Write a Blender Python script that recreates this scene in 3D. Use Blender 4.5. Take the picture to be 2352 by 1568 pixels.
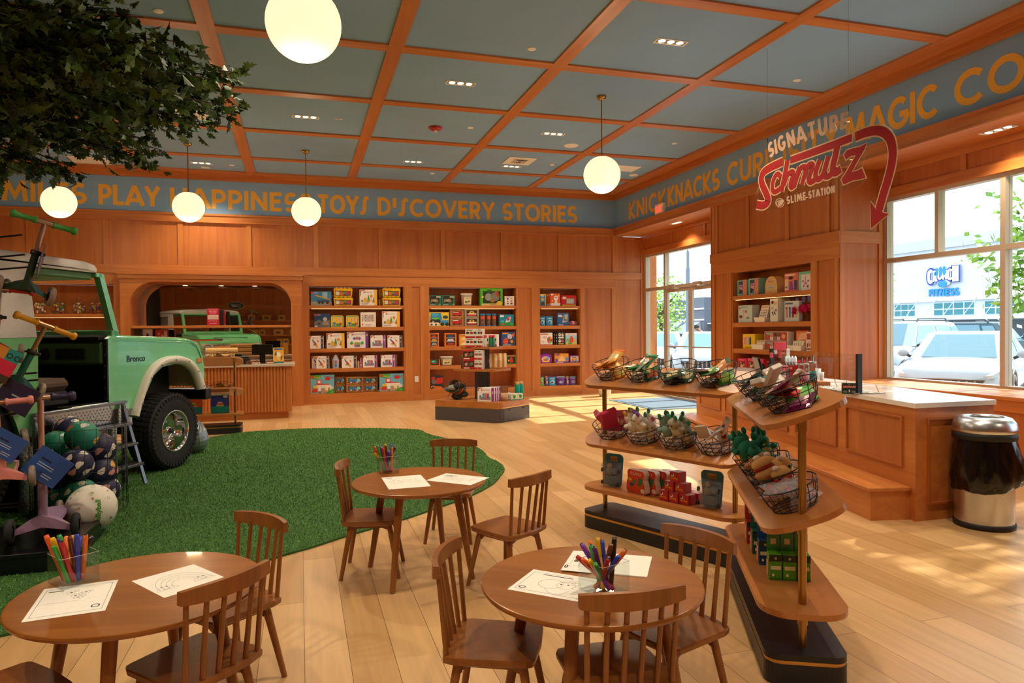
import bpy, math, random
import numpy as np
from mathutils import Matrix, Vector, Euler

for o in list(bpy.data.objects):
    bpy.data.objects.remove(o)
S = bpy.context.scene
COL = S.collection
PI = math.pi

# ---------------------------------------------------------------- camera
FPX, YAW, PIT, ROL, EYE = 1587.32, 0.2976, -0.0168, -0.0093, 1.43
_f = np.array([math.sin(YAW)*math.cos(PIT), math.cos(YAW)*math.cos(PIT), math.sin(PIT)])
_r0 = np.array([math.cos(YAW), -math.sin(YAW), 0.0]); _u0 = np.cross(_r0, _f)
_r = math.cos(ROL)*_r0 + math.sin(ROL)*_u0
_u = -math.sin(ROL)*_r0 + math.cos(ROL)*_u0
cam_data = bpy.data.cameras.new('camera')
cam_data.sensor_width = 36.0
cam_data.lens = FPX/2352*36
cam_data.clip_end = 400
cam = bpy.data.objects.new('camera', cam_data)
m = Matrix(((_r[0], _u[0], -_f[0], 0), (_r[1], _u[1], -_f[1], 0), (_r[2], _u[2], -_f[2], EYE), (0, 0, 0, 1)))
cam.matrix_world = m
COL.objects.link(cam)
S.camera = cam

# ---------------------------------------------------------------- world, sun, exposure
S.view_settings.view_transform = 'Standard'
S.view_settings.look = 'None'
S.view_settings.gamma = 1
S.view_settings.use_curve_mapping = False
S.view_settings.exposure = 0.1
S.cycles.use_denoising = True
S.cycles.max_bounces = 8
S.cycles.diffuse_bounces = 4
S.cycles.glossy_bounces = 4
S.cycles.transmission_bounces = 6
S.cycles.transparent_max_bounces = 16
S.cycles.sample_clamp_indirect = 6
S.cycles.caustics_reflective = False
S.cycles.caustics_refractive = False

W = bpy.data.worlds.new('sky'); S.world = W; W.use_nodes = True
wn = W.node_tree
wn.nodes['Background'].inputs[0].default_value = (0.80, 0.90, 1.0, 1)
wn.nodes['Background'].inputs[1].default_value = 2.9

sun = bpy.data.lights.new('sun', 'SUN'); sun.energy = 14.0; sun.angle = 0.012; sun.color = (1, .93, .82)
so = bpy.data.objects.new('sun', sun); COL.objects.link(so)
SUN_AZ, SUN_EL = math.radians(8), math.radians(36)      # azimuth of the sun from +X towards +Y
sd = Vector((math.cos(SUN_EL)*math.cos(SUN_AZ), math.cos(SUN_EL)*math.sin(SUN_AZ), math.sin(SUN_EL)))
so.rotation_euler = sd.to_track_quat('Z', 'Y').to_euler()

DOWN_W, POT_W, GLOBE_E, STRIP_W = 185.0, 12.0, 1.15, 6.0    # strengths of the shop's own lamps

# ---------------------------------------------------------------- measuring helpers: a photo point brought onto a known plane of the room
def ray(px, py):
    return _r*((px-1176)/FPX) - _u*((py-784)/FPX) + _f
def at_z(px, py, z=0.0):
    d = ray(px, py); k = (z-EYE)/d[2]
    return Vector((d[0]*k, d[1]*k, z))
def at_y(px, py, y):
    d = ray(px, py); k = y/d[1]
    return Vector((d[0]*k, y, EYE+d[2]*k))
def at_x(px, py, x):
    d = ray(px, py); k = x/d[0]
    return Vector((x, d[1]*k, EYE+d[2]*k))

# ---------------------------------------------------------------- materials
def srgb(h):
    h = h.lstrip('#')
    c = [int(h[i:i+2], 16)/255 for i in (0, 2, 4)]
    return tuple(((v+.055)/1.055)**2.4 if v > .04045 else v/12.92 for v in c) + (1,)
_mc = {}
def _new(name):
    mt = bpy.data.materials.new(name); mt.use_nodes = True
    nt = mt.node_tree; b = nt.nodes['Principled BSDF']
    return mt, nt, b
def C(h, rough=.5, metal=0.0, coat=0.0):
    """plain paint, card or plastic of one colour with a faint mottling"""
    k = (h, rough, metal, coat)
    if k in _mc: return _mc[k]
    mt, nt, b = _new('paint_'+h.lstrip('#'))
    c = srgb(h)
    b.inputs['Roughness'].default_value = rough
    b.inputs['Metallic'].default_value = metal
    b.inputs['Coat Weight'].default_value = coat
    b.inputs['Base Color'].default_value = c
    nz = nt.nodes.new('ShaderNodeTexNoise'); nz.inputs['Scale'].default_value = 25
    mx = nt.nodes.new('ShaderNodeMix'); mx.data_type = 'RGBA'
    mx.inputs['A'].default_value = tuple(v*.92 for v in c[:3])+(1,)
    mx.inputs['B'].default_value = tuple(min(1, v*1.06) for v in c[:3])+(1,)
    nt.links.new(nz.outputs['Fac'], mx.inputs['Factor']); nt.links.new(mx.outputs['Result'], b.inputs['Base Color'])
    _mc[k] = mt
    return mt
def wood(name, dark, light, axis='z', scale=1.0, rough=.4, coat=0.0, fig=1.0):
    mt, nt, b = _new(name)
    tc = nt.nodes.new('ShaderNodeTexCoord'); mp = nt.nodes.new('ShaderNodeMapping')
    long, cross = .55*scale, 9.0*scale
    sc = {'x': (long, cross, cross), 'y': (cross, long, cross), 'z': (cross, cross, long)}[axis]
    mp.inputs['Scale'].default_value = sc
    nt.links.new(tc.outputs['Object'], mp.inputs['Vector'])
    n1 = nt.nodes.new('ShaderNodeTexNoise'); n1.inputs['Scale'].default_value = .8; n1.inputs['Detail'].default_value = 6; n1.inputs['Distortion'].default_value = 1.2*fig
    n2 = nt.nodes.new('ShaderNodeTexNoise'); n2.inputs['Scale'].default_value = 7; n2.inputs['Detail'].default_value = 4
    nt.links.new(mp.outputs[0], n1.inputs['Vector']); nt.links.new(mp.outputs[0], n2.inputs['Vector'])
    ad = nt.nodes.new('ShaderNodeMath'); ad.operation = 'MULTIPLY_ADD'; ad.inputs[1].default_value = .3
    nt.links.new(n2.outputs['Fac'], ad.inputs[0]); nt.links.new(n1.outputs['Fac'], ad.inputs[2])
    cr = nt.nodes.new('ShaderNodeValToRGB')
    cr.color_ramp.elements[0].position = .42; cr.color_ramp.elements[1].position = .92
    cr.color_ramp.elements[0].color = srgb(dark); cr.color_ramp.elements[1].color = srgb(light)
    nt.links.new(ad.outputs[0], cr.inputs[0]); nt.links.new(cr.outputs[0], b.inputs['Base Color'])
    b.inputs['Roughness'].default_value = rough; b.inputs['Coat Weight'].default_value = coat
    return mt
CH_D, CH_L = '#af612a', '#cb8342'
CHERRY = {a: wood('cherry_grain_'+a, CH_D, CH_L, a, rough=.42) for a in 'xyz'}
CHERRY_P = wood('cherry_panel', '#a75a26', '#c07438', 'z', .8, .45)
CHERRY_B = wood('cherry_bead', '#a35624', '#ba6d33', 'z', 1, .4)
MAPLE = wood('maple_trim', '#b98752', '#d2a46c', 'x', 1, .4)
WALNUT = wood('walnut_top', '#7c4618', '#a86a2c', 'y', 1.1, .3, .15)
CHAIRW = wood('chair_wood', '#7a461c', '#9a602c', 'z', 1.2, .32, .2)
SHELFW = wood('rack_shelf_oak', '#a5622c', '#c38246', 'x', .9, .3, .1)

def floor_mat():
    mt, nt, b = _new('oak_planks')
    tc = nt.nodes.new('ShaderNodeTexCoord'); mp = nt.nodes.new('ShaderNodeMapping')
    mp.inputs['Rotation'].default_value = (0, 0, PI/2)
    nt.links.new(tc.outputs['Object'], mp.inputs['Vector'])
    br = nt.nodes.new('ShaderNodeTexBrick'); br.offset = .37; br.offset_frequency = 3
    br.inputs['Scale'].default_value = 1; br.inputs['Brick Width'].default_value = 1.9; br.inputs['Row Height'].default_value = .19
    br.inputs['Mortar Size'].default_value = .0018; br.inputs['Mortar Smooth'].default_value = .3; br.inputs['Bias'].default_value = 0
    br.inputs['Color1'].default_value = srgb('#d6ae7c'); br.inputs['Color2'].default_value = srgb('#bf9562'); br.inputs['Mortar'].default_value = srgb('#7d5a38')
    nt.links.new(mp.outputs[0], br.inputs['Vector'])
    mp2 = nt.nodes.new('ShaderNodeMapping'); mp2.inputs['Scale'].default_value = (14, .9, 1)
    nt.links.new(tc.outputs['Object'], mp2.inputs['Vector'])
    nz = nt.nodes.new('ShaderNodeTexNoise'); nz.inputs['Scale'].default_value = 1.6; nz.inputs['Detail'].default_value = 8; nz.inputs['Distortion'].default_value = .8
    nt.links.new(mp2.outputs[0], nz.inputs['Vector'])
    cr = nt.nodes.new('ShaderNodeValToRGB'); cr.color_ramp.elements[0].color = (.72, .70, .66, 1); cr.color_ramp.elements[1].color = (1.12, 1.1, 1.08, 1)
    cr.color_ramp.elements[0].position = .3; cr.color_ramp.elements[1].position = .72
    nt.links.new(nz.outputs['Fac'], cr.inputs[0])
    mx = nt.nodes.new('ShaderNodeMix'); mx.data_type = 'RGBA'; mx.blend_type = 'MULTIPLY'; mx.inputs['Factor'].default_value = .5
    nt.links.new(br.outputs['Color'], mx.inputs['A']); nt.links.new(cr.outputs[0], mx.inputs['B'])
    nt.links.new(mx.outputs['Result'], b.inputs['Base Color'])
    b.inputs['Roughness'].default_value = .31
    bp = nt.nodes.new('ShaderNodeBump'); bp.inputs['Strength'].default_value = .15; bp.inputs['Distance'].default_value = .002
    nt.links.new(br.outputs['Fac'], bp.inputs['Height']); bp.invert = True
    nt.links.new(bp.outputs[0], b.inputs['Normal'])
    return mt
OAK = floor_mat()
def glass(name, tint=(.93, .97, .96), refl=.08, rough=0.0, blend=None):
    """thin clear pane: passes light, mirrors a little"""
    mt = bpy.data.materials.new(name); mt.use_nodes = True
    nt = mt.node_tree; nt.nodes.clear()
    out = nt.nodes.new('ShaderNodeOutputMaterial'); tr = nt.nodes.new('ShaderNodeBsdfTransparent'); gl = nt.nodes.new('ShaderNodeBsdfGlossy')
    tr.inputs[0].default_value = tint+(1,); gl.inputs['Roughness'].default_value = rough
    lw0 = nt.nodes.new('ShaderNodeLayerWeight'); pw = nt.nodes.new('ShaderNodeMath'); pw.operation = 'POWER'; pw.inputs[1].default_value = 5
    lw = nt.nodes.new('ShaderNodeMath'); lw.operation = 'MULTIPLY_ADD'; lw.inputs[1].default_value = .9; lw.inputs[2].default_value = .03
    nt.links.new(lw0.outputs['Facing'], pw.inputs[0]); nt.links.new(pw.outputs[0], lw.inputs[0])
    mx = nt.nodes.new('ShaderNodeMixShader')
    if blend is not None:
        mx.inputs[0].default_value = blend
    else:
        nt.links.new(lw.outputs[0], mx.inputs[0])
    nt.links.new(tr.outputs[0], mx.inputs[1]); nt.links.new(gl.outputs[0], mx.inputs[2]); nt.links.new(mx.outputs[0], out.inputs[0])
    return mt
GLASS = glass('window_glass')
ACRYL = glass('clear_acrylic', (.95, .97, .97))
def film(name, col, alpha, rough=.15):
    """see-through plastic film of a colour"""
    mt, nt, b = _new(name)
    b.inputs['Base Color'].default_value = srgb(col); b.inputs['Roughness'].default_value = rough
    b.inputs['Alpha'].default_value = alpha
    return mt
def emit(name, col, st):
    mt, nt, b = _new(name)
    b.inputs['Base Color'].default_value = srgb(col)
    b.inputs['Emission Color'].default_value = srgb(col); b.inputs['Emission Strength'].default_value = st
    return mt
STEEL = C('#b9b7b4', .28, 1.0); CHROME = C('#e4e4e6', .07, 1.0); BRASS = C('#b08a4e', .3, 1.0)
GOLDT = C('#d0a35c', .3, .9); BLACKM = C('#16161a', .45); BLACKW = C('#191b22', .4); RUBBER = C('#1b1c1e', .75)
WHITE = C('#efece6', .5); PAPER = C('#f4f1ea', .7); BLUEW = C('#83abd4', .8); ALU = C('#c2b09c', .4, .2)
BLACKP = C('#0c0c0d', .25)
YELLOWP = C('#f2b440', .6)
POTL = emit('lamp_face', '#ffe0b0', 14)
LEDSTRIP = emit('led_strip', '#ffc988', 5)
GLOBE = emit('globe_opal', '#ffe0b6', GLOBE_E)

# ---------------------------------------------------------------- mesh building
class MB:
    """collects shapes into one mesh"""
    def __init__(s):
        s.v = []; s.f = []; s.mi = []; s.sm = []; s.mats = []
        s.M = None
    def mat(s, mt):
        if mt not in s.mats: s.mats.append(mt)
        return s.mats.index(mt)
    def add(s, vs, fs, mt, smooth=False):
        b = len(s.v); i = s.mat(mt)
        if s.M is not None: vs = [tuple(s.M @ Vector(p)) for p in vs]
        s.v.extend([tuple(p) for p in vs])
        for q in fs:
            s.f.append(tuple(b+k for k in q)); s.mi.append(i); s.sm.append(smooth)
        return s
    def box(s, x0, x1, y0, y1, z0, z1, mt, c=0.0):
        if c <= 0:
            vs = [(x, y, z) for z in (z0, z1) for y in (y0, y1) for x in (x0, x1)]
            fs = [(0, 2, 3, 1), (4, 5, 7, 6), (0, 1, 5, 4), (2, 6, 7, 3), (0, 4, 6, 2), (1, 3, 7, 5)]
            return s.add(vs, fs, mt)
        c = min(c, (x1-x0)/2.01, (y1-y0)/2.01, (z1-z0)/2.01)
        vs = []; ix = {}
        X, Y, Zz = (x0, x1), (y0, y1), (z0, z1)
        for i in (0, 1):
            for j in (0, 1):
                for k in (0, 1):
                    sx, sy, sz = (c if i == 0 else -c), (c if j == 0 else -c), (c if k == 0 else -c)
                    ix[i, j, k] = len(vs)
                    vs += [(X[i], Y[j]+sy, Zz[k]+sz), (X[i]+sx, Y[j], Zz[k]+sz), (X[i]+sx, Y[j]+sy, Zz[k])]
        I = lambda i, j, k, a: ix[i, j, k]+a
        fs = [(I(0,0,0,0), I(0,0,1,0), I(0,1,1,0), I(0,1,0,0)), (I(1,0,0,0), I(1,1,0,0), I(1,1,1,0), I(1,0,1,0)),
              (I(0,0,0,1), I(1,0,0,1), I(1,0,1,1), I(0,0,1,1)), (I(0,1,0,1), I(0,1,1,1), I(1,1,1,1), I(1,1,0,1)),
              (I(0,0,0,2), I(0,1,0,2), I(1,1,0,2), I(1,0,0,2)), (I(0,0,1,2), I(1,0,1,2), I(1,1,1,2), I(0,1,1,2))]
        for a in (0, 1):
            for b2 in (0, 1):
                fs += [(I(a,b2,0,0), I(a,b2,0,1), I(a,b2,1,1), I(a,b2,1,0)), (I(a,0,b2,0), I(a,0,b2,2), I(a,1,b2,2), I(a,1,b2,0)),
                       (I(0,a,b2,1), I(0,a,b2,2), I(1,a,b2,2), I(1,a,b2,1))]
        for i in (0, 1):
            for j in (0, 1):
                for k in (0, 1): fs.append((I(i,j,k,0), I(i,j,k,1), I(i,j,k,2)))
        return s.add(vs, fs, mt)
    def cb(s, cx, cy, z0, w, d, h, mt, c=0.0):
        return s.box(cx-w/2, cx+w/2, cy-d/2, cy+d/2, z0, z0+h, mt, c)
    def cyl(s, p0, p1, r0, mt, r1=None, n=16, cap=True, smooth=True):
        r1 = r0 if r1 is None else r1
        p0 = Vector(p0); p1 = Vector(p1); d = (p1-p0).normalized()
        a = d.orthogonal().normalized(); b = d.cross(a)
        vs = []
        for p, r in ((p0, r0), (p1, r1)):
            for i in range(n):
                t = 2*PI*i/n; vs.append(p+(a*math.cos(t)+b*math.sin(t))*r)
        s.add(vs, [(i, (i+1) % n, n+(i+1) % n, n+i) for i in range(n)], mt, smooth)
        if cap:
            s.add(vs[:n], [tuple(range(n-1, -1, -1))], mt); s.add(vs[n:], [tuple(range(n))], mt)
        return s
    def lathe(s, prof, o, mt, n=24, smooth=True, ax='z', sx=1, sy=1):
        vs = []; fs = []
        for r, h in prof:
            for i in range(n):
                t = 2*PI*i/n; p = (r*math.cos(t)*sx, r*math.sin(t)*sy, h)
                if ax == 'y': p = (p[0], h, p[1])
                if ax == 'x': p = (h, p[0], p[1])
                vs.append((p[0]+o[0], p[1]+o[1], p[2]+o[2]))
        for k in range(len(prof)-1):
            for i in range(n):
                j = (i+1) % n
                q = (k*n+i, k*n+j, (k+1)*n+j, (k+1)*n+i)
                fs.append(q if ax != 'y' else q[::-1])
        return s.add(vs, fs, mt, smooth)
    def ball(s, c, r, mt, n=16, sc=(1, 1, 1)):
        k = n//2
        return s._ell(c, r, mt, n, k, sc)
    def _ell(s, c, r, mt, n, k, sc):
        vs = [(c[0], c[1], c[2]-r*sc[2])]
        for a in range(1, k):
            t = -PI/2+PI*a/k
            for i in range(n):
                q = 2*PI*i/n
                vs.append((c[0]+r*math.cos(t)*math.cos(q)*sc[0], c[1]+r*math.cos(t)*math.sin(q)*sc[1], c[2]+r*math.sin(t)*sc[2]))
        vs.append((c[0], c[1], c[2]+r*sc[2])); L = len(vs)-1
        fs = [(0, 1+(i+1) % n, 1+i) for i in range(n)]
        for a in range(k-2):
            for i in range(n):
                j = (i+1) % n; fs.append((1+a*n+i, 1+a*n+j, 1+(a+1)*n+j, 1+(a+1)*n+i))
        fs += [(1+(k-2)*n+i, 1+(k-2)*n+(i+1) % n, L) for i in range(n)]
        return s.add(vs, fs, mt, True)
    def tube(s, pts, r, mt, n=6, closed=False, rr=None):
        pts = [Vector(p) for p in pts]; N = len(pts); vs = []; fs = []
        ref = None
        for i, p in enumerate(pts):
            if closed: d = pts[(i+1) % N]-pts[i-1]
            else: d = pts[min(i+1, N-1)]-pts[max(i-1, 0)]
            d.normalize()
            if ref is None: ref = d.orthogonal().normalized()
            ref = (ref-d*ref.dot(d)); ref = ref.normalized() if ref.length > 1e-6 else d.orthogonal().normalized()
            b = d.cross(ref); R = r if rr is None else rr[i]
            for k in range(n):
                t = 2*PI*k/n; vs.append(p+(ref*math.cos(t)+b*math.sin(t))*R)
        for i in range(N if closed else N-1):
            j = (i+1) % N
            for k in range(n):
                l = (k+1) % n; fs.append((i*n+k, i*n+l, j*n+l, j*n+k))
        if not closed:
            fs.append(tuple(range(n-1, -1, -1))); fs.append(tuple((N-1)*n+k for k in range(n)))
        return s.add(vs, fs, mt, True)
    def prism(s, poly, a0, a1, mt, ax='z', smooth=False, capmat=None):
        """polygon extruded along an axis; poly in the other two axes (z:(x,y), y:(x,z), x:(y,z))"""
        n = len(poly)
        def P(p, a):
            if ax == 'z': return (p[0], p[1], a)
            if ax == 'y': return (p[0], a, p[1])
            return (a, p[0], p[1])
        A = sum(poly[i][0]*poly[(i+1) % n][1]-poly[(i+1) % n][0]*poly[i][1] for i in range(n))
        if (A < 0) != (ax == 'y'): poly = poly[::-1]
        vs = [P(p, a0) for p in poly]+[P(p, a1) for p in poly]
        s.add(vs, [(i, (i+1) % n, n+(i+1) % n, n+i) for i in range(n)], mt, smooth)
        cm = capmat or mt
        s.add(vs[:n], [tuple(range(n-1, -1, -1))], cm); s.add(vs[n:], [tuple(range(n))], cm)
        return s
    def quad(s, a, b, c, d, mt):
        return s.add([a, b, c, d], [(0, 1, 2, 3)], mt)
    def loft(s, rings, mt, smooth=True, cap=True, closed=True):
        n = len(rings[0]); vs = [p for r in rings for p in r]; fs = []
        for k in range(len(rings)-1):
            for i in range(n if closed else n-1):
                j = (i+1) % n; fs.append((k*n+i, k*n+j, (k+1)*n+j, (k+1)*n+i))
        s.add(vs, fs, mt, smooth)
        if cap:
            s.add(rings[0], [tuple(range(n-1, -1, -1))], mt); s.add(rings[-1], [tuple(range(n))], mt)
        return s
    def ribbon(s, pts, w, t, mt, closed=False, y=0.0, taper=None):
        """flat stroke of width w in the x-z plane, thickness t towards -y"""
        P = [Vector((p[0], p[1])) for p in pts]; P = [q for i, q in enumerate(P) if not i or (q-P[i-1]).length > 1e-5]; N = len(P); L = []; R = []
        for i in range(N):
            if closed: a, b = P[i]-P[i-1], P[(i+1) % N]-P[i]
            else: a = P[i]-P[i-1] if i else P[1]-P[0]; b = P[i+1]-P[i] if i < N-1 else P[-1]-P[-2]
            a = a.normalized(); b = b.normalized()
            na, nb = Vector((-a.y, a.x)), Vector((-b.y, b.x)); nn = na+nb
            nn = nn.normalized() if nn.length > 1e-5 else na
            k = 1/max(.5, nn.dot(na)); ww = (w if taper is None else taper[i])/2
            L.append(P[i]+nn*ww*k); R.append(P[i]-nn*ww*k)
        vs = [(p.x, y-t, p.y) for p in L]+[(p.x, y-t, p.y) for p in R]+[(p.x, y, p.y) for p in L]+[(p.x, y, p.y) for p in R]
        fs = []
        for i in range(N if closed else N-1):
            j = (i+1) % N
            fs += [(i, N+i, N+j, j), (2*N+i, i, j, 2*N+j), (N+i, 3*N+i, 3*N+j, N+j)]
        if not closed: fs += [(0, 2*N, 3*N, N), (N-1, 2*N-1, 4*N-1, 3*N-1)]
        return s.add(vs, fs, mt)
    def text(s, txt, x, z, h, mt, y=0.0, w=None, t=.0004, align='c', bold=0.0):
        """lettering lying in the x-z plane, facing -y; h = cap height, w = width to fit"""
        vs, fs = glyphs(txt, bold)
        if not vs: return s
        xs = [p[0] for p in vs]; W0 = max(xs)-min(xs); x0 = min(xs)
        kx = kz = h/.73
        if w: kx = w/W0
        ox = {'c': -W0*kx/2, 'l': 0, 'r': -W0*kx}[align]
        return s.add([(x+ox+(p[0]-x0)*kx, y-t, z+p[1]*kz) for p in vs], fs, mt)
    def build(s, name, parent=None, loc=None, rot=None):
        me = bpy.data.meshes.new(name)
        me.from_pydata(s.v, [], s.f)
        for mt in s.mats: me.materials.append(mt)
        me.polygons.foreach_set('material_index', s.mi)
        me.polygons.foreach_set('use_smooth', s.sm)
        me.update()
        o = bpy.data.objects.new(name, me); COL.objects.link(o)
        if parent is not None: o.parent = parent
        if loc is not None: o.location = loc
        if rot is not None: o.rotation_euler = rot
        return o
_gl = {}
def glyphs(txt, bold=0.0):
    k = (txt, bold)
    if k not in _gl:
        cu = bpy.data.curves.new('t', 'FONT'); cu.body = txt; cu.size = 1; cu.resolution_u = 3; cu.offset = bold; cu.fill_mode = 'FRONT'
        o = bpy.data.objects.new('t', cu); COL.objects.link(o)
        bpy.context.view_layer.update()
        dg = bpy.context.evaluated_depsgraph_get(); e = o.evaluated_get(dg); me = e.to_mesh()
        _gl[k] = ([(v.co.x, v.co.y) for v in me.vertices], [tuple(p.vertices) for p in me.polygons])
        e.to_mesh_clear(); bpy.data.objects.remove(o); bpy.data.curves.remove(cu)
    return _gl[k]
def tag(o, label=None, cat=None, group=None, kind=None):
    if label: o['label'] = label
    if cat: o['category'] = cat
    if group: o['group'] = group
    if kind: o['kind'] = kind
    return o
def thing(name, label, cat, loc=(0, 0, 0), rz=0.0, group=None, rot=None):
    o = bpy.data.objects.new(name, None); COL.objects.link(o); o.empty_display_size = .1
    o.location = loc; o.rotation_euler = rot if rot else (0, 0, rz)
    return tag(o, label, cat, group)
def struct(mb, name):
    return tag(mb.build(name), kind='structure')
def dup(root, loc, rz=None, label=None, group=None, rot=None):
    """copy of a thing with copies of its parts and sub-parts"""
    r = root.copy(); COL.objects.link(r); r.location = loc
    if rot: r.rotation_euler = rot
    elif rz is not None: r.rotation_euler = (0, 0, rz)
    if label: r['label'] = label
    if group: r['group'] = group
    for ch in list(root.children):
        c = ch.copy(); COL.objects.link(c); c.parent = r
        for g in list(ch.children):
            d = g.copy(); COL.objects.link(d); d.parent = c
    return r
def lamp(name, kind, loc, energy, col=(1, .72, .42), size=.1, rot=None, spot=None, blend=.6, sy=None):
    l = bpy.data.lights.new(name, kind); l.energy = energy; l.color = col
    if kind == 'AREA':
        l.size = size
        if sy: l.shape = 'RECTANGLE'; l.size_y = sy
    else: l.shadow_soft_size = size
    if spot: l.spot_size = spot; l.spot_blend = blend
    o = bpy.data.objects.new(name, l); COL.objects.link(o); o.location = loc
    if rot: o.rotation_euler = rot
    return o
RND = random.Random(7)
# ================================================================ THE ROOM
XR, YB, XL, YF = 6.76, 14.1, -8.0, -4.5        # right, back, left and front wall planes
ZC, ZB = 4.41, 4.39                            # ceiling panels, underside of the battens
XW = 7.5                                       # glazing plane of the windows
FZ0, FZ1 = 3.655, 4.285                        # painted frieze
BZ0 = 3.49                                     # band below the frieze
RZ0, RZ1 = 2.53, 2.685                         # middle rail
PIER0, PIER1 = 7.40, 10.34                     # the pier between window and entrance

mb = MB(); mb.box(XL-.2, XW+.25, YF-.2, YB+.8, -.1, 0, OAK); struct(mb, 'floor')
mb = MB(); mb.box(XL-.2, XR+.02, YF-.2, YB+.8, ZC, ZC+.1, BLUEW); struct(mb, 'ceiling')
# battens of the coffered ceiling
mb = MB(); bw = .158
gx = [-2.577+1.8276*i for i in range(-2, 5)]; gy = [5.672+1.758*j for j in range(-5, 5)]
for x in gx: mb.box(x-bw, x, YF, YB-.36, ZB, ZC-.0005, CHERRY['y'])
for y in gy:
    xs = [XL]+[v for x in gx for v in (x-bw-.0006, x+.0006)]+[6.39]
    for k in range(0, len(xs), 2):
        if xs[k+1]-xs[k] > .05: mb.box(xs[k], xs[k+1], y-bw, y, ZB+.0006, ZC-.0005, CHERRY['x'])
struct(mb, 'trim_1')
# perimeter boards and crown
mb = MB()
mb.box(6.39, XR, YF, YB-.36, ZB-.004, ZC-.001, CHERRY['y']); mb.box(XL, XR, YB-.36, YB, ZB-.004, ZC-.001, CHERRY['x'])
mb.box(XL, XL+.3, YF, YB-.36, ZB-.004, ZC-.001, CHERRY['y'])
for (z0, z1, d) in ((FZ1+.05, ZB-.004, .075), (FZ1, FZ1+.05, .045)):
    mb.box(XR-d, XR+.01, YF, YB-d, z0, z1, CHERRY['y']); mb.box(XL, XR-d, YB-d, YB+.01, z0, z1, CHERRY['x']); mb.box(XL-.01, XL+d, YF, YB-d, z0, z1, CHERRY['y'])
struct(mb, 'trim_2')
# band under the frieze
mb = MB()
for (z0, z1, d) in ((BZ0+.02, FZ0-.035, .03), (FZ0-.035, FZ0, .055), (BZ0, BZ0+.02, .04)):
    mb.box(XR-d, XR+.02, YF, YB-d, z0, z1, CHERRY['y']); mb.box(XL, XR-d, YB-d, YB+.02, z0, z1, CHERRY['x']); mb.box(XL-.02, XL+d, YF, YB-d, z0, z1, CHERRY['y'])
struct(mb, 'trim_3')

# ---- back wall: frieze, panelled upper wall, built-in openings
case_x = [(-5.35, -3.20), (.16, 2.045), (2.53, 4.45), (4.945, 5.92)]
NX0, NX1, NZT = -2.93, -.155, 2.37           # mirrored niche
CZ0, CZ1 = .205, 2.33
mb = MB()
mb.box(XL-.2, XR+.2, YB+.02, YB+.2, BZ0, ZC, BLUEW)
mb.box(XL-.2, XW, YB+.02, YB+.14, CZ1+.04, BZ0, CHERRY_P)
holes = sorted(case_x+[(NX0-.1, NX1+.1)])
x = XL-.2
for (a, b_) in holes+[(XW, XW)]:
    if a-x > .01: mb.box(x, a, YB+.02, YB+.7, 0, CZ1+.04, CHERRY_P)
    x = b_
for (a, b_) in case_x: mb.box(a, b_, YB+.02, YB+.7, CZ1, CZ1+.04, CHERRY['x']); mb.box(a, b_, YB, YB+.6, 0, CZ0-.002, CHERRY['x'])
mb.box(NX0-.1, NX1+.1, YB+.56, YB+.7, 0, CZ1+.1, CHERRY_P)
struct(mb, 'wall_back')
mb = MB()
sx = [-7.5, -6.2, -4.523, -3.323, -2.1, -.907, .325, 1.582, 2.851, 4.14, 5.442]
for x in sx: mb.box(x-.045, x+.045, YB-.002, YB+.03, RZ1, BZ0, CHERRY['z'])
mb.box(XR-.075, XR, YB-.002, YB+.03, RZ1, BZ0, CHERRY['z'])
mb.box(XL, XR, YB-.018, YB+.03, RZ0, RZ1, CHERRY['x'])
mb.box(XL, XR, YB+.002, YB+.03, CZ1, RZ0, CHERRY['x'])
for (a, b_) in ((.045, .16), (2.045, 2.19), (2.365, 2.53), (4.45, 4.475), (4.775, 4.945), (5.92, 6.02), (6.66, 6.76), (-3.2, -3.085)):
    mb.box(a, b_, YB, YB+.03, 0, CZ1, CHERRY['z'])
for (a, b_) in ((2.19, 2.365), (4.475, 4.775), (6.02, 6.66)):
    mb.box(a, b_, YB+.002, YB+.03, 0, .13, CHERRY['x'])
struct(mb, 'trim_4')
# right wall
mb = MB()
mb.box(XR+.02, XR+.2, YF, YB+.02, BZ0+.02, ZC, BLUEW)
mb.box(XR+.2, XW+.3, YF, YB+.14, BZ0+.02, BZ0+.2, CHERRY['y']); mb.box(XR+.021, XR+.2, YF, YB+.02, BZ0+.012, BZ0+.0195, CHERRY['y'])
P0, P1, PC0, PC1 = PIER0, PIER1, 7.925, 9.775
mb.box(XR+.02, XW+.15, P0, PC0, 0, BZ0+.02, CHERRY_P); mb.box(XR+.02, XW+.15, PC1, P1, 0, BZ0+.02, CHERRY_P)
mb.box(XR+.02, XW+.15, PC0, PC1, CZ1, BZ0+.02, CHERRY_P); mb.box(XR+.02, XW+.15, PC0, PC1, 0, CZ0-.002, CHERRY_P)
mb.box(XR+.5, XW+.15, PC0, PC1, CZ0, CZ1, CHERRY_P)
mb.box(XR+.02, XW+.15, YF, 1.5, 0, BZ0+.02, CHERRY_P)
for (a, b_, z) in ((P1, YB+.02, 3.10), (1.5, P0, 3.14)):      # headers over the glazing
    mb.box(XW-.05, XW+.15, a, b_, z, BZ0+.02, CHERRY_P)
mb.box(XW-.05, XW+.15, 1.5, P0, 0, .695, CHERRY_P)
struct(mb, 'wall_right')
mb = MB()
for y in (7.62, 8.42, 9.35, 10.2): mb.box(XR, XR+.03, y-.04, y+.04, RZ1, BZ0, CHERRY['z'])
for (a, b_) in ((P0, P0+.09), (P1-.09, P1)): mb.box(XR-.001, XR+.03, a, b_, 0, BZ0, CHERRY['z'])
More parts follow.
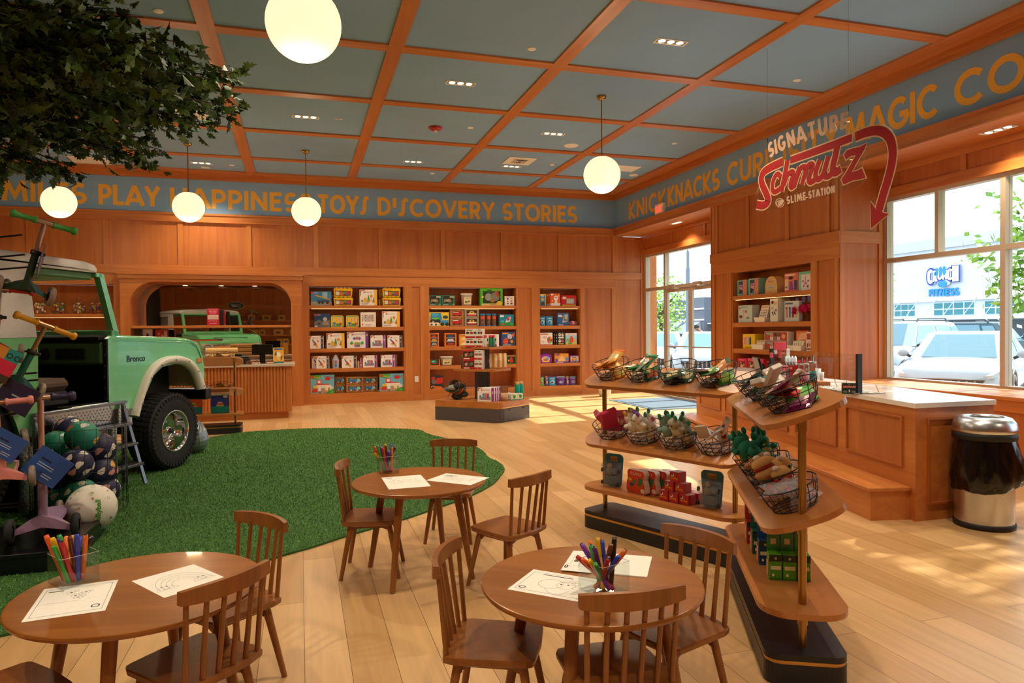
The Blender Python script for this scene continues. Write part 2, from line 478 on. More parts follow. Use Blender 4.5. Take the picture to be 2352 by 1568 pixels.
mb.box(XR-.02, XR+.03, P0-.02, P1+.02, RZ0, RZ1, CHERRY['y'])
mb.box(XR-.002, XR+.03, P0, P1, CZ1, RZ0, CHERRY['y'])
for (a, b_) in ((PC0-.12, PC0), (PC1, PC1+.12)): mb.box(XR-.002, XR+.03, a, b_, 0, CZ1, CHERRY['z'])
for (ya, yb, z0) in ((P0-.02, P0+.01, 0), (P1-.01, P1+.02, 0), (YB-.0, YB+.03, 0)):       # returns of pier and entrance
    for (a, b_) in ((XR-.001, XR+.07), (XW-.11, XW-.03)): mb.box(a, b_, ya, yb, 0, BZ0, CHERRY['z'])
    mb.box(XR-.001, XW-.03, ya-.002, yb+.002, RZ0, RZ1, CHERRY['x'])
    mb.box(XR+.07, XW-.11, ya, yb, 0, .74, CHERRY['x'])
for (a, b_, z) in ((P1, YB, 3.10), (1.5, P0, 3.14)):          # header panelling and soffit boards
    mb.box(XW-.075, XW-.03, a, b_, z-.02, z+.1, CHERRY['y']); mb.box(XW-.075, XW-.03, a, b_, BZ0-.06, BZ0+.03, CHERRY['y'])
    n = int((b_-a)/1.05)
    for k in range(n+1):
        y = a+.04+(b_-a-.08)*k/n; mb.box(XW-.07, XW-.03, y-.035, y+.035, z+.1, BZ0-.06, CHERRY['z'])
struct(mb, 'trim_5')
# far sides of the room, seen only in the mirror
mb = MB(); mb.box(XL-.2, XL, YF, YB, 0, BZ0, CHERRY_P); mb.box(XL-.2, XL, YF, YB, BZ0, ZC, BLUEW)
for k in range(14): mb.box(XL-.01, XL+.02, YF+.6+k*1.3, YF+.69+k*1.3, 0, BZ0, CHERRY['z'])
mb.box(XL-.01, XL+.03, YF, YB, RZ0, RZ1, CHERRY['y']); struct(mb, 'wall_left')
mb = MB(); mb.box(XL-.2, XW+.2, YF-.2, YF, 0, BZ0, CHERRY_P); mb.box(XL-.2, XW+.2, YF-.2, YF, BZ0, ZC, BLUEW)
for k in range(14): mb.box(XL+.4+k*1.1, XL+.49+k*1.1, YF-.01, YF+.02, 0, BZ0, CHERRY['z'])
mb.box(XL, XR, YF-.01, YF+.03, RZ0, RZ1, CHERRY['x']); mb.box(XL, XR, YF-.01, YF+.05, BZ0, FZ0, CHERRY['x']); struct(mb, 'wall_front')
mb = MB()
for (a, b_) in ((2.19, 2.365), (4.475, 4.775), (6.02, 6.66), (.045, .16), (5.92, 6.02)): mb.box(a, b_, YB-.012, YB+.001, 0, .07, CHERRY['x'])
struct(mb, 'baseboard_back')
mb = MB(); mb.box(XR-.012, XR+.0, P0, PC0, 0, .07, CHERRY['y']); mb.box(XR-.012, XR, PC1, P1, 0, .07, CHERRY['y'])
mb.box(XR-.16, XR-.146, 1.5, P0-.03, 0, .07, CHERRY['y']); struct(mb, 'baseboard_right')

# ---- niche frame, arch and cornice
YN = 13.95
def arc(cx, cz, r, a0, a1, n=10):
    return [(cx+r*math.cos(math.radians(a0+(a1-a0)*i/n)), cz+r*math.sin(math.radians(a0+(a1-a0)*i/n))) for i in range(n+1)]
rad = .42
mb = MB()
mb.box(-3.085, NX0, YN, YB+.03, 0, NZT-rad, CHERRY['z']); mb.box(NX1, .045, YN, YB+.03, 0, NZT-rad, CHERRY['z'])
poly = [(-3.085, NZT-rad), (NX0, NZT-rad)]+arc(NX0+rad, NZT-rad, rad, 180, 90)[1:]+arc(NX1-rad, NZT-rad, rad, 90, 0)+[(.045, NZT-rad), (.045, 2.42), (-3.085, 2.42)]
mb.prism(poly, YN, YB+.03, CHERRY['x'], 'y')
mb.box(-3.11, .07, YN-.03, YB, 2.42, 2.50, CHERRY['x']); mb.box(-3.13, .09, YN-.06, YB, 2.50, 2.545, CHERRY['x'])
mb.box(-3.1, NX0, YN-.012, YN, 0, .07, CHERRY['x']); mb.box(NX1, .06, YN-.012, YN, 0, .07, CHERRY['x'])
path = [(NX0, .0), (NX0, NZT-rad)]+arc(NX0+rad, NZT-rad, rad, 180, 90)[1:]+arc(NX1-rad, NZT-rad, rad, 90, 0)+[(NX1, 0)]
NY1 = YB+.56
mb.loft([[(p[0], YB+.02, p[1]) for p in path], [(p[0], NY1, p[1]) for p in path]], CHERRY['z'], smooth=False, cap=False, closed=False)
struct(mb, 'trim_6')

# ---- painted frieze lettering
GLY = {}
def A(cx, cz, rx, rz, a0, a1, n=12):
    return [(cx+rx*math.cos(math.radians(a0+(a1-a0)*i/n)), cz+rz*math.sin(math.radians(a0+(a1-a0)*i/n))) for i in range(n+1)]
GLY.update({
 'A': (.95, [[(.0, 0), (.475, 1.0)], [(.475, 1.0), (.95, 0)], [(.2, .28), (.75, .28)]]),
 'C': (.86, [A(.5, .5, .42, .42, 45, 315, 18)]),
 'D': (.82, [[(.1, 0), (.1, 1)], [(.1, .91), (.3, .91)]+A(.3, .5, .42, .41, 90, -90)+[(.1, .09)]]),
 'E': (.62, [[(.1, 0), (.1, 1)], [(.1, .91), (.62, .91)], [(.1, .52), (.56, .52)], [(.1, .09), (.62, .09)]]),
 'F': (.6, [[(.1, 0), (.1, 1)], [(.1, .91), (.6, .91)], [(.1, .5), (.52, .5)]]),
 'G': (.92, [A(.5, .5, .42, .42, 45, 352, 18), [(.96, .44), (.54, .44)]]),
 'H': (.82, [[(.1, 0), (.1, 1)], [(.72, 0), (.72, 1)], [(.1, .5), (.72, .5)]]),
 'I': (.2, [[(.1, 0), (.1, 1)]]),
 'K': (.78, [[(.1, 0), (.1, 1)], [(.7, 1), (.16, .46), (.52, .16)]+A(.62, .16, .1, .1, 250, 360, 4)]),
 'L': (.6, [[(.1, 0), (.1, 1)], [(.1, .09), (.6, .09)]]),
 'M': (1.1, [[(.08, 0), (.2, 1)], [(.2, .95), (.55, .25), (.9, .95)], [(.9, 1), (1.02, 0)]]),
 'N': (.84, [[(.1, 0), (.1, 1)], [(.1, .93), (.74, .07)], [(.74, 0), (.74, 1)]]),
 'O': (1.0, [('c', A(.5, .5, .42, .42, 0, 345, 23))]),
 'P': (.68, [[(.1, 0), (.1, 1)], [(.1, .91), (.36, .91)]+A(.36, .66, .25, .25, 90, -90, 8)+[(.1, .41)]]),
 'R': (.72, [[(.1, 0), (.1, 1)], [(.1, .91), (.36, .91)]+A(.36, .68, .24, .23, 90, -90, 8)+[(.1, .45)], [(.34, .45), (.62, .0)]]),
 'S': (.66, [A(.36, .7, .24, .22, 35, 180, 8)+A(.33, .52, .21, .06, 180, 230, 2)+A(.34, .28, .26, .2, 70, -150, 10)]),
 's': (.62, [[(.62, .91), (.42, .91), (.34, .8), (.30, .22), (.22, .09), (.0, .09)]]),
 'T': (.72, [[(.0, .91), (.72, .91)], [(.36, .9), (.36, 0)]]),
 'U': (.82, [[(.1, 1), (.1, .4)]+A(.41, .39, .31, .3, 180, 360, 10)+[(.72, 1)]]),
 'V': (.9, [[(.05, 1), (.45, .04)], [(.45, .04), (.85, 1)]]),
 'Y': (.82, [[(.04, 1), (.41, .46)], [(.78, 1), (.41, .46)], [(.41, .5), (.41, 0)]]),
 'i': (.2, [[(.1, .45), (.1, 1)]]),
})
def word_width(wd, gap=.14):
    return sum(GLY[c][0]+gap for c in wd)-gap
def word(mb, wd, x0, x1, z0, z1, mt, sw=.2, t=.003, gap=.14, y=0.0):
    """a word of strokes filling x0..x1 and z0..z1 of a wall"""
    h = z1-z0; k = (x1-x0)/word_width(wd, gap); x = x0
    for c in wd:
        w, st = GLY[c]
        for q, pl in enumerate(st):
            closed = pl[0] == 'c'
            pts = pl[1] if closed else pl
            mb.ribbon([(x+p[0]*k, z0+p[1]*h) for p in pts], sw*h, t+.0002*q, mt, closed=closed, y=y)
        x += (w+gap)*k
LZ0, LZ1 = 3.76, 4.125
frieze = MB()
for wd, pa, pb in (('MILES', 5, 197), ('PLAY', 227, 366), ('HAPPINESS', 391, 716), ('TOYs', 731, 847), ('DisCOVERY', 868, 1136), ('STORIES', 1155, 1325)):
    a = at_y(pa, 480, YB)[0]; b_ = at_y(pb, 480, YB)[0]
    word(frieze, wd, a, b_, LZ0, LZ1, YELLOWP, y=YB+.0195)
a = at_y(5, 480, YB)[0]; word(frieze, 'S', a-.5, a-.15, LZ0, LZ1, YELLOWP, y=YB+.0195)
o = frieze.build('painted_lettering', bpy.data.objects['wall_back'])
fr2 = MB(); fr2.M = Matrix.Rotation(-PI/2, 4, 'Z')
def ry(px, py=480): return at_x(px, py, XR)[1]
for wd, pa, pb, za, zb in (('KNICK', 1443, 1528, 480, 480), ('KNACKS', 1532, 1650, 440, 440), ('CURIOSITY', 1668, 1925, 380, 380), ('MAGIC', 1940, 2150, 250, 250), ('COL', 2190, 2420, 180, 180)):
    word(fr2, wd, -ry(pa, za), -ry(pb, zb), LZ0, LZ1, YELLOWP, y=XR+.0195)
fr2.build('painted_lettering', bpy.data.objects['wall_right'])

# ---- glazing: shop window and entrance
def bar(mb, y0, y1, z0, z1, d=.11):
    mb.box(XW-.03, XW-.03+d, y0, y1, z0, z1, ALU)
def pane(mb, y0, y1, z0, z1):
    mb.box(XW+.025, XW+.031, y0, y1, z0, z1, GLASS)
wf = MB(); my = [7.36, 5.75, 4.1, 2.5, 1.5]; zt, zs, zm = 3.12, .705, 2.30
for y in my: bar(wf, y-.03, y+.03, zs, zt)
for k in range(len(my)-1):
    y1, y0 = my[k]-.03, my[k+1]+.03
    bar(wf, y0, y1, zs, zs+.05); bar(wf, y0, y1, zt-.045, zt); bar(wf, y0, y1, zm-.03, zm+.03)
    ym = (y0+y1)/2+.03; bar(wf, ym-.025, ym+.025, zm+.03, zt-.045)
wo = struct(wf, 'window_1')
gp = MB()
for k in range(len(my)-1):
    y1, y0 = my[k]-.03, my[k+1]+.03
    pane(gp, y0, y1, zs+.05, zm-.03); pane(gp, y0, y1, zm+.03, zt-.045)
gp.build('pane', wo)
mb = MB(); mb.box(6.6, XW-.03, 1.5, P0-.025, .69, .73, CHERRY['y'], .006); mb.box(6.63, XW-.05, 1.5, P0-.025, 0, .69, CHERRY_P)
mb.box(6.615, 6.64, 1.5, P0-.025, .58, .69, CHERRY['y']); mb.box(6.615, 6.64, 1.5, P0-.025, 0, .12, CHERRY['y'])
for y in (2.2, 3.5, 4.75, 6.0, 7.2): mb.box(6.616, 6.64, y-.05, y+.05, .12, .58, CHERRY['z'])
struct(mb, 'trim_7')
# entrance
ef = MB(); et, em = 3.08, 2.30
ey = [14.06, 13.2, 11.2, 10.36]
for y in ey: bar(ef, y-.03, y+.03, 0, et)
for k in range(3):
    y1, y0 = ey[k]-.03, ey[k+1]+.03
    bar(ef, y0, y1, et-.05, et); bar(ef, y0, y1, em-.035, em+.035)
    if k != 1: bar(ef, y0, y1, 0, .1)
eo = struct(ef, 'window_2')
gp = MB()
for k in range(3):
    y1, y0 = ey[k]-.03, ey[k+1]+.03
    pane(gp, y0, y1, em+.035, et-.05)
    if k != 1: pane(gp, y0, y1, .1, em-.035)
gp.build('pane', eo)
STAIN = C('#c9c4bc', .3, .8)
for k, (y0, y1) in enumerate(((12.2, 13.16), (11.24, 12.19))):
    df = MB()
    for (a, b_) in ((y0+.005, y0+.06), (y1-.06, y1-.005)): df.box(XW-.02, XW+.03, a, b_, .01, em-.04, ALU)
    df.box(XW-.02, XW+.03, y0+.06, y1-.06, .01, .24, C('#a9a294', .35, .7)); df.box(XW-.02, XW+.03, y0+.06, y1-.06, em-.11, em-.04, ALU)
    d = struct(df, 'door_%d' % (k+1))
    g = MB(); g.box(XW, XW+.006, y0+.06, y1-.06, .24, em-.11, GLASS); g.build('pane', d)
    h = MB(); h.cyl((XW-.07, y0+.05, 1.06), (XW-.07, y1-.05, 1.05), .013, STAIN); h.cyl((XW-.07, y0+.06, 1.06), (XW-.01, y0+.06, 1.06), .01, STAIN); h.cyl((XW-.07, y1-.06, 1.05), (XW-.01, y1-.06, 1.05), .01, STAIN)
    h.build('push_bar', d)
    c = MB(); c.box(XW-.07, XW-.015, (y0+y1)/2+.05, (y0+y1)/2+.32, em-.02, em+.05, ALU, .006); c.tube([(XW-.045, (y0+y1)/2+.28, em-.02), (XW-.14, (y0+y1)/2+.1, em-.03), (XW-.03, (y0+y1)/2-.1, em-.05)], .009, STAIN)
    c.build('door_closer', d)
    if k == 1:
        b2 = MB(); b2.cyl((XW-.035, y1-.035, .05), (XW-.035, y1-.035, .3), .012, STAIN); b2.build('floor_bolt', d)
# ================================================================ CEILING FIXTURES
# recessed triple downlights
def downlight(x, y, z, n=3, yaw=0, lab='', cat='downlight', grp='recessed triple downlights', power=DOWN_W, L=.36, Wd=.125):
    t = thing('recessed_downlight', lab, cat, (x, y, z), yaw, grp)
    m_ = MB(); m_.box(-L/2, L/2, -Wd/2, -Wd/2+.014, -.006, 0, WHITE); m_.box(-L/2, L/2, Wd/2-.014, Wd/2, -.006, 0, WHITE)
    m_.box(-L/2, -L/2+.014, -Wd/2+.014, Wd/2-.014, -.006, 0, WHITE); m_.box(L/2-.014, L/2, -Wd/2+.014, Wd/2-.014, -.006, 0, WHITE)
    m_.box(-L/2+.014, L/2-.014, -Wd/2+.014, Wd/2-.014, -.0022, -.0004, C('#8f8a82', .6)); m_.build('trim_frame', t)
    for i in range(n):
        l = MB(); xx = (i-(n-1)/2)*L*.29
        l.lathe([(0, -.005), (.03, -.005), (.037, -.0024)], (xx, 0, 0), POTL, 20); l.build('lamp', t)
    lamp('downlight_beam', 'SPOT', (x, y, z-.03), power, (1, .82, .585), .05, None, math.radians(125), .7)
    return t
rows = [(96, 1541, 'over the right racks, nearest the letters'), (191, 1058, 'in the panel above the red fire alarm'), (268, 702, 'in the panel right of the tree leaves'), (307, 1271, 'beside the round ceiling speaker'), (371, 949, 'one panel behind the red fire alarm'), (382, 1175, 'next to the square louvred vent'), (374, 463, 'above the word happiness by the pendant')]
for py, px, w in rows:
    p = at_z(px, py, ZC); downlight(p[0], p[1], ZC-.001, lab='white triple downlight in the blue ceiling '+w)
for (x, y) in ((.12, 6.43), (-5.3, 8.9), (-3.44, 10.0), (-5.3, 12.0), (1.9, 2.9), (3.73, 2.9), (-1.61, 1.2), (.12, -.6), (-3.44, 2.9), (1.9, -2.4), (5.5, 4.7), (5.5, -.6), (-5.3, .5)):
    lamp('downlight_beam', 'SPOT', (x, y, ZC-.04), DOWN_W, (1, .82, .585), .05, None, math.radians(125), .7)
p = at_z(2236, 310, BZ0); downlight(XR+.37, p[1]*.97, BZ0+.019, yaw=PI/2, lab='white triple downlight in the wood soffit above the big window', power=DOWN_W*.35)
downlight(XR+.37, 12.1, BZ0+.019, yaw=PI/2, lab='white triple downlight in the wood soffit above the entrance doors', power=DOWN_W*.35)
# small round sprinkler covers, detectors, speakers
def disc(px, py, r, h, nm, lab, cat, grp=None, mt=WHITE):
    p = at_z(px, py, ZC); t = MB(); t.lathe([(0, -h), (r*.9, -h), (r, -h*.6), (r, -.0005)], (0, 0, 0), mt, 24)
    return tag(t.build(nm, None, (p[0], p[1], ZC)), lab, cat, grp)
for px, py, w in ((1221, 112, 'between the big globe lamp and the long downlight'), (1831, 184, 'left of the hanging red sign wire'), (1549, 329, 'right of the tall brass pendant rod'), (1080, 293, 'just right of the red fire alarm'), (363, 25, 'above the tree leaves at the top'), (993, 398, 'near the back wall above the word discovery'), (532, 379, 'near the back wall beside the left pendants')):
    disc(px, py, .047, .008, 'sprinkler_cover', 'small white round sprinkler cover '+w, 'sprinkler', 'sprinkler covers')
disc(1312, 334, .12, .008, 'ceiling_speaker', 'round white speaker in the blue ceiling beside the triple downlight', 'speaker', 'ceiling speakers')
disc(405, 276, .12, .008, 'ceiling_speaker', 'round white speaker in the blue ceiling half hidden by tree leaves', 'speaker', 'ceiling speakers')
disc(1268, 376, .045, .03, 'smoke_detector', 'small white dome detector right of the square ceiling vent', 'detector')
disc(1455, 401, .085, .02, 'smoke_detector', 'flat white round detector behind the right pendant globe', 'detector')
p = at_z(1000, 292, ZC); t = thing('fire_alarm', 'round red fire alarm strobe on the blue ceiling', 'fire alarm', (p[0], p[1], ZC))
a = MB(); a.lathe([(0, -.05), (.05, -.05), (.09, -.03), (.1, -.012), (.1, -.0005)], (0, 0, 0), C('#b3141c', .3), 28); a.build('housing', t)
a = MB(); a.lathe([(0, -.085), (.02, -.08), (.028, -.05)], (0, 0, 0), C('#d8d4d0', .2), 16); a.build('strobe_lens', t)
def vent(px, py, w, d, lab, louvre=True, nm='air_vent'):
    p = at_z(px, py, ZC); t = thing(nm, lab, 'vent', (p[0], p[1], ZC))
    f = MB(); f.box(-w/2, w/2, -d/2, d/2, -.012, -.0005, WHITE, .004); f.build('face_plate', t)
    if louvre:
        l = MB(); k = 9
        l.box(-w*.25, w*.25, -d*.25, d*.25, -.0145, -.0121, C('#5a554e'))
        for i in range(k):
            x = -w*.23+w*.46*i/(k-1); h = d*.24*abs(i-4)/4+.01
            l.box(x-.008, x+.008, -h, h, -.02, -.0146, C('#efe9dd'))
        l.build('louvres', t)
    return t
vent(1193, 369, .5, .5, 'square white louvred air vent in the blue ceiling')
vent(1435, 386, .5, .42, 'plain white square vent grille beside the right pendant globe', False, 'ceiling_grille')
vent(205, 367, .6, .5, 'large white perforated vent under the tree leaves by the back wall', False, 'ceiling_grille')
vent(432, 262, .5, .45, 'white square vent half hidden behind the tree leaves', False, 'ceiling_grille')
p = at_z(778, 273, ZC); a = MB(); a.box(-.05, .05, -.02, .02, -.006, -.0005, WHITE); a.box(-.01, .01, -.012, 0, -.009, -.006, C('#b3141c'))
tag(a.build('ceiling_sensor', None, (p[0], p[1], ZC)), 'tiny white and red sensor plate right of a ceiling downlight', 'sensor')
p = at_z(472, 384, ZC); a = MB(); a.box(-.07, .07, -.05, .05, -.01, -.0005, WHITE); tag(a.build('ceiling_sensor', None, (p[0], p[1], ZC)), 'small white plate on the ceiling behind the second pendant from the left', 'sensor')
# opal globe pendants
def pendant(x, y, zc, lab, r=.236):
    t = thing('globe_pendant', lab, 'pendant lamp', (x, y, ZC), 0, 'opal globe pendants')
    c = MB(); c.lathe([(0, -.055), (.022, -.055), (.05, -.04), (.062, -.02), (.062, -.0005)], (0, 0, 0), BRASS, 24); c.build('canopy', t)
    zz = zc-ZC
    c = MB(); c.cyl((0, 0, zz+r*.985), (0, 0, -.05), .008, BRASS, n=10); c.build('rod', t)
    c = MB(); c.lathe([(.012, r*1.02), (.03, r*1.01), (.1, r*.93), (.105, r*.91)], (0, 0, zz), BRASS, 28); c.build('cap', t)
    c = MB(); c.ball((0, 0, zz), r, GLOBE, 48); c.build('globe', t)
    lamp('globe_light', 'POINT', (x, y, zc-r-.06), 26, (1, .74, .45), .12)
    return t
pendant(.05, 4.66, 3.405, 'big white globe pendant nearest the camera at the top of the picture', .236)
pendant(3.73, 8.16, 3.405, 'white globe pendant on a long brass rod at the right, near the far corner')
pendant(.13, 11.9, 3.41, 'white globe pendant hiding the end of the word happiness')
pendant(-1.645, 11.9, 3.405, 'white globe pendant hiding the letter after play')
pendant(-3.42, 11.9, 3.405, 'white globe pendant hanging under the tip of the tree leaves')
# ================================================================ BUILT-IN BOOKCASES
ROWZ = [1.946, 1.514, 1.093, .699, .2055]
def bookcase(x0, x1, rows, lab, loc=(0, 0, 0), rz=0.0, depth=.40):
    """local: front edge at y=0, opening x0..x1, z as the room"""
    t = thing('built_in_bookcase', lab, 'bookcase', loc, rz)
    e = .0015; x0 += e; x1 -= e
    m_ = MB(); m_.box(x0+.02, x1-.02, depth-.02, depth, CZ0+.001, CZ1-.002, CHERRY_P)
    for k in range(1, 3):
        xx = x0+(x1-x0)*k/2.0-.02 if k == 1 else x1-.05
        for q in range(22): m_.box(xx-.004, xx+.004, depth-.0215, depth-.02, CZ0+.1+q*.09, CZ0+.125+q*.09, C('#3a1d0b'))
    m_.box(x0+.02, x1-.02, .002, .014, CZ1-.0095, CZ1-.002, CHERRY['x']); m_.build('back_panel', t)
    for (a, b_) in ((x0, x0+.02), (x1-.02, x1)):
        m_ = MB(); m_.box(a, b_, .0, depth, CZ0+.001, CZ1-.002, CHERRY['z']); m_.build('side_panel', t)
    for z in rows:
        m_ = MB(); m_.box(x0+.02, x1-.02, .005, depth-.022, z-.066, z-.0005, CHERRY['x'], .003); m_.box(x0+.02, x1-.02, .0052, .016, z-.0735, z-.0662, CHERRY['x']) if z != rows[0] else None; m_.build('shelf', t)
    for z in [CZ1-.002]+[r-.0662 for r in rows]:
        m_ = MB(); m_.box(x0+.06, x1-.06, .03, .037, z-.0032, z-.0002, LEDSTRIP); m_.build('light_strip', t)
    return t
bookcase(*case_x[1], ROWZ[:4], 'built-in wooden bookcase with fifteen toy boxes and yellow tubs, left of the wall socket', (0, YB+.01, 0))
bookcase(*case_x[2], ROWZ[:4], 'built-in wooden bookcase behind the tiered display island', (0, YB+.01, 0))
bookcase(*case_x[3], ROWZ[:4], 'narrow built-in wooden bookcase nearest the far corner with purple sand toys', (0, YB+.01, 0))
bookcase(*case_x[0], [1.79, 1.36, .93, .5], 'built-in wooden bookcase with candy jars, behind the green truck', (0, YB+.01, 0))
bookcase(-PC1, -PC0, ROWZ[:4], 'built-in wooden bookcase on the pier beside the big window', (XR+.01, 0, 0), -PI/2)

# ================================================================ CARTONS AND OTHER GOODS
def deco(mb, dc, w, h, yf):
    for i, d in enumerate(dc):
        t = .0005*(i+1); y = yf-t; k = d[0]
        X = lambda u: (u-.5)*w
        mt = C(d[-1], .45) if k != 't' else C(d[5], .45)
        if k == 'r':
            _, a, b_, c, e, _c = d
            mb.quad((X(a), y, b_*h), (X(c), y, b_*h), (X(c), y, e*h), (X(a), y, e*h), mt)
        elif k == 'e':
            _, cu, cv, ru, rv, _c = d
            mb.add([(X(cu+ru*math.cos(2*PI*q/14)), y, (cv+rv*math.sin(2*PI*q/14))*h) for q in range(14)], [tuple(range(14))], mt)
        elif k == 'p':
            P = d[1]; ar = sum(P[q][0]*P[(q+1) % len(P)][1]-P[(q+1) % len(P)][0]*P[q][1] for q in range(len(P)))
            if ar < 0: P = P[::-1]
            mb.add([(X(u), y, v*h) for u, v in P], [tuple(range(len(P)))], mt)
        elif k == 't':
            mb.text(d[1], X(d[2]), d[3]*h, d[4]*h, mt, y=yf, w=(d[6]*w if len(d) > 6 else None), t=t)
def carton(name, w, h, d, col, dc=(), side=None, top=None, stack=0):
    mb = MB(); m0 = C(col, .4)
    mb.box(-w/2, w/2, -d/2, d/2, 0, h, m0, min(.003, d/5))
    deco(mb, dc, w, h, -d/2)
    if side:
        mb.box(-w/2-.0006, -w/2-.0003, -d/2+.003, d/2-.003, .003, h-.003, C(side, .4)); mb.box(w/2+.0003, w/2+.0006, -d/2+.003, d/2-.003, .003, h-.003, C(side, .4))
    if top: mb.box(-w/2+.003, w/2-.003, -d/2+.003, d/2-.003, h+.0003, h+.0006, C(top, .4))
    return mb
CONF = [('e', .06, .93, .05, .05, '#d8322c'), ('e', .14, .95, .045, .04, '#e9a21f'), ('e', .04, .82, .035, .05, '#3b8f3d'), ('e', .22, .96, .04, .03, '#7b3fa0'), ('e', .05, .7, .03, .05, '#2f6fc0'), ('e', .3, .97, .03, .025, '#d8322c'), ('e', .04, .6, .02, .04, '#e9a21f')]
MAGT = [('p', [(.2, .84), (.26, .89), (.3, .82), (.24, .78)], '#d2342c'), ('t', 'MAGNA-TILES', .5, .81, .05, '#33386a', .42)]
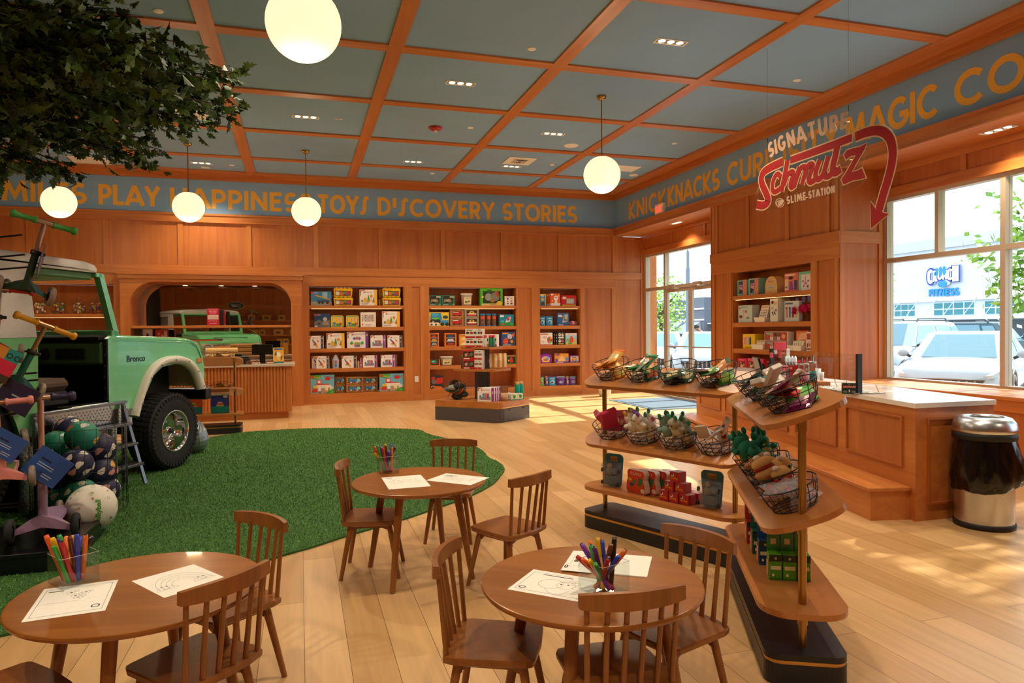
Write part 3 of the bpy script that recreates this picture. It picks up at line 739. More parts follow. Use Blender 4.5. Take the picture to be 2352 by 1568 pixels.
ART = {
 'animals': ('#f6efe8', CONF+MAGT+[('r', .84, 0, 1, 1, '#f0b92e'), ('p', [(.42, .3), (.5, .72), (.58, .3)], '#3f9b3f'), ('r', .24, .2, .4, .38, '#e5b12e'), ('p', [(.22, .38), (.32, .53), (.42, .38)], '#e0a21e'), ('r', .42, .2, .56, .32, '#c98b3a'), ('e', .66, .6, .08, .09, '#e08a2e'), ('r', .6, .3, .74, .46, '#e9dcc0'), ('p', [(.72, .2), (.84, .2), (.82, .4), (.8, .58), (.76, .36)], '#a8682c'), ('r', .08, .22, .2, .36, '#8d8378'), ('r', .06, .1, .5, .13, '#8a8078')]),
 'rocket': ('#f5f0ee', [c for c in CONF[:3]]+MAGT+[('r', .8, 0, .97, 1, '#4a4a52'), ('e', .885, .8, .05, .05, '#d9d2ca'), ('e', .885, .45, .05, .07, '#b96b42'), ('p', [(.14, .72), (.22, .72), (.5, .36), (.4, .26)], '#5e6f9a'), ('p', [(.3, .5), (.38, .54), (.5, .36), (.42, .28)], '#c0402f'), ('p', [(.4, .26), (.5, .36), (.62, .14), (.54, .1)], '#e59a2e'), ('p', [(.5, .68), (.56, .68), (.68, .52), (.6, .5)], '#d9772c'), ('e', .3, .3, .07, .05, '#8f8a60')]),
 'castle': ('#f5f0f0', CONF[:4]+MAGT+[('r', .82, 0, .97, 1, '#8f3f98'), ('r', .88, .55, .93, .75, '#e6d4ea'), ('r', .2, .16, .7, .34, '#a06f9a'), ('r', .3, .3, .42, .5, '#58a8b0'), ('p', [(.28, .5), (.36, .64), (.44, .5)], '#3f6fae'), ('r', .44, .3, .56, .62, '#d4766a'), ('r', .58, .3, .68, .5, '#7a5aa8'), ('p', [(.56, .5), (.63, .66), (.7, .5)], '#c04a5a'), ('r', .12, .16, .22, .36, '#58a8b0'), ('p', [(.1, .36), (.17, .5), (.24, .36)], '#3f6fae'), ('r', .68, .16, .78, .36, '#6aa66a')]),
 'big': ('#f1ebee', CONF+MAGT+[('r', .86, 0, 1, 1, '#6d3d8e'), ('e', .93, .8, .05, .06, '#bba15c'), ('t', '1100', .78, .84, .07, '#6d3d8e', .14), ('p', [(.26, .6), (.34, .7), (.42, .6), (.34, .5)], '#4a6fc0'), ('p', [(.5, .6), (.58, .7), (.66, .6), (.58, .5)], '#8c4ab8'), ('p', [(.38, .62), (.46, .72), (.54, .62), (.46, .52)], '#c0673a'), ('p', [(.12, .32), (.21, .43), (.3, .32), (.21, .21)], '#4aa53f'), ('p', [(.62, .32), (.7, .43), (.79, .32), (.7, .21)], '#3f9f4a'), ('r', .34, .18, .46, .36, '#c98f5a'), ('r', .46, .18, .6, .36, '#6bb04a'), ('r', .34, .1, .6, .18, '#6a4a9c')]),
 'people': ('#f3ede6', [('r', .12+.09*(i % 9), .38+.125*(i//9), .165+.09*(i % 9), .46+.125*(i//9), ('#3c3c40', '#a8443c', '#c9a07a', '#5a6f8c', '#7a5a4a')[(i*7) % 5]) for i in range(36)]+[('e', .12, .18, .05, .05, '#d8452f'), ('r', .3, .14, .7, .17, '#b9857a'), ('r', .3, .08, .6, .1, '#c9a59a')]),
 'crane': ('#3f84b8', [('r', 0, 0, 1, .28, '#9b9a92'), ('r', .55, .55, .8, .95, '#8fb7cf'), ('r', .02, .82, .12, .97, '#d9281e'), ('t', 'CITY', .26, .84, .09, '#f4f4f4', .2), ('p', [(.18, .68), (.22, .76), (.84, .5), (.82, .44)], '#e2a72a'), ('r', .3, .22, .9, .4, '#35597c'), ('r', .78, .4, .93, .5, '#cf7a2a'), ('e', .4, .2, .06, .09, '#26262a'), ('e', .56, .2, .06, .09, '#26262a'), ('e', .8, .2, .06, .09, '#26262a'), ('r', .86, .06, .97, .2, '#c4702e')]),
 'moon': ('#26436e', [('p', [(0, 0), (1, 0), (1, .55), (.6, .42), (.3, .55), (0, .4)], '#6d6c6a'), ('r', .02, .82, .15, .97, '#d9281e'), ('t', 'CITY', .3, .85, .09, '#e8e8e8', .22), ('e', .68, .6, .13, .15, '#b9b9ba'), ('p', [(.5, .2), (.6, .48), (.82, .48), (.92, .2)], '#96928a'), ('e', .3, .26, .1, .09, '#4b4a4a'), ('r', .03, .04, .2, .12, '#e8e8e8'), ('e', .74, .36, .06, .08, '#c87a3a')]),
 'one': ('#e8c22e', [('r', .06, .06, .94, .94, '#3fa0a8'), ('r', .1, .12, .9, .88, '#e9c738'), ('t', '1', .42, .45, .38, '#e07c28'), ('r', .6, .5, .74, .85, '#d8a0b8'), ('e', .26, .34, .12, .12, '#3f78b8'), ('r', .4, .1, .8, .34, '#4f8f4a'), ('e', .78, .3, .1, .12, '#cc3a2c'), ('r', .1, .1, .36, .2, '#3fa0a8')]),
 'duplo': ('#6fb7d2', [('r', 0, 0, 1, .3, '#a8a49a'), ('p', [(.0, .84), (0, 1), (.44, 1), (.42, .84), (.22, .76)], '#48a63a'), ('r', .02, .84, .14, .95, '#d9281e'), ('t', 'duplo', .28, .83, .11, '#e8b820', .24), ('e', .72, .8, .12, .1, '#c8322c'), ('r', .56, .9, .92, .92, '#5a5a60'), ('p', [(.8, .78), (.98, .9), (.96, .84)], '#c8322c'), ('r', .26, .52, .46, .74, '#d8362f'), ('r', .3, .56, .42, .7, '#ece8e2'), ('r', .24, .3, .8, .5, '#e8e2d8'), ('r', .24, .47, .8, .52, '#cc302c'), ('r', .32, .14, .44, .4, '#f2eee6'), ('r', .58, .14, .72, .4, '#f0e2a8'), ('p', [(.8, .5), (.97, .3), (.8, .16)], '#dfe0dd'), ('e', .2, .36, .1, .08, '#e8c23a'), ('p', [(.06, .1), (.3, .1), (.26, .26), (.08, .24)], '#d0302a'), ('p', [(.64, 0), (1, 0), (1, .24), (.72, .12)], '#3f9f3a'), ('t', '2+', .9, .04, .07, '#f4f4f0'), ('e', .62, .14, .06, .07, '#e0a050'), ('r', .36, .03, .42, .12, '#8a4a2a')]),
 'truck': ('#a9743f', [('r', .12, .28, .92, .86, '#2b211b'), ('r', .16, .34, .62, .74, '#3f8fc8'), ('r', .18, .6, .58, .66, '#1d4f80'), ('r', .18, .44, .58, .5, '#1d4f80'), ('p', [(.64, .38), (.64, .78), (.78, .78), (.86, .58), (.86, .38)], '#9cc4d6'), ('r', .2, .76, .4, .82, '#78b04a'), ('r', .42, .76, .58, .82, '#d2662c'), ('e', .28, .34, .06, .09, '#d8d4cc'), ('e', .64, .36, .09, .13, '#8f9ba4'), ('e', .64, .36, .04, .06, '#e0dcd4'), ('e', .84, .14, .07, .08, '#6b4522'), ('r', .14, .1, .5, .15, '#6b4522')]),
 'dino': ('#1f6f58', [('r', .08, .22, .84, .92, '#2a2018'), ('p', [(.12, .3), (.2, .66), (.4, .55), (.62, .7), (.78, .4), (.6, .3), (.4, .42)], '#8a7862'), ('e', .45, .5, .14, .12, '#a59a88'), ('r', .6, .78, .95, .9, '#c8c2b0'), ('e', .88, .12, .05, .07, '#d8a43a'), ('r', .1, .06, .5, .12, '#c8c2b0')]),
 'bigdino': ('#4fae2c', [('r', 0, .86, 1, 1, '#62b82c'), ('r', .12, .14, .9, .84, '#1f2a1c'), ('e', .36, .5, .16, .22, '#8b9088'), ('e', .66, .52, .2, .26, '#77766e'), ('p', [(.62, .82), (.78, .86), (.86, .5), (.74, .54)], '#a8432c'), ('r', .3, .76, .5, .92, '#275c1a'), ('r', .06, 0, .94, .12, '#d9b774'), ('t', 'TERRA', .56, .03, .07, '#5a3a1a', .3), ('e', .84, .14, .12, .13, '#e8b62e'), ('r', .44, .2, .62, .38, '#9a6a3a'), ('e', .1, .5, .05, .06, '#e8c23a')]),
 'smallanimals': ('#ece0d6', [('e', .3, .72, .12, .1, '#4f5a78'), ('e', .7, .74, .12, .07, '#c99a4a'), ('e', .3, .46, .1, .06, '#7a5a4a'), ('e', .7, .5, .12, .07, '#a8443c'), ('e', .3, .24, .12, .07, '#6f5a48'), ('e', .7, .24, .12, .09, '#7d2f2a'), ('r', .1, .9, .6, .95, '#9a8f86')]),
 'monster': ('#e6c22a', [('p', [(.02, .2), (.1, .95), (.6, .95), (.66, .5), (.3, .2)], '#2f86b4'), ('e', .3, .82, .2, .14, '#3fa4cc'), ('r', .16, .5, .5, .62, '#6fc23a'), ('e', .2, .34, .16, .18, '#26262a'), ('e', .44, .36, .14, .16, '#26262a'), ('e', .2, .34, .06, .07, '#a8a8a0'), ('e', .82, .66, .14, .12, '#2a3f4a'), ('p', [(.56, .1), (.58, .44), (.98, .44), (.98, .1)], '#3f8fb8'), ('e', .66, .16, .1, .12, '#26262a'), ('e', .9, .16, .1, .12, '#26262a'), ('r', 0, .05, .48, .28, '#e8e0d0'), ('e', .12, .14, .06, .07, '#5a4a4a'), ('e', .34, .14, .06, .07, '#5a4a4a')]),
 'firetruck': ('#a9743f', [('r', .16, .2, .86, .78, '#3a221a'), ('p', [(.18, .26), (.18, .6), (.56, .6), (.62, .74), (.82, .74), (.84, .26)], '#b41f22'), ('r', .2, .62, .6, .7, '#e8e0d8'), ('e', .3, .26, .07, .1, '#2a2022'), ('e', .7, .26, .07, .1, '#2a2022'), ('r', .06, .88, .5, .94, '#6b4522'), ('e', .86, .88, .06, .06, '#6b4522')]),
 'boat': ('#9d8a78', [('r', .14, .14, .86, .84, '#2f2622'), ('p', [(.18, .48), (.26, .2), (.76, .2), (.84, .48)], '#e8e4de'), ('p', [(.2, .36), (.25, .2), (.76, .2), (.82, .36)], '#c22f2a'), ('e', .5, .6, .18, .16, '#e0b02a'), ('e', .5, .62, .08, .08, '#4a4a48'), ('e', .92, .1, .05, .05, '#6b5a4a')]),
 'water': ('#2083a8', [('p', [(0, .3), (.5, .42), (1, .26), (1, 0), (0, 0)], '#2f8f4a'), ('p', [(.4, .3), (.56, .76), (.8, .8), (.72, .36)], '#ccd4d8'), ('p', [(.5, .5), (.6, .86), (.72, .6), (.62, .44)], '#cc2a30'), ('r', .06, .78, .3, .94, '#e8f0f0'), ('e', .86, .14, .12, .1, '#3fb04a'), ('e', .2, .4, .12, .1, '#38b0d0'), ('e', .22, .16, .1, .08, '#d84a2e')]),
 'orange': ('#e07a24', [('r', .12, .1, .88, .92, '#2a2a30'), ('r', .14, .64, .86, .67, '#b8c4cc'), ('r', .14, .36, .86, .39, '#b8c4cc'), ('p', [(.22, .7), (.3, .84), (.66, .84), (.78, .7)], '#c0362a'), ('p', [(.2, .42), (.28, .56), (.7, .58), (.8, .42)], '#d89a2e'), ('p', [(.22, .14), (.3, .28), (.7, .28), (.8, .14)], '#9aa4ac'), ('e', .16, .06, .1, .05, '#4a6a9a')]),
 'orange2': ('#dc7420', [('r', .12, .1, .88, .92, '#2a2a30'), ('r', .14, .64, .86, .67, '#b8c4cc'), ('r', .14, .36, .86, .39, '#b8c4cc'), ('p', [(.22, .7), (.3, .84), (.66, .84), (.78, .7)], '#3a4a8c'), ('p', [(.2, .42), (.28, .56), (.7, .58), (.8, .42)], '#d8d8dc'), ('p', [(.22, .14), (.3, .28), (.7, .28), (.8, .14)], '#b02f2a')]),
 'sandbox': ('#e2a04a', [('p', [(.1, .5), (.3, .78), (.6, .7), (.9, .84), (.9, .6), (.5, .54)], '#f0cc8a'), ('r', .06, .82, .6, .92, '#c86a2a'), ('p', [(.1, .2), (.4, .36), (.9, .24), (.9, .12), (.1, .1)], '#f0d6a0'), ('r', .08, .02, .9, .08, '#b9601e')]),
 'robot': ('#2d4f8a', [('p', [(.1, .2), (.3, .6), (.5, .4), (.4, .1)], '#e0552a'), ('e', .6, .66, .18, .2, '#b8c0c8'), ('p', [(.5, .5), (.9, .44), (.84, .1), (.5, .2)], '#3a3f4a'), ('e', .26, .36, .14, .14, '#d83a26'), ('e', .74, .3, .1, .12, '#d88a2a'), ('r', .08, .84, .5, .94, '#e09a2a'), ('p', [(.7, .8), (.96, .9), (.9, .6)], '#e0662a'), ('r', .1, .02, .7, .08, '#c9c4b8')]),
 'greentoy': ('#3f3a30', [('r', 0, 0, 1, .12, '#e0762a'), ('r', .0, .12, .08, 1, '#e0762a'), ('r', .92, .12, 1, 1, '#e0762a'), ('e', .4, .66, .26, .2, '#3fae8a'), ('e', .32, .7, .06, .06, '#e8e8e0'), ('r', .24, .3, .8, .42, '#b02a2a'), ('e', .3, .24, .08, .08, '#1e1e20'), ('e', .7, .24, .08, .08, '#1e1e20')]),
 'engine': ('#2c2a2c', [('r', 0, 0, 1, .1, '#e0762a'), ('p', [(.4, .4), (.5, .8), (.98, .86), (.98, .44)], '#c22a2a'), ('e', .26, .8, .16, .12, '#b83028'), ('e', .3, .56, .18, .16, '#6f6a66'), ('e', .14, .2, .13, .14, '#26262a'), ('e', .14, .2, .05, .06, '#b8b4b0'), ('p', [(.16, .34), (.3, .14), (.9, .12), (.9, .2), (.4, .24)], '#e07a2a')]),
 'redgreen': ('#2f8f3f', [('r', .1, .1, .9, .8, '#2a1d1a'), ('p', [(.3, .2), (.4, .7), (.6, .74), (.72, .2)], '#c22a2c'), ('e', .24, .4, .08, .1, '#e0c23a'), ('r', .1, .84, .9, .96, '#d23a2c')]),
 'bug': ('#2090c0', [('r', .0, .9, 1, 1, '#e0b52a'), ('r', .9, 0, 1, 1, '#e0b52a'), ('e', .45, .55, .26, .16, '#c8a878'), ('e', .5, .2, .3, .14, '#5a3a28'), ('e', .4, .84, .3, .04, '#e8e8e8')]),
 'doll': ('#e2622a', [('r', 0, 0, 1, .2, '#ece6e0'), ('e', .55, .62, .22, .2, '#f0ece8'), ('e', .48, .66, .06, .05, '#d8622a'), ('e', .62, .66, .06, .05, '#d8622a'), ('p', [(.4, .2), (.45, .46), (.66, .46), (.72, .2)], '#e8e0da'), ('r', .06, .84, .3, .96, '#f0ece8'), ('e', .8, .8, .08, .06, '#f2d0b8'), ('e', .2, .4, .07, .06, '#f2d0b8')]),
 'bluetruck': ('#2c5f96', [('p', [(.4, .2), (.56, .86), (.9, .9), (.84, .3)], '#aab2ba'), ('p', [(.5, .4), (.62, .76), (.84, .6), (.76, .34)], '#6a6f76'), ('e', .72, .6, .1, .1, '#d8b23a'), ('r', .08, .68, .44, .74, '#e4e8ec'), ('r', .08, .78, .4, .84, '#e4e8ec'), ('r', 0, 0, 1, .14, '#1f4a80'), ('r', .1, .04, .5, .09, '#d2d8de'), ('e', .14, .92, .05, .04, '#d83a2c')]),
 'abc': ('#eee8e2', [('e', .78, .4, .2, .28, '#c63a2c'), ('e', .64, .5, .08, .08, '#4aa03a'), ('e', .86, .56, .08, .1, '#e0a22a'), ('e', .82, .24, .1, .1, '#7ab83a'), ('e', .68, .26, .08, .08, '#d84a8a'), ('t', '123', .3, .2, .16, '#a84a3a'), ('t', 'ABC', .4, .56, .16, '#b83a7a'), ('r', .1, .86, .66, .92, '#b03a32'), ('r', 0, 0, 1, .05, '#c63a2c')]),
 'skulls': ('#1f1f22', [('e', .3, .78, .2, .12, '#e6e2d8'), ('e', .72, .76, .18, .12, '#d8cfa8'), ('e', .3, .3, .2, .12, '#e6e2d8'), ('e', .72, .3, .2, .12, '#c83a4a'), ('r', .1, .5, .9, .62, '#e2ded6'), ('e', .24, .8, .05, .04, '#1f1f22'), ('e', .36, .8, .05, .04, '#1f1f22'), ('e', .24, .32, .05, .04, '#1f1f22'), ('e', .36, .32, .05, .04, '#1f1f22'), ('r', .1, .04, .9, .12, '#d8a43a')]),
 'dinosand': ('#9fd0dc', [('r', 0, .8, 1, 1, '#e6dce0'), ('t', 'Dino', .5, .82, .12, '#c8468a', .6), ('p', [(.3, .2), (.4, .7), (.56, .76), (.72, .5), (.66, .2)], '#d84a32'), ('e', .2, .4, .12, .14, '#6ab83a'), ('e', .8, .36, .12, .16, '#e0a83a'), ('r', 0, 0, 1, .18, '#e8c23a'), ('e', .4, .12, .2, .08, '#58a83a')]),
 'sandcastle': ('#e0922e', [('r', 0, 0, 1, .14, '#6a3a9a'), ('p', [(.24, .16), (.3, .5), (.5, .76), (.7, .5), (.78, .16)], '#e8c08a'), ('r', .3, .4, .38, .66, '#d8a868'), ('r', .62, .4, .7, .66, '#d8a868'), ('e', .86, .4, .1, .2, '#4a86b8'), ('r', .06, .8, .34, .96, '#7a3aa8'), ('e', .12, .3, .1, .16, '#6a4aa8'), ('r', .1, .03, .6, .09, '#e8d8f0')]),
 'lunch': ('#7a3aa0', [('r', .06, .16, .94, .9, '#d8c29a'), ('e', .5, .6, .34, .16, '#e0a23a'), ('e', .3, .36, .16, .1, '#c83a3a'), ('e', .66, .36, .16, .1, '#3a86b8'), ('r', .2, .72, .7, .84, '#6a3a9a'), ('e', .5, .22, .2, .05, '#58a83a')]),
 'purse': ('#7fc0b8', [('r', .62, 0, 1, 1, '#d98a72'), ('r', .14, .12, .62, .92, '#2f4f6a'), ('r', .24, .3, .56, .7, '#c9a0b8'), ('p', [(.24, .2), (.52, .2), (.5, .36), (.26, .42)], '#26303c'), ('r', .3, .56, .5, .64, '#a83a4a'), ('e', .5, .2, .07, .05, '#3a9a8a')]),
 'doll2': ('#e0766a', [('r', .06, .1, .3, .7, '#e6cdb0'), ('p', [(.36, .1), (.42, .55), (.6, .55), (.68, .1)], '#8c4a9a'), ('e', .5, .68, .12, .1, '#d89a72'), ('e', .5, .74, .17, .09, '#3a2620'), ('r', .08, .86, .8, .94, '#f0e0d8'), ('r', .74, .1, .96, .6, '#3a4a7a'), ('e', .16, .26, .08, .06, '#3f8a5a')]),
 'chand': ('#e9dfe0', [('r', 0, .86, 1, 1, '#72c0a0'), ('r', .02, .04, .22, .86, '#8accb0'), ('r', .56, .4, .6, .78, '#b85a9a'), ('e', .58, .38, .14, .06, '#c06aa8'), ('e', .38, .5, .09, .05, '#9a6a8a'), ('e', .8, .5, .09, .05, '#9a6a8a'), ('e', .44, .24, .08, .06, '#8a7a8c'), ('e', .76, .22, .09, .07, '#7a5a7c')]),
 'teal': ('#bfd2ce', [('e', .12, .84, .05, .05, '#b02a30'), ('r', .3, .26, .66, .6, '#d8d2cc'), ('r', .36, .3, .46, .74, '#c4b0b8'), ('e', .2, .34, .12, .1, '#6a3a36'), ('e', .7, .26, .14, .06, '#8a8490'), ('r', .2, .86, .7, .92, '#8fb0ac'), ('r', .52, .56, .64, .7, '#a84a4a')]),
 'macaron': ('#d8e0d8', [('e', .3, .84, .16, .07, '#2f2f30'), ('e', .6, .8, .2, .08, '#e0a890'), ('e', .3, .6, .13, .05, '#c8a0b8'), ('p', [(.2, .4), (.28, .46), (.44, .3), (.4, .26)], '#2c2c30'), ('p', [(.44, .42), (.5, .48), (.66, .34), (.6, .28)], '#2c2c30'), ('e', .7, .5, .1, .05, '#8a5a3a'), ('r', .92, 0, 1, 1, '#b08a3a')]),
 'pops': ('#c6cfd2', [('r', .06, .84, .6, .92, '#4a5a66'), ('r', .1, .2, .24, .66, '#c07a6a'), ('r', .32, .2, .46, .66, '#4a7a9a'), ('r', .54, .2, .68, .66, '#8a3a4a'), ('r', .76, .2, .9, .66, '#d0a87a'), ('e', .17, .66, .07, .06, '#a83a3a'), ('e', .39, .66, .07, .06, '#3a5a9a'), ('r', .14, .1, .2, .2, '#e0c49a'), ('r', .36, .1, .42, .2, '#e0c49a'), ('r', .58, .1, .64, .2, '#e0c49a')]),
 'yellow': ('#e6c31c', [('r', .1, .28, .72, .8, '#d88a8a'), ('r', .34, .28, .48, .8, '#e0b0a0'), ('r', .48, .3, .58, .78, '#7aa86a'), ('r', .58, .3, .7, .78, '#3a3a4a'), ('r', .2, .08, .7, .14, '#a88a10')]),
 'collage': ('#e0d2cc', [('r', .02, .04, .98, .96, '#8c5a4a'), ('e', .14, .5, .12, .4, '#a8422f'), ('r', .26, .52, .4, .9, '#c88a7a'), ('r', .42, .52, .56, .9, '#5a3a34'), ('r', .26, .1, .4, .46, '#d8c4c4'), ('r', .42, .1, .56, .46, '#9a6a5a'), ('r', .58, .52, .7, .9, '#7a4a3a'), ('r', .58, .1, .7, .46, '#c8a8c8'), ('r', .74, .06, .96, .94, '#b8422a'), ('e', .2, .78, .12, .1, '#7fb8ac'), ('e', .85, .5, .08, .24, '#d8a06a')]),
 'book': ('#c8543c', [('r', .08, .06, .92, .94, '#d8956a'), ('p', [(.16, .5), (.4, .9), (.84, .9), (.84, .6)], '#e2b08a'), ('r', .5, .2, .74, .5, '#b83a2a'), ('e', .34, .32, .12, .1, '#e8d8c8'), ('r', .2, .1, .7, .16, '#8a3a26')]),
 'heartbox': ('#dfd4c8', [('r', .12, .6, .88, .92, '#a83a36'), ('e', .3, .3, .14, .12, '#8a3a30'), ('e', .66, .34, .14, .1, '#c8605a'), ('r', .12, .08, .88, .14, '#7a2a26'), ('e', .5, .48, .1, .06, '#d8a29a')]),
 'pink': ('#cc2450', [('r', .14, .1, .86, .8, '#6a2a28'), ('e', .3, .3, .12, .1, '#d8b28a'), ('e', .6, .26, .14, .1, '#c86a4a'), ('e', .45, .5, .14, .1, '#d8c08a'), ('e', .7, .56, .1, .1, '#b88a5a'), ('e', .34, .7, .1, .06, '#c89a6a'), ('r', .1, .86, .7, .94, '#e06a88')]),
 'redwhite': ('#efe9e4', [('r', 0, 0, 1, .2, '#c22b2e'), ('e', .2, .56, .13, .13, '#3a3a3c'), ('e', .5, .56, .14, .14, '#cf3a36'), ('e', .8, .56, .13, .13, '#2f5a4a'), ('r', .1, .82, .6, .9, '#8a8480'), ('e', .84, .1, .06, .05, '#f0ece8')]),
 'redwin': ('#c22b2e', [('r', .06, .24, .94, .86, '#3f342c'), ('e', .3, .5, .12, .18, '#b8a888'), ('e', .56, .46, .12, .16, '#7a4a3a'), ('e', .76, .56, .12, .2, '#5a8a6a'), ('e', .44, .66, .08, .08, '#c84a3a'), ('r', .1, .06, .6, .16, '#efe4dc')]),
 'dot': ('#e9e4df', [('e', .55, .55, .26, .3, '#2a8fc0'), ('r', .08, .08, .92, .18, '#2f9a98'), ('r', .08, .84, .4, .92, '#6a6a6a')]),
 'dotp': ('#e9e4df', [('e', .55, .55, .26, .3, '#c03a6a'), ('r', .08, .08, .92, .18, '#2f9a98'), ('r', .08, .84, .4, .92, '#6a6a6a')]),
 'dotg': ('#e4e6e0', [('e', .55, .55, .26, .3, '#2f9f4a'), ('r', .0, .0, 1, .14, '#2aa09a'), ('r', .08, .84, .4, .92, '#2aa09a')]),
}
def goods(kind, w, h, d, **k):
    col, dc = ART[kind]; return carton(kind, w, h, d, col, dc, **k)
def brick_tub(w, h, d):
    mb = MB(); ym = C('#e8bd1d', .3); z1 = h*.9
    mb.loft([[(sx_*w/2*f, sy_*d/2*f, z) for sx_, sy_ in ((-1, -1), (1, -1), (1, 1), (-1, 1))] for z, f in ((0, .9), (h*.66, .97), (h*.66, 1.0), (h*.76, 1.0), (h*.76, .97), (z1, .95))], ym, smooth=False)
    for i in range(4):
        for j in range(2): mb.cyl((w*(i-1.5)*.22, d*(j-.5)*.42, z1), (w*(i-1.5)*.22, d*(j-.5)*.42, h), w*.075, ym, n=14)
    f = -d/2*.955-.006
    deco(mb, [('r', .1, .12, .9, .62, '#7a3a2a'), ('r', .12, .16, .3, .56, '#d8cfc8'), ('e', .42, .34, .12, .18, '#c8722a'), ('e', .6, .42, .1, .14, '#3f9a3f'), ('e', .76, .36, .12, .18, '#c2304a'), ('e', .7, .2, .1, .06, '#3a5aa8'), ('r', .04, .66, .14, .75, '#d9281e'), ('t', 'CLASSIC', .3, .67, .06, '#8a5a10', .24)], w, h, f)
    return mb
def terra_tub(w, h, d):
    mb = MB(); n = 24
    mb.lathe([(w*.40, 0), (w*.41, .004), (w*.47, h*.92), (w*.47, h*.93)], (0, 0, 0), film('pail_plastic', '#cbb8a0', .75), n, sx=1, sy=d/w)
    mb.lathe([(0, .004), (w*.40, .004)], (0, 0, 0), C('#a08a70'), n, sx=1, sy=d/w)
    mb.lathe([(w*.5, h*.9), (w*.51, h*.98), (w*.48, h), (0, h)], (0, 0, 0), C('#e6e0d6'), n, sx=1, sy=d/w)
    for i in range(10): mb.ball((w*.24*math.cos(i*2.4), d*.2*math.sin(i*2.4), h*(.15+.07*i)), w*.13, C(('#6a5a3a', '#8a6a4a', '#3f4a34')[i % 3]), 8)
    deco(mb, [('r', .2, .1, .8, .7, '#d8c9a0'), ('t', 'TERRA', .5, .56, .08, '#4a3a20', .42), ('e', .4, .3, .12, .1, '#6a7a3a'), ('e', .62, .34, .1, .08, '#8a5a2a')], w, h, -d*.475)
    mb.tube([(w*.5*math.cos(a_), -d*.1, h*.94-w*.16*math.sin(a_)) for a_ in [PI*i/10 for i in range(11)]], .004, WHITE)
    return mb
def tin(w, h, d, kind):
    mb = MB(); col, dc = ART[kind]; r = min(w, h)*.14; pts = []
    for cx, cz, a0 in ((w/2-r, r, -90), (w/2-r, h-r, 0), (-w/2+r, h-r, 90), (-w/2+r, r, 180)): pts += arc(cx, cz, r, a0, a0+90, 4)
    mb.prism(pts, -d/2, d/2, C(col, .3), 'y'); deco(mb, dc, w*.97, h*.97, -d/2); return mb
def tube_case(w, h, d):
    mb = MB(); mb.cyl((0, 0, h*.06), (0, 0, h*.9), w*.45, film('tube_film', '#8a6a50', .55), n=16, cap=False)
    mb.cyl((0, 0, 0), (0, 0, h*.06), w*.47, C('#1f78b8'), n=16)
    for i in range(9): mb.ball((w*.18*math.cos(i*2.2), w*.18*math.sin(i*2.2), h*(.12+.085*i)), w*.2, C(('#6a4a34', '#4a3a34', '#8a8478', '#a8643a')[i % 4]), 8)
    mb.cyl((0, 0, h*.88), (0, 0, h), w*.47, C('#1f78b8'), n=16); mb.box(-w*.3, w*.3, -w*.49, -w*.46, h*.55, h*.8, C('#c9502a'))
    return mb
def pouch(w, h, d, cols, hang=True):
    """stand-up bag with a header"""
    mb = MB(); c0, c1, c2 = cols; n = 10; R = []
    for k in range(9):
        v = k/8; th = d/2*(1-v)**.6*(1 if k else .9); ww = w/2*(1-.06*math.sin(v*PI))
        R.append([(ww*math.cos(2*PI*i/n), th*math.sin(2*PI*i/n)+.0, h*v) for i in range(n)])
    mb.loft(R, C(c0, .25))
    def ell(u, v, ru, rv, c, k):
        th = d/2*(1-min(.97, v))**.6+.003+.0006*k
        mb.add([((u-.5+ru*math.cos(2*PI*q/12))*w, -th-.002, (v+rv*math.sin(2*PI*q/12))*h) for q in range(12)], [tuple(range(12))], C(c, .3))
    ell(.5, .42, .3, .22, c1, 0); ell(.45, .38, .16, .12, c2, 1); ell(.5, .8, .3, .06, c1, 2)
    mb.box(-w*.42, w*.42, -.003, .003, h*.97, h*1.08, C(c2, .4))
    return mb
def doodle(w, h, d):
    mb = MB(); r = h*.2; pts = arc(w/2-r*.3, r*.3, r*.3, -90, 0, 3)+arc(w/2-r, h-r, r, 0, 90, 5)+arc(-w/2+r, h-r, r, 90, 180, 5)+arc(-w/2+r*.3, r*.3, r*.3, 180, 270, 3)
    mb.prism(pts, -d/2, d/2, C('#c4211f', .3), 'y')
    deco(mb, [('r', .34, .2, .86, .7, '#9aa09a'), ('r', .05, 0, .95, .12, '#e0b32a'), ('e', .2, .75, .14, .12, '#e8d8c8'), ('r', .38, .24, .82, .66, '#b4bab4')], w, h, -d/2); return mb
def carry_case(w, h, d):
    mb = MB(); pts = arc(w*.3, h*.2, w*.2, -90, 0, 5)+arc(w*.28, h*.62, w*.22, 0, 80, 5)+arc(-w*.28, h*.62, w*.22, 100, 180, 5)+arc(-w*.3, h*.2, w*.2, 180, 270, 5)
    mb.prism(pts, -d/2, d/2, C('#8a2fa8', .3), 'y')
    deco(mb, [('e', .5, .42, .36, .28, '#d8b8a0'), ('e', .36, .44, .14, .14, '#e0a83a'), ('e', .62, .46, .14, .16, '#6aa0c8'), ('e', .5, .32, .2, .08, '#c84a4a'), ('r', .2, .1, .8, .18, '#e0c83a')], w, h, -d/2)
    mb.tube([(-w*.18, 0, h*.84), (-w*.16, 0, h*.96), (0, 0, h), (w*.16, 0, h*.96), (w*.18, 0, h*.84)], .012, C('#8a2fa8', .3)); return mb
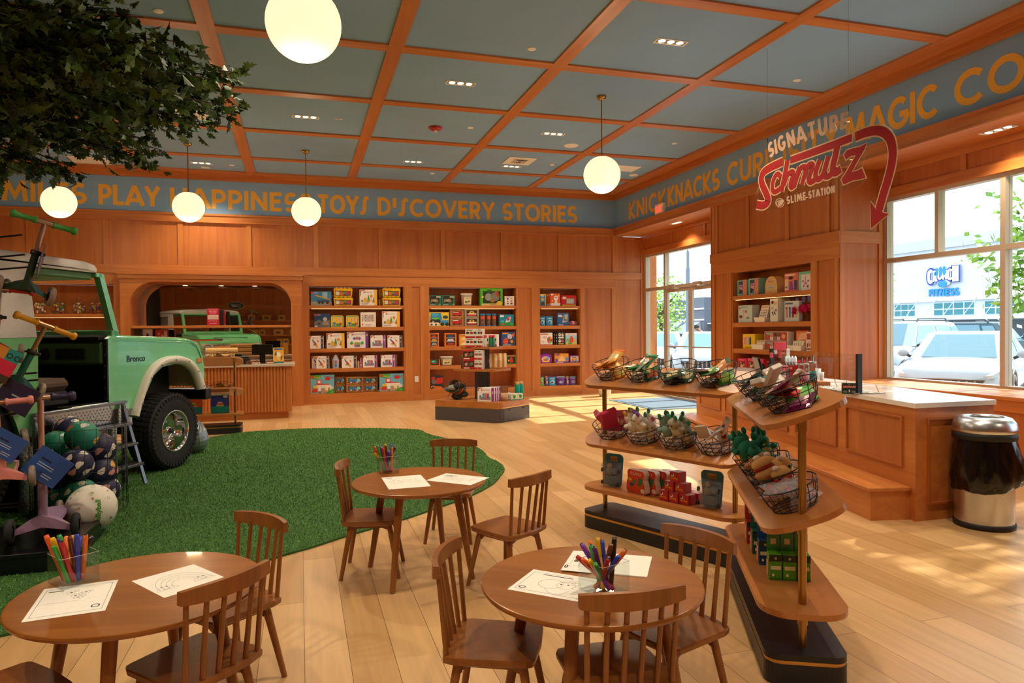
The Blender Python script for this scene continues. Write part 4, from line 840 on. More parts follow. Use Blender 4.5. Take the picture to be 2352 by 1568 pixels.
def plush_box(w, h, d):
    mb = MB(); mb.box(-w/2, w/2, -d/2, d/2, 0, h*.8, C('#8a2f3a'), .01); mb.ball((0, -d*.3, h*.55), h*.4, C('#e0a8b0'), 12); mb.ball((-w*.2, -d*.34, h*.8), h*.16, C('#d88a98'), 8); mb.ball((w*.2, -d*.34, h*.8), h*.16, C('#d88a98'), 8)
    mb.ball((-w*.1, -d*.3-h*.36, h*.6), h*.06, C('#2a1a1a'), 8); mb.ball((w*.1, -d*.3-h*.36, h*.6), h*.06, C('#2a1a1a'), 8); return mb
def paper_rocket(w, h, d):
    mb = MB(); mb.loft([[(x*f, y*f, z) for x, y in ((-w/2, 0), (-w*.2, -d/2), (w*.2, -d/2), (w/2, 0), (w*.2, d/2), (-w*.2, d/2))] for z, f in ((0, .9), (h*.6, 1), (h*.92, .45), (h, .05))], C('#a9b8c8', .25), smooth=False)
    deco(mb, [('r', .3, .1, .7, .35, '#3f78b8'), ('r', .3, .38, .7, .56, '#b84032'), ('r', .1, .2, .28, .5, '#c8a03a')], w*.6, h, -d/2); return mb
def small_castle(w, h, d):
    mb = MB(); mb.box(-w/2, w/2, -d/2, d/2, 0, h*.6, C('#9a4a3a'), .003)
    for x, hh, c in ((-w*.3, .75, '#b89a7a'), (w*.15, 1, '#a86a9a')):
        mb.box(x-w*.14, x+w*.14, -d*.55, -d*.2, 0, h*hh*.8, C(c)); mb.loft([[(x+a*w*.16, -d*.38+b_*d*.2, h*hh*.8) for a, b_ in ((-1, -1), (1, -1), (1, 1), (-1, 1))], [(x+a*.002, -d*.38+b_*.002, h*hh) for a, b_ in ((-1, -1), (1, -1), (1, 1), (-1, 1))]], C('#c0504a'), smooth=False)
    mb.add([(w*.2+w*.12*math.cos(q), -d*.57, h*.25+w*.12*math.sin(q)) for q in [2*PI*i/10 for i in range(10)]], [tuple(range(10))], C('#e0d8d0')); return mb
def shelf_row(tab, z, Y0, place, grp):
    """tab rows: kind, label, category, left px, right px, top px, depth, extra"""
    for row in tab:
        kind, lab, cat, pa, pb, pt, d = row[:7]; ex = row[7] if len(row) > 7 else {}
        x0, x1, zt = place(pa, pb, pt, Y0)
        for (a, b_) in case_x[1:]:
            if Y0 < XR*3 and a-.1 < (x0+x1)/2 < b_+.1 and place is back_place: x0 = max(x0, a+.0235); x1 = min(x1, b_-.0235)
        w = x1-x0; up = ex.get('up', 0)
        if ex.get('upx'): up = place(pa, pb, ex['upx'], Y0)[2]-z+.0015
        h = max(.04, zt-z); z0 = z+up; h -= up
        mk = {'tub': brick_tub, 'pail': terra_tub, 'tube': tube_case, 'doodle': doodle, 'carry': carry_case, 'plush': plush_box, 'procket': paper_rocket, 'scastle': small_castle}.get(kind)
        if mk: mb = mk(w, h, d); nm = {'tub': 'brick_tub', 'pail': 'toy_pail', 'tube': 'animal_tube', 'doodle': 'drawing_board', 'carry': 'carry_case', 'plush': 'plush_toy', 'procket': 'paper_rocket', 'scastle': 'toy_castle'}[kind]
        elif kind == 'pouch': mb = pouch(w, h, d, ex['c']); nm = 'toy_pouch'
        elif kind == 'tin': mb = tin(w, h, d, ex['art']); nm = 'toy_tin'
        else: mb = goods(kind, w, h, d); nm = ex.get('nm', 'toy_box')
        yield mb, nm, lab, cat, (x0+x1)/2, z0, d, ex
def back_place(pa, pb, pt, Y0):
    return at_y(pa, pt, Y0)[0], at_y(pb, pt, Y0)[0], at_y((pa+pb)/2, pt, Y0)[2]
def fill_back(tab, z, grp, Y0=YB+.05):
    for mb, nm, lab, cat, xc, z0, d, ex in shelf_row(tab, z, Y0, back_place, grp):
        yy = Y0+d/2+ex.get('back', 0)+(.006 if 'pouch' in nm else 0)
        o = mb.build(nm, None, (xc, yy, z0)); tag(o, lab, cat, grp)
B = 'toy box'
G1, G2, G3 = 'goods in the bookcase left of the wall socket', 'goods in the bookcase behind the island', 'goods in the narrow corner bookcase'
fill_back([('crane', 'blue toy box with a yellow crane truck, top shelf left', B, 714, 761, 669, .08),
 ('tub', 'yellow brick tub, upper of the pair beside the crane truck box', 'toy tub', 766, 810, 660, .17, {'upx': 681.5}),
 ('tub', 'yellow brick tub, lower of the pair beside the crane truck box', 'toy tub', 766, 811, 681.5, .17),
 ('animals', 'white and yellow animal tile box between two stacks of yellow tubs', B, 826, 866, 665, .09),
 ('tub', 'yellow brick tub, upper front one of the stack at the right end', 'toy tub', 878, 920, 660, .17, {'upx': 681.5}),
 ('tub', 'yellow brick tub, lower front one of the stack at the right end', 'toy tub', 878, 921, 681.5, .17),
 ('tub', 'yellow brick tub peeking out behind the upper tub at the right end', 'toy tub', 871.5, 914, 661.5, .15, {'upx': 682.5, 'back': .19}),
 ('tub', 'yellow brick tub peeking out behind the lower tub at the right end', 'toy tub', 871.5, 914, 682.5, .15, {'back': .19})], ROWZ[0], G1)
fill_back([('moon', 'dark blue toy box with a grey moon lander', B, 721.5, 758, 720, .07),
 ('tin', 'yellow and teal picture tin, left one of two side by side', 'toy tin', 760, 789, 724, .08, {'art': 'one'}),
 ('tin', 'yellow and teal picture tin, right one of two side by side', 'toy tin', 795, 824, 724, .08, {'art': 'one'}),
 ('people', 'white box covered with rows of tiny printed figures', B, 828, 863, 717, .08),
 ('animals', 'white and yellow animal tile box at the right end of the second shelf', B, 878, 918, 715, .09)], ROWZ[1], G1)
fill_back([('rocket', 'white rocket tile box at the left end of the middle shelf', B, 709.5, 743, 771, .08),
 ('animals', 'white and yellow animal tile box on the middle shelf', B, 750, 791, 765, .09),
 ('big', 'widest white tile box with purple band and coloured diamonds', B, 797, 846, 762, .09),
 ('castle', 'white castle tile box on the middle shelf', B, 851, 885, 770, .08),
 ('rocket', 'white rocket tile box at the right end of the middle shelf', B, 890, 924, 770, .08)], ROWZ[2], G1)
fill_back([('rocket', 'white rocket tile box at the left end of the fourth shelf', B, 726, 756, 818, .08),
 ('procket', 'shiny pointed paper rocket model standing between tile boxes', 'toy rocket', 763, 779, 814, .09),
 ('rocket', 'white rocket tile box in the middle of the fourth shelf', B, 785, 819, 817, .08),
 ('scastle', 'small red and pink toy castle leaning on a castle tile box', 'toy castle', 820.5, 833, 820, .07),
 ('castle', 'white castle tile box beside the small toy castle', B, 833.5, 866, 816, .08),
 ('castle', 'white castle tile box, front one of the stack at the right of the fourth shelf', B, 875, 907, 815, .08)], ROWZ[3], G1)
for i in range(3):
    fill_back([('castle', 'white castle tile box standing %s behind the front one at the shelf end' % ('directly', 'second', 'third')[i], B, 881+i*3, 908+i*3.5, 815, .05, {'back': .085+i*.055})], ROWZ[3], G1)
fill_back([('rocket', 'white rocket tile box standing behind the left one of the fourth shelf', B, 716, 746, 818, .06, {'back': .085})], ROWZ[3], G1)
fill_back([('duplo', 'large green fire station box at the left end of the bottom shelf', B, 709.5, 768, 861, .1),
 ('duplo', 'large green fire station box at the right end of the bottom shelf', B, 871.5, 927, 858, .1)], ROWZ[4], G1)
for i, (a, b_, bk, w1) in enumerate(((770, 795, .1, 'left'), (795, 834, .0, 'middle'), (834, 869, .1, 'right'))):
    fill_back([('truck', 'brown card box with a blue toy truck, lower box of the %s pair' % w1, B, a+.5, b_-.5, 884, .14, {'back': bk}),
     ('truck', 'brown card box with a blue toy truck, upper box of the %s pair' % w1, B, a+.5, b_-.5, 865.5, .14, {'upx': 884, 'back': bk})], ROWZ[4], G1)
# bookcase behind the island
fill_back([('dino', 'dark green dinosaur window box at the left end of the top shelf', B, 984, 1013.5, 678, .12),
 ('dino', 'dark green dinosaur window box, second from the left on the top shelf', B, 1014.5, 1045, 678, .12),
 ('pail', 'clear pail of toy animals with a white lid on the top shelf', 'toy pail', 1060, 1087, 673.5, .18),
 ('bigdino', 'big bright green window box with grey dinosaurs', B, 1103, 1154.5, 662, .15),
 ('smallanimals', 'small cream box printed with little animals', B, 1159.5, 1181, 680, .07)], ROWZ[0], G2)
fill_back([('monster', 'yellow box with a blue monster truck', B, 984.5, 1031, 717, .1),
 ('firetruck', 'kraft box with a red fire truck, lower of two', B, 1034, 1065, 729, .14),
 ('firetruck', 'kraft box with a red fire truck, upper of two', B, 1034, 1065, 711, .14, {'upx': 729}),
 ('boat', 'grey card box with a yellow and white toy boat, lower of two', B, 1067, 1100, 729, .14),
 ('boat', 'grey card box with a yellow and white toy boat, upper of two', B, 1067, 1100, 709.5, .14, {'upx': 729}),
 ('tube', 'blue capped clear tube of toy animals, left of three', 'toy tube', 1101.5, 1117, 720, .13),
 ('tube', 'blue capped clear tube of toy animals, middle of three', 'toy tube', 1117.5, 1129.5, 720, .13),
 ('tube', 'blue capped clear tube of toy animals, right of three', 'toy tube', 1130, 1142, 720, .13),
 ('water', 'blue box with a red and white water toy', B, 1147, 1180, 722, .1)], ROWZ[1], G2)
fill_back([('orange', 'orange window box of toy vehicles at the left end of the middle shelf', B, 984, 1008, 765, .1),
 ('orange2', 'orange window box of toy vehicles with a blue car on top', B, 1021, 1048.5, 765, .1),
 ('sandbox', 'golden sand coloured toy box half hidden by the island boxes', B, 1055, 1084, 767, .1),
 ('robot', 'blue and orange robot box at the right end of the middle shelf', B, 1152, 1183, 762, .1)], ROWZ[2], G2)
fill_back([('greentoy', 'black and orange box with a green toy on the fourth shelf', B, 984, 1010.5, 825, .1),
 ('pail', 'clear pail of toy animals with a white lid on the fourth shelf', 'toy pail', 1011.5, 1042, 818.5, .18),
 ('redgreen', 'green and red toy box behind the striped cushion', B, 1163, 1186, 815, .1)], ROWZ[3], G2)
fill_back([('engine', 'black and orange box with a red engine on the bottom shelf', B, 984.5, 1018, 862, .12)], ROWZ[4], G2)
# narrow bookcase
fill_back([('bug', 'blue and yellow insect toy box', B, 1239.5, 1254, 675, .1),
 ('doll', 'orange box with a white cartoon face', B, 1264, 1287, 673.5, .06),
 ('doodle', 'red drawing board with a grey screen', 'drawing board', 1289, 1323.5, 678, .08)], ROWZ[0], G3)
for i in range(3):
    fill_back([('doll', 'orange box standing %s behind the box with the white face' % ('first', 'second', 'third')[i], B, 1262-i*3.2, 1285-i*3.2, 674.5, .04, {'back': .065+i*.045})], ROWZ[0], G3)
fill_back([('pouch', 'blue toy pouch, left one of two', 'toy pouch', 1239.5, 1254, 727, .08, {'c': ('#2f8fc0', '#a8d8e8', '#1f5f90')}),
 ('pouch', 'blue toy pouch, right one of two', 'toy pouch', 1255, 1272, 727, .08, {'c': ('#2f8fc0', '#a8d8e8', '#1f5f90')}),
 ('bluetruck', 'dark blue box with a silver machine', B, 1280, 1307, 718.5, .1),
 ('plush', 'small pink plush dog in a red box', 'plush toy', 1307.5, 1326, 736, .12)], ROWZ[1], G3)
fill_back([('abc', 'white box with red number and letter blocks', B, 1239.5, 1269, 764, .08),
 ('skulls', 'black and white patterned toy box', B, 1281, 1296, 762, .06),
 ('dinosand', 'pale blue box with a red dinosaur', B, 1299, 1325, 765, .08)], ROWZ[2], G3)
for i in range(2):
    fill_back([('skulls', 'black and white patterned toy box standing %s behind the front one' % ('first', 'second')[i], B, 1278-i*3, 1293-i*3, 762.5, .05, {'back': .065+i*.06})], ROWZ[2], G3)
fill_back([('carry', 'purple round-cornered carry case with a handle', 'toy case', 1239.5, 1267, 811, .09),
 ('sandcastle', 'orange and purple sandcastle box', B, 1274.5, 1306, 811.5, .07),
 ('tin', 'purple picture tin with a food print beside the sandcastle box', 'toy tin', 1309, 1330, 816, .1, {'art': 'lunch'})], ROWZ[3], G3)
pc = [('#58b84a', '#a8d8a0', '#6a3a9a'), ('#7a4a9a', '#c8b8d8', '#d8a83a'), ('#2a9ac0', '#a8d8e8', '#6a3a9a'), ('#5a2f78', '#8a5aa8', '#9ac8d8'), ('#7a4a9a', '#c8b8d8', '#d8a83a'), ('#6a3f80', '#9a6ab0', '#58a8c0')]
pw_ = ['green', 'pale purple', 'teal', 'dark purple', 'narrow purple', 'plum']
for i, (a, b_) in enumerate(((1239.5, 1251), (1253.5, 1260), (1261, 1278), (1279, 1300), (1301, 1308), (1309, 1325))):
    fill_back([('pouch', pw_[i]+' bag of play sand, number %s from the left on the bottom shelf' % ('one', 'two', 'three', 'four', 'five', 'six')[i], 'sand bag', a, b_, 866, .09, {'c': pc[i]})], ROWZ[4], G3)
# candy jars behind the truck
def jar(x, lab, cols):
    t = thing('candy_jar', lab, 'jar', (x, YB+.2, 1.79), 0, 'glass candy jars on the shelf behind the truck')
    g = MB(); g.lathe([(.085, 0), (.105, .02), (.105, .2), (.05, .25), (.05, .27)], (0, 0, 0), ACRYL, 20); g.build('glass_body', t)
    g = MB(); r_ = random.Random(x)
    for i in range(40):
        a = r_.uniform(0, 2*PI); q = .085*math.sqrt(r_.random()); g.ball((q*math.cos(a), q*math.sin(a), .02+.17*r_.random()), .02, C(cols[i % len(cols)], .3), 7)
    tag(g.build('candies', t), kind='stuff')
    g = MB(); g.lathe([(.055, .262), (.06, .27), (.03, .3), (.04, .325), (0, .335)], (0, 0, 0), ACRYL, 18); g.build('stopper', t)
for px, w, cols in ((92, 'pale mixed candies', ('#e8d8c8', '#d8644a', '#e0c0a0', '#8ab04a')), (136, 'green and yellow candies', ('#4a9a4a', '#e0b83a', '#b8442f', '#3a6a9a')), (181, 'white and brown candies', ('#d8c8b0', '#a87a5a', '#8a3a30', '#c8a03a')), (220, 'blue and orange candies', ('#3a6aa8', '#d8782a', '#c8b83a', '#b83a3a'))):
    jar(at_y(px, 700, YB+.2)[0], 'glass jar of '+w+' on the shelf behind the green truck', cols)
# wall socket
t = thing('wall_socket', 'white double wall socket on the wood pier between bookcases', 'socket', (2.275, YB+.019, .44))
m_ = MB(); m_.box(-.038, .038, -.008, 0, -.06, .06, WHITE, .003); m_.build('cover_plate', t)
for z in (-.024, .024):
    m_ = MB(); m_.box(-.016, .016, -.0105, -.0082, z-.014, z+.014, C('#d8d2c4'), .001); m_.build('outlet', t)
# ================================================================ CHILDREN'S TABLES AND CHAIRS
def leg(mb, p0, p1, r0, r1, mt):
    mb.cyl(p0, p1, r0, mt, r1, n=14)
def make_chair(lab):
    """faces +x, seat top .335, back rail top .645"""
    t = thing('spindle_chair', lab, 'chair', (0, 0, 0), 0, 'small spindle back chairs')
    b = MB()
    out = [(-.155, -.13), (-.155, .13)]; R = []
    def ring(z, k):
        pts = [(.155*k, -.125*k), (.15*k, -.145*k), (.13*k, -.155*k), (-.12*k, -.165*k), (-.155*k, -.155*k), (-.172*k, -.09*k), (-.178*k, 0), (-.172*k, .09*k), (-.155*k, .155*k), (-.12*k, .165*k), (.13*k, .155*k), (.15*k, .145*k), (.155*k, .125*k), (.163*k, 0)]
        return [(x, y, z) for x, y in pts]
    b.loft([ring(.306, .93), ring(.312, .985), ring(.328, 1.0), ring(.335, .985)], CHAIRW, smooth=False)
    b.build('seat', t)
    for sx in (1, -1):
        for sy in (1, -1):
            l = MB(); leg(l, (sx*.11, sy*.11, .307), (sx*.165, sy*.155, 0), .0165, .0115, CHAIRW); l.build('leg', t)
    for sy in (1, -1):
        a = MB(); a.prism([(-.11, .307), (.11, .307), (.125, .262), (.07, .285), (-.07, .285), (-.125, .262)], sy*.105-.009, sy*.105+.009, CHAIRW, 'y'); a.build('apron', t)
    for sx in (1, -1):
        a = MB(); a.prism([(-.1, .307), (.1, .307), (.11, .262), (.06, .285), (-.06, .285), (-.11, .262)], sx*.108-.009, sx*.108+.009, CHAIRW, 'x'); a.build('apron', t)
    for i in range(6):
        v = (i-2.5)/2.5; s = MB(); s_r = .0095
        xb = -.158+.012*(v*v); xt = -.20+.032*v*v
        s.cyl((xb, v*.138, .33), (xt, v*.146, .605), s_r, CHAIRW, s_r*.9, n=10); s.build('spindle', t)
    r = MB(); L = []
    for k in range(13):
        v = (k-6)/6; x = -.204+.034*v*v; hz = .027-.006*abs(v)**3; cz = .622
        L.append([(x-.012, v*.17, cz-hz), (x+.012, v*.17, cz-hz), (x+.010, v*.17, cz+hz), (x-.010, v*.17, cz+hz)])
    r.loft(L, CHAIRW, smooth=False); r.build('back_rail', t)
    return t
chair0 = make_chair('small wooden spindle chair on the left side of the middle table, facing right')
chair0.location = (.40, 4.18, 0); chair0.rotation_euler = (0, 0, math.radians(-13))
for x, y, a, lab in ((.985, 4.69, -110, 'small wooden spindle chair behind the middle table, its back against the green turf'),
                     (1.10, 3.70, 121, 'small wooden spindle chair between the middle table and the front right table'),
                     (.65, 2.345, -26, 'small wooden spindle chair on the left side of the front right table'),
                     (.963, 2.05, 86, 'small wooden spindle chair nearest the camera, its back to us before the front right table'),
                     (1.293, 2.265, -159, 'small wooden spindle chair between the front right table and the black rack base'),
                     (-.357, 2.53, 134, 'small wooden spindle chair in front of the left table, its back to us'),
                     (-.306, 3.02, -141, 'small wooden spindle chair behind the left table on the turf edge'),
                     (-.90, 2.47, 41, 'small wooden chair cut off in the bottom left corner, only its seat showing')):
    dup(chair0, (x, y, 0), math.radians(a), lab)
def make_table(lab, x, y, r, a0):
    t = thing('round_table', lab, 'table', (x, y, 0), math.radians(a0), 'low round tables')
    b = MB(); b.lathe([(0, .524), (r*.93, .524), (r*.985, .532), (r, .542), (r*.995, .549), (r*.985, .5505), (0, .5505)], (0, 0, 0), WALNUT, 72, smooth=False); b.build('tabletop', t)
    for k in range(4):
        c, s = math.cos(PI/2*k), math.sin(PI/2*k)
        l = MB(); leg(l, (c*.235, s*.235, .524), (c*.335, s*.335, 0), .024, .015, CHAIRW); l.build('leg', t)
    for k in range(2):
        a = MB(); a.M = Matrix.Rotation(PI/2*k, 4, 'Z'); z0 = .524-.0003*k
        a.prism([(-.25, z0), (.25, z0), (.26, .465), (.22, .47), (.12, .497+.004*k), (-.12, .497+.004*k), (-.22, .47), (-.26, .465)], -.011, .011, CHAIRW, 'y'); a.build('apron', t)
    return t
TZ = .5507
T1, T2, T3 = (.965, 2.225), (.66, 4.05), (-.535, 2.65)
make_table('low round walnut table at the front right with a clear box of markers', *T1, .385, -128)
make_table('low round walnut table in the middle, half on the green turf', *T2, .392, -126)
make_table('low round walnut table at the front left, cut by the picture edge', *T3, .395, -100)

# ---- drawing sheets and marker boxes
LINE = C('#8d8880', .7); INK = C('#2a2a2c', .7)
def sheet(px, lab, art, z=TZ, n=1, grp='colouring sheets on the tables'):
    """px: four photo corners of the sheet on the table, from the top left of the drawing clockwise"""
    P = [at_z(a, b_, z+.001) for a, b_ in px]; c = sum(P, Vector())/4
    ux = ((P[1]-P[0])+(P[2]-P[3]))/2; uz = ((P[0]-P[3])+(P[1]-P[2]))/2
    w, h = ux.length, uz.length; a = math.atan2(ux[1], ux[0])
    mb = MB(); mb.box(-w/2, w/2, -h/2, h/2, 0, .0004*n, PAPER)
    def L(pts, wd=.0012, closed=False, mt=LINE):
        q = MB(); q.ribbon([((u-.5)*w, (v-.5)*h) for u, v in pts], wd, .0002, mt, closed)
        mb.add([(p[0], p[2], .0004*n+.0003) for p in q.v], [f for f in q.f if len(f) == 4][0::3], mt)
    art(L, mb, w, h, .0004*n+.0005)
    return tag(mb.build('colouring_sheet', None, (c[0], c[1], z+.0002), (0, 0, a)), lab, 'paper', grp)
def circ(cx, cy, rx, ry, a0=0, a1=360, n=16): return [(cx+rx*math.cos(math.radians(a0+(a1-a0)*i/n)), cy+ry*math.sin(math.radians(a0+(a1-a0)*i/n))) for i in range(n+1)]
def art_rainbow(L, mb, w, h, z):
    for r in (.2, .27, .34, .41): L(circ(.5, .28, r, r*1.3, 0, 180, 18))
    for cx in (.2, .78):
        L(circ(cx, .26, .16, .14, 0, 180, 10)); L([(cx-.16, .26), (cx+.16, .26)]); L(circ(cx, .34, .05, .05, 200, 340, 6), .002, mt=INK)
        for d in (-.04, .04): L(circ(cx+d, .4, .008, .012), .0025, mt=INK)
def art_frame(L, mb, w, h, z):
    L([(.06, .08), (.94, .08), (.94, .92), (.06, .92), (.06, .08)], .0016); L([(.06, .45), (.6, .45)], .001)
    for cx, cy in ((.5, .62), (.62, .7), (.42, .74), (.55, .55)): L(circ(cx, cy, .06, .05), .001); L(circ(cx+.06, cy+.04, .03, .03), .001); L(circ(cx, cy, .012, .01), .003, mt=INK)
    L(circ(.84, .2, .05, .045), .004, mt=INK); L([(.1, .84), (.3, .84)], .006, mt=INK)
def art_cup(L, mb, w, h, z):
    L([(.06, .1), (.94, .1), (.94, .9), (.06, .9), (.06, .1)], .0016); L([(.2, .84), (.62, .84)], .005, mt=INK)
    L(circ(.42, .5, .16, .2)); L(circ(.62, .52, .12, .15)); L(circ(.78, .48, .06, .07)); L([(.4, .3), (.5, .14), (.66, .14), (.72, .34)]); L(circ(.62, .68, .08, .06)); L(circ(.72, .64, .06, .06))
    for cx, cy in ((.55, .54), (.64, .56)): L(circ(cx, cy, .008, .012), .003, mt=INK)
    L(circ(.13, .2, .04, .04), .004, mt=INK)
def art_faces(L, mb, w, h, z):
    for cx in (.3, .72):
        for r in (.06, .1, .14, .18): L(circ(cx, .62, r, r*1.5, 180, 360, 12), .001)
        L([(cx-.08, .66), (cx-.03, .66)], .004, mt=INK); L([(cx+.03, .66), (cx+.08, .66)], .004, mt=INK)
    L([(.1, .92), (.26, .92)], .004, mt=INK); L([(.1, .86), (.24, .86)], .006, mt=INK)
def art_text(L, mb, w, h, z):
    L([(.1, .8), (.36, .8)], .008, mt=INK); L([(.1, .7), (.3, .7)], .008, mt=INK); L(circ(.6, .88, .2, .05), .001)
    for k in range(7): L([(.2, .6-k*.05), (.66, .6-k*.05)], .0012)
    for k in range(4): L([(.74, .7-k*.1), (.84, .7-k*.1)], .003)
    L(circ(.6, .16, .05, .05), .0016)
def art_eyes(L, mb, w, h, z):
    for cx in (.3, .62): L([(cx-.12, .2), (cx-.12, .75), (cx+.16, .9), (cx+.2, .3), (cx-.12, .2)], .001); L(circ(cx, .5, .03, .05), .005, mt=INK); L(circ(cx+.07, .5, .02, .04), .004, mt=INK)
    L(circ(.1, .2, .05, .07), .003, mt=INK); L(circ(.1, .2, .03, .04), .002, mt=INK)
sheet(((100, 1352), (268, 1331), (246, 1400), (50, 1429)), 'colouring sheet with a printed frame under the marker box on the left table', art_frame)
sheet(((317, 1324), (466, 1296), (501, 1327), (362, 1384)), 'colouring sheet with a smiling rainbow on the left table', art_rainbow)
sheet(((875, 1097), (971, 1089), (985, 1117), (894, 1123)), 'colouring sheet with drooping faces, lying flat left on the middle table', art_faces, n=2)
sheet(((1021, 1086), (1121, 1096), (1084, 1114), (982, 1103)), 'printed text sheet at the right edge of the middle table', art_text)
sheet(((1233, 1307), (1365, 1330), (1365, 1386), (1157, 1352)), 'colouring sheet with a framed cup drawing on the front right table', art_cup)
sheet(((1326, 1266), (1498, 1280), (1486, 1326), (1300, 1310)), 'blank paper stack under the eyed sheet on the front right table', lambda *a: None, n=10)
sheet(((1316, 1264), (1372, 1268), (1366, 1316), (1289, 1308)), 'drawing sheet with round eyes on top of the paper stack', art_eyes, z=TZ+.0048)
def marker(h, tipc):
    mb = MB(); c = C(h, .3); d = C(tipc, .3)
    mb.lathe([(0, 0), (.0055, .001), (.0065, .006), (.0065, .088), (.0055, .090)], (0, 0, 0), c, 12)
    cap = MB(); cap.lathe([(.0068, .088), (.0070, .09), (.0070, .128), (.0058, .138), (0, .139)], (0, 0, 0), c, 12); cap.lathe([(.0059, .1381), (.0030, .1392), (0, .1394)], (0, 0, 0), d, 12)
    return mb, cap
_mk = {}
def marker_box(cx, cy, rz, who, seed, n=15, s=.122):
    t = thing('marker_box', 'clear acrylic box of coloured markers on the '+who, 'marker holder', (cx, cy, TZ+.0006), rz, 'clear marker boxes')
    g = MB(); k = s/2; th = .0025; H = .105
    g.box(-k, k, -k, k, 0, .004, ACRYL); 
    for a in range(4):
        g.M = Matrix.Rotation(PI/2*a, 4, 'Z'); g.box(-k, k-th*(a % 2 > -1), -k, -k+th, .0042, H, ACRYL); g.box(-k, k-th, -k, -k+.0006, H, H+.0012, C('#e6e8e6', .1))
    g.M = None; g.build('acrylic_walls', t)
    r = random.Random(seed)
    cols = ['#2f9e3a', '#c4242c', '#2b3fae', '#e0701f', '#e2b21c', '#5a2a86', '#6a3418', '#1b1b1e', '#e8622c', '#34b04a', '#d8a01c', '#3a4cc0', '#b01c24', '#7a3aa8', '#e8782c']
    M0 = Matrix.Translation((cx, cy, TZ+.005)) @ Matrix.Rotation(rz, 4, 'Z')
    nm = {'#2f9e3a': 'green', '#34b04a': 'light green', '#c4242c': 'red', '#b01c24': 'dark red', '#2b3fae': 'blue', '#3a4cc0': 'bright blue', '#e0701f': 'orange', '#e8622c': 'red orange', '#e8782c': 'pale orange', '#e2b21c': 'yellow', '#d8a01c': 'amber', '#5a2a86': 'purple', '#7a3aa8': 'violet', '#6a3418': 'brown', '#1b1b1e': 'black'}
    for i in range(n):
        u = (i % 4-1.5)/1.5*.62+r.uniform(-.06, .06); v = (i//4-1.5)/1.5*.62+r.uniform(-.06, .06)
        bx, by = u*k*.55, v*k*.55; tx, ty = u*k*.9-k*.25+r.uniform(-.006, .006), v*k*.9+r.uniform(-.006, .006)
        if r.random() < .55: bx, by = -bx*1.1, -by*1.1
        d = Vector((tx-bx, ty-by, .085)).normalized()
        h = cols[i % len(cols)]
        if h not in _mk:
            a, b_ = marker(h, '#222224' if i % 2 else h)
            a_, b2 = a.build('marker'), None
            b2 = b_.build('cap', a_); _mk[h] = a_; o = a_
        else:
            o = dup(_mk[h], (0, 0, 0))
        q = d.to_track_quat('Z', 'Y').to_matrix().to_4x4()
        M = M0 @ Matrix.Translation((bx, by, .003)) @ q @ Matrix.Scale(r.uniform(1.12, 1.3), 4)
        o.matrix_world = M
        tag(o, '%s marker standing in the clear box on the %s' % (nm[h], who), 'marker', 'markers on the '+who)
p = at_z(157, 1350, TZ); marker_box(p[0], p[1]+.06, .62, 'front left table', 3, 15)
p = at_z(892, 1086, TZ); marker_box(p[0], p[1]+.03, .05, 'middle table', 5, 15, .12)
p = at_z(1405, 1372, TZ); marker_box(p[0]-.0, p[1]+.06, .3, 'front right table', 9, 15)

# ================================================================ WIRE BASKET RACKS
SHZ = (.30, .672, 1.093)
TILT = math.atan(.38)
def pill(x0, x1, hw, r0, r1, n=7):
    """rounded bar outline"""
    pts = []
    for cx, cy, r, a in ((x1-r1, -hw+r1, r1, -90), (x1-r1, hw-r1, r1, 0), (x0+r0, hw-r0, r0, 90), (x0+r0, -hw+r0, r0, 180)): pts += arc(cx, cy, r, a, a+90, n)
    return pts
def basket_rack(A_, B_, lab, shelves=SHZ, mt=SHELFW, hw=.175, ext=.115, bext=.09):
    A_ = Vector(A_); B_ = Vector(B_); L = (B_-A_).length; rz = math.atan2(B_[1]-A_[1], B_[0]-A_[0])
    t = thing('display_rack', lab, 'display rack', (A_[0], A_[1], 0), rz, 'wooden shelf racks with brass poles')
    b = MB(); o = pill(-bext, L+bext, hw-.015, .06, .06)
    b.prism(o, .0, .084, BLACKW); b.prism(o, .100, .125, BLACKW); b.build('base', t)
    b = MB(); b.prism(pill(-bext+.003, L+bext-.003, hw-.018, .06, .06), .0842, .0998, GOLDT); b.build('brass_inlay', t)
    for x in (0, L):
        p = MB(); p.cyl((x, 0, .125), (x, 0, shelves[-1]-.013), .0165, BRASS, n=16)
        for z in shelves[:-1]+(shelves[-1],): p.cyl((x, 0, z-.085), (x, 0, z-.03), .0205, BRASS, n=16)
        p.build('pole', t)
    for i, z in enumerate(shelves):
        tl = 0 if i == 0 else TILT
        s = MB(); s.M = Matrix.Translation((0, 0, z)) @ Matrix.Rotation(tl, 4, 'X')
        s.prism(pill(-ext, L+ext, hw, .13, .13), -.024, 0, mt); s.build('shelf', t)
    return t, Matrix.Translation((A_[0], A_[1], 0)) @ Matrix.Rotation(rz, 4, 'Z'), L, rz
rk1, M1, L1, a1 = basket_rack((2.12, 4.62), (2.54, 3.64), 'shelf rack with brass poles parallel to the picture, nearer the entrance')
rk2, M2, L2, a2 = basket_rack((2.44, 3.29), (1.95, 2.34), 'shelf rack with brass poles standing nearest the camera at the right')
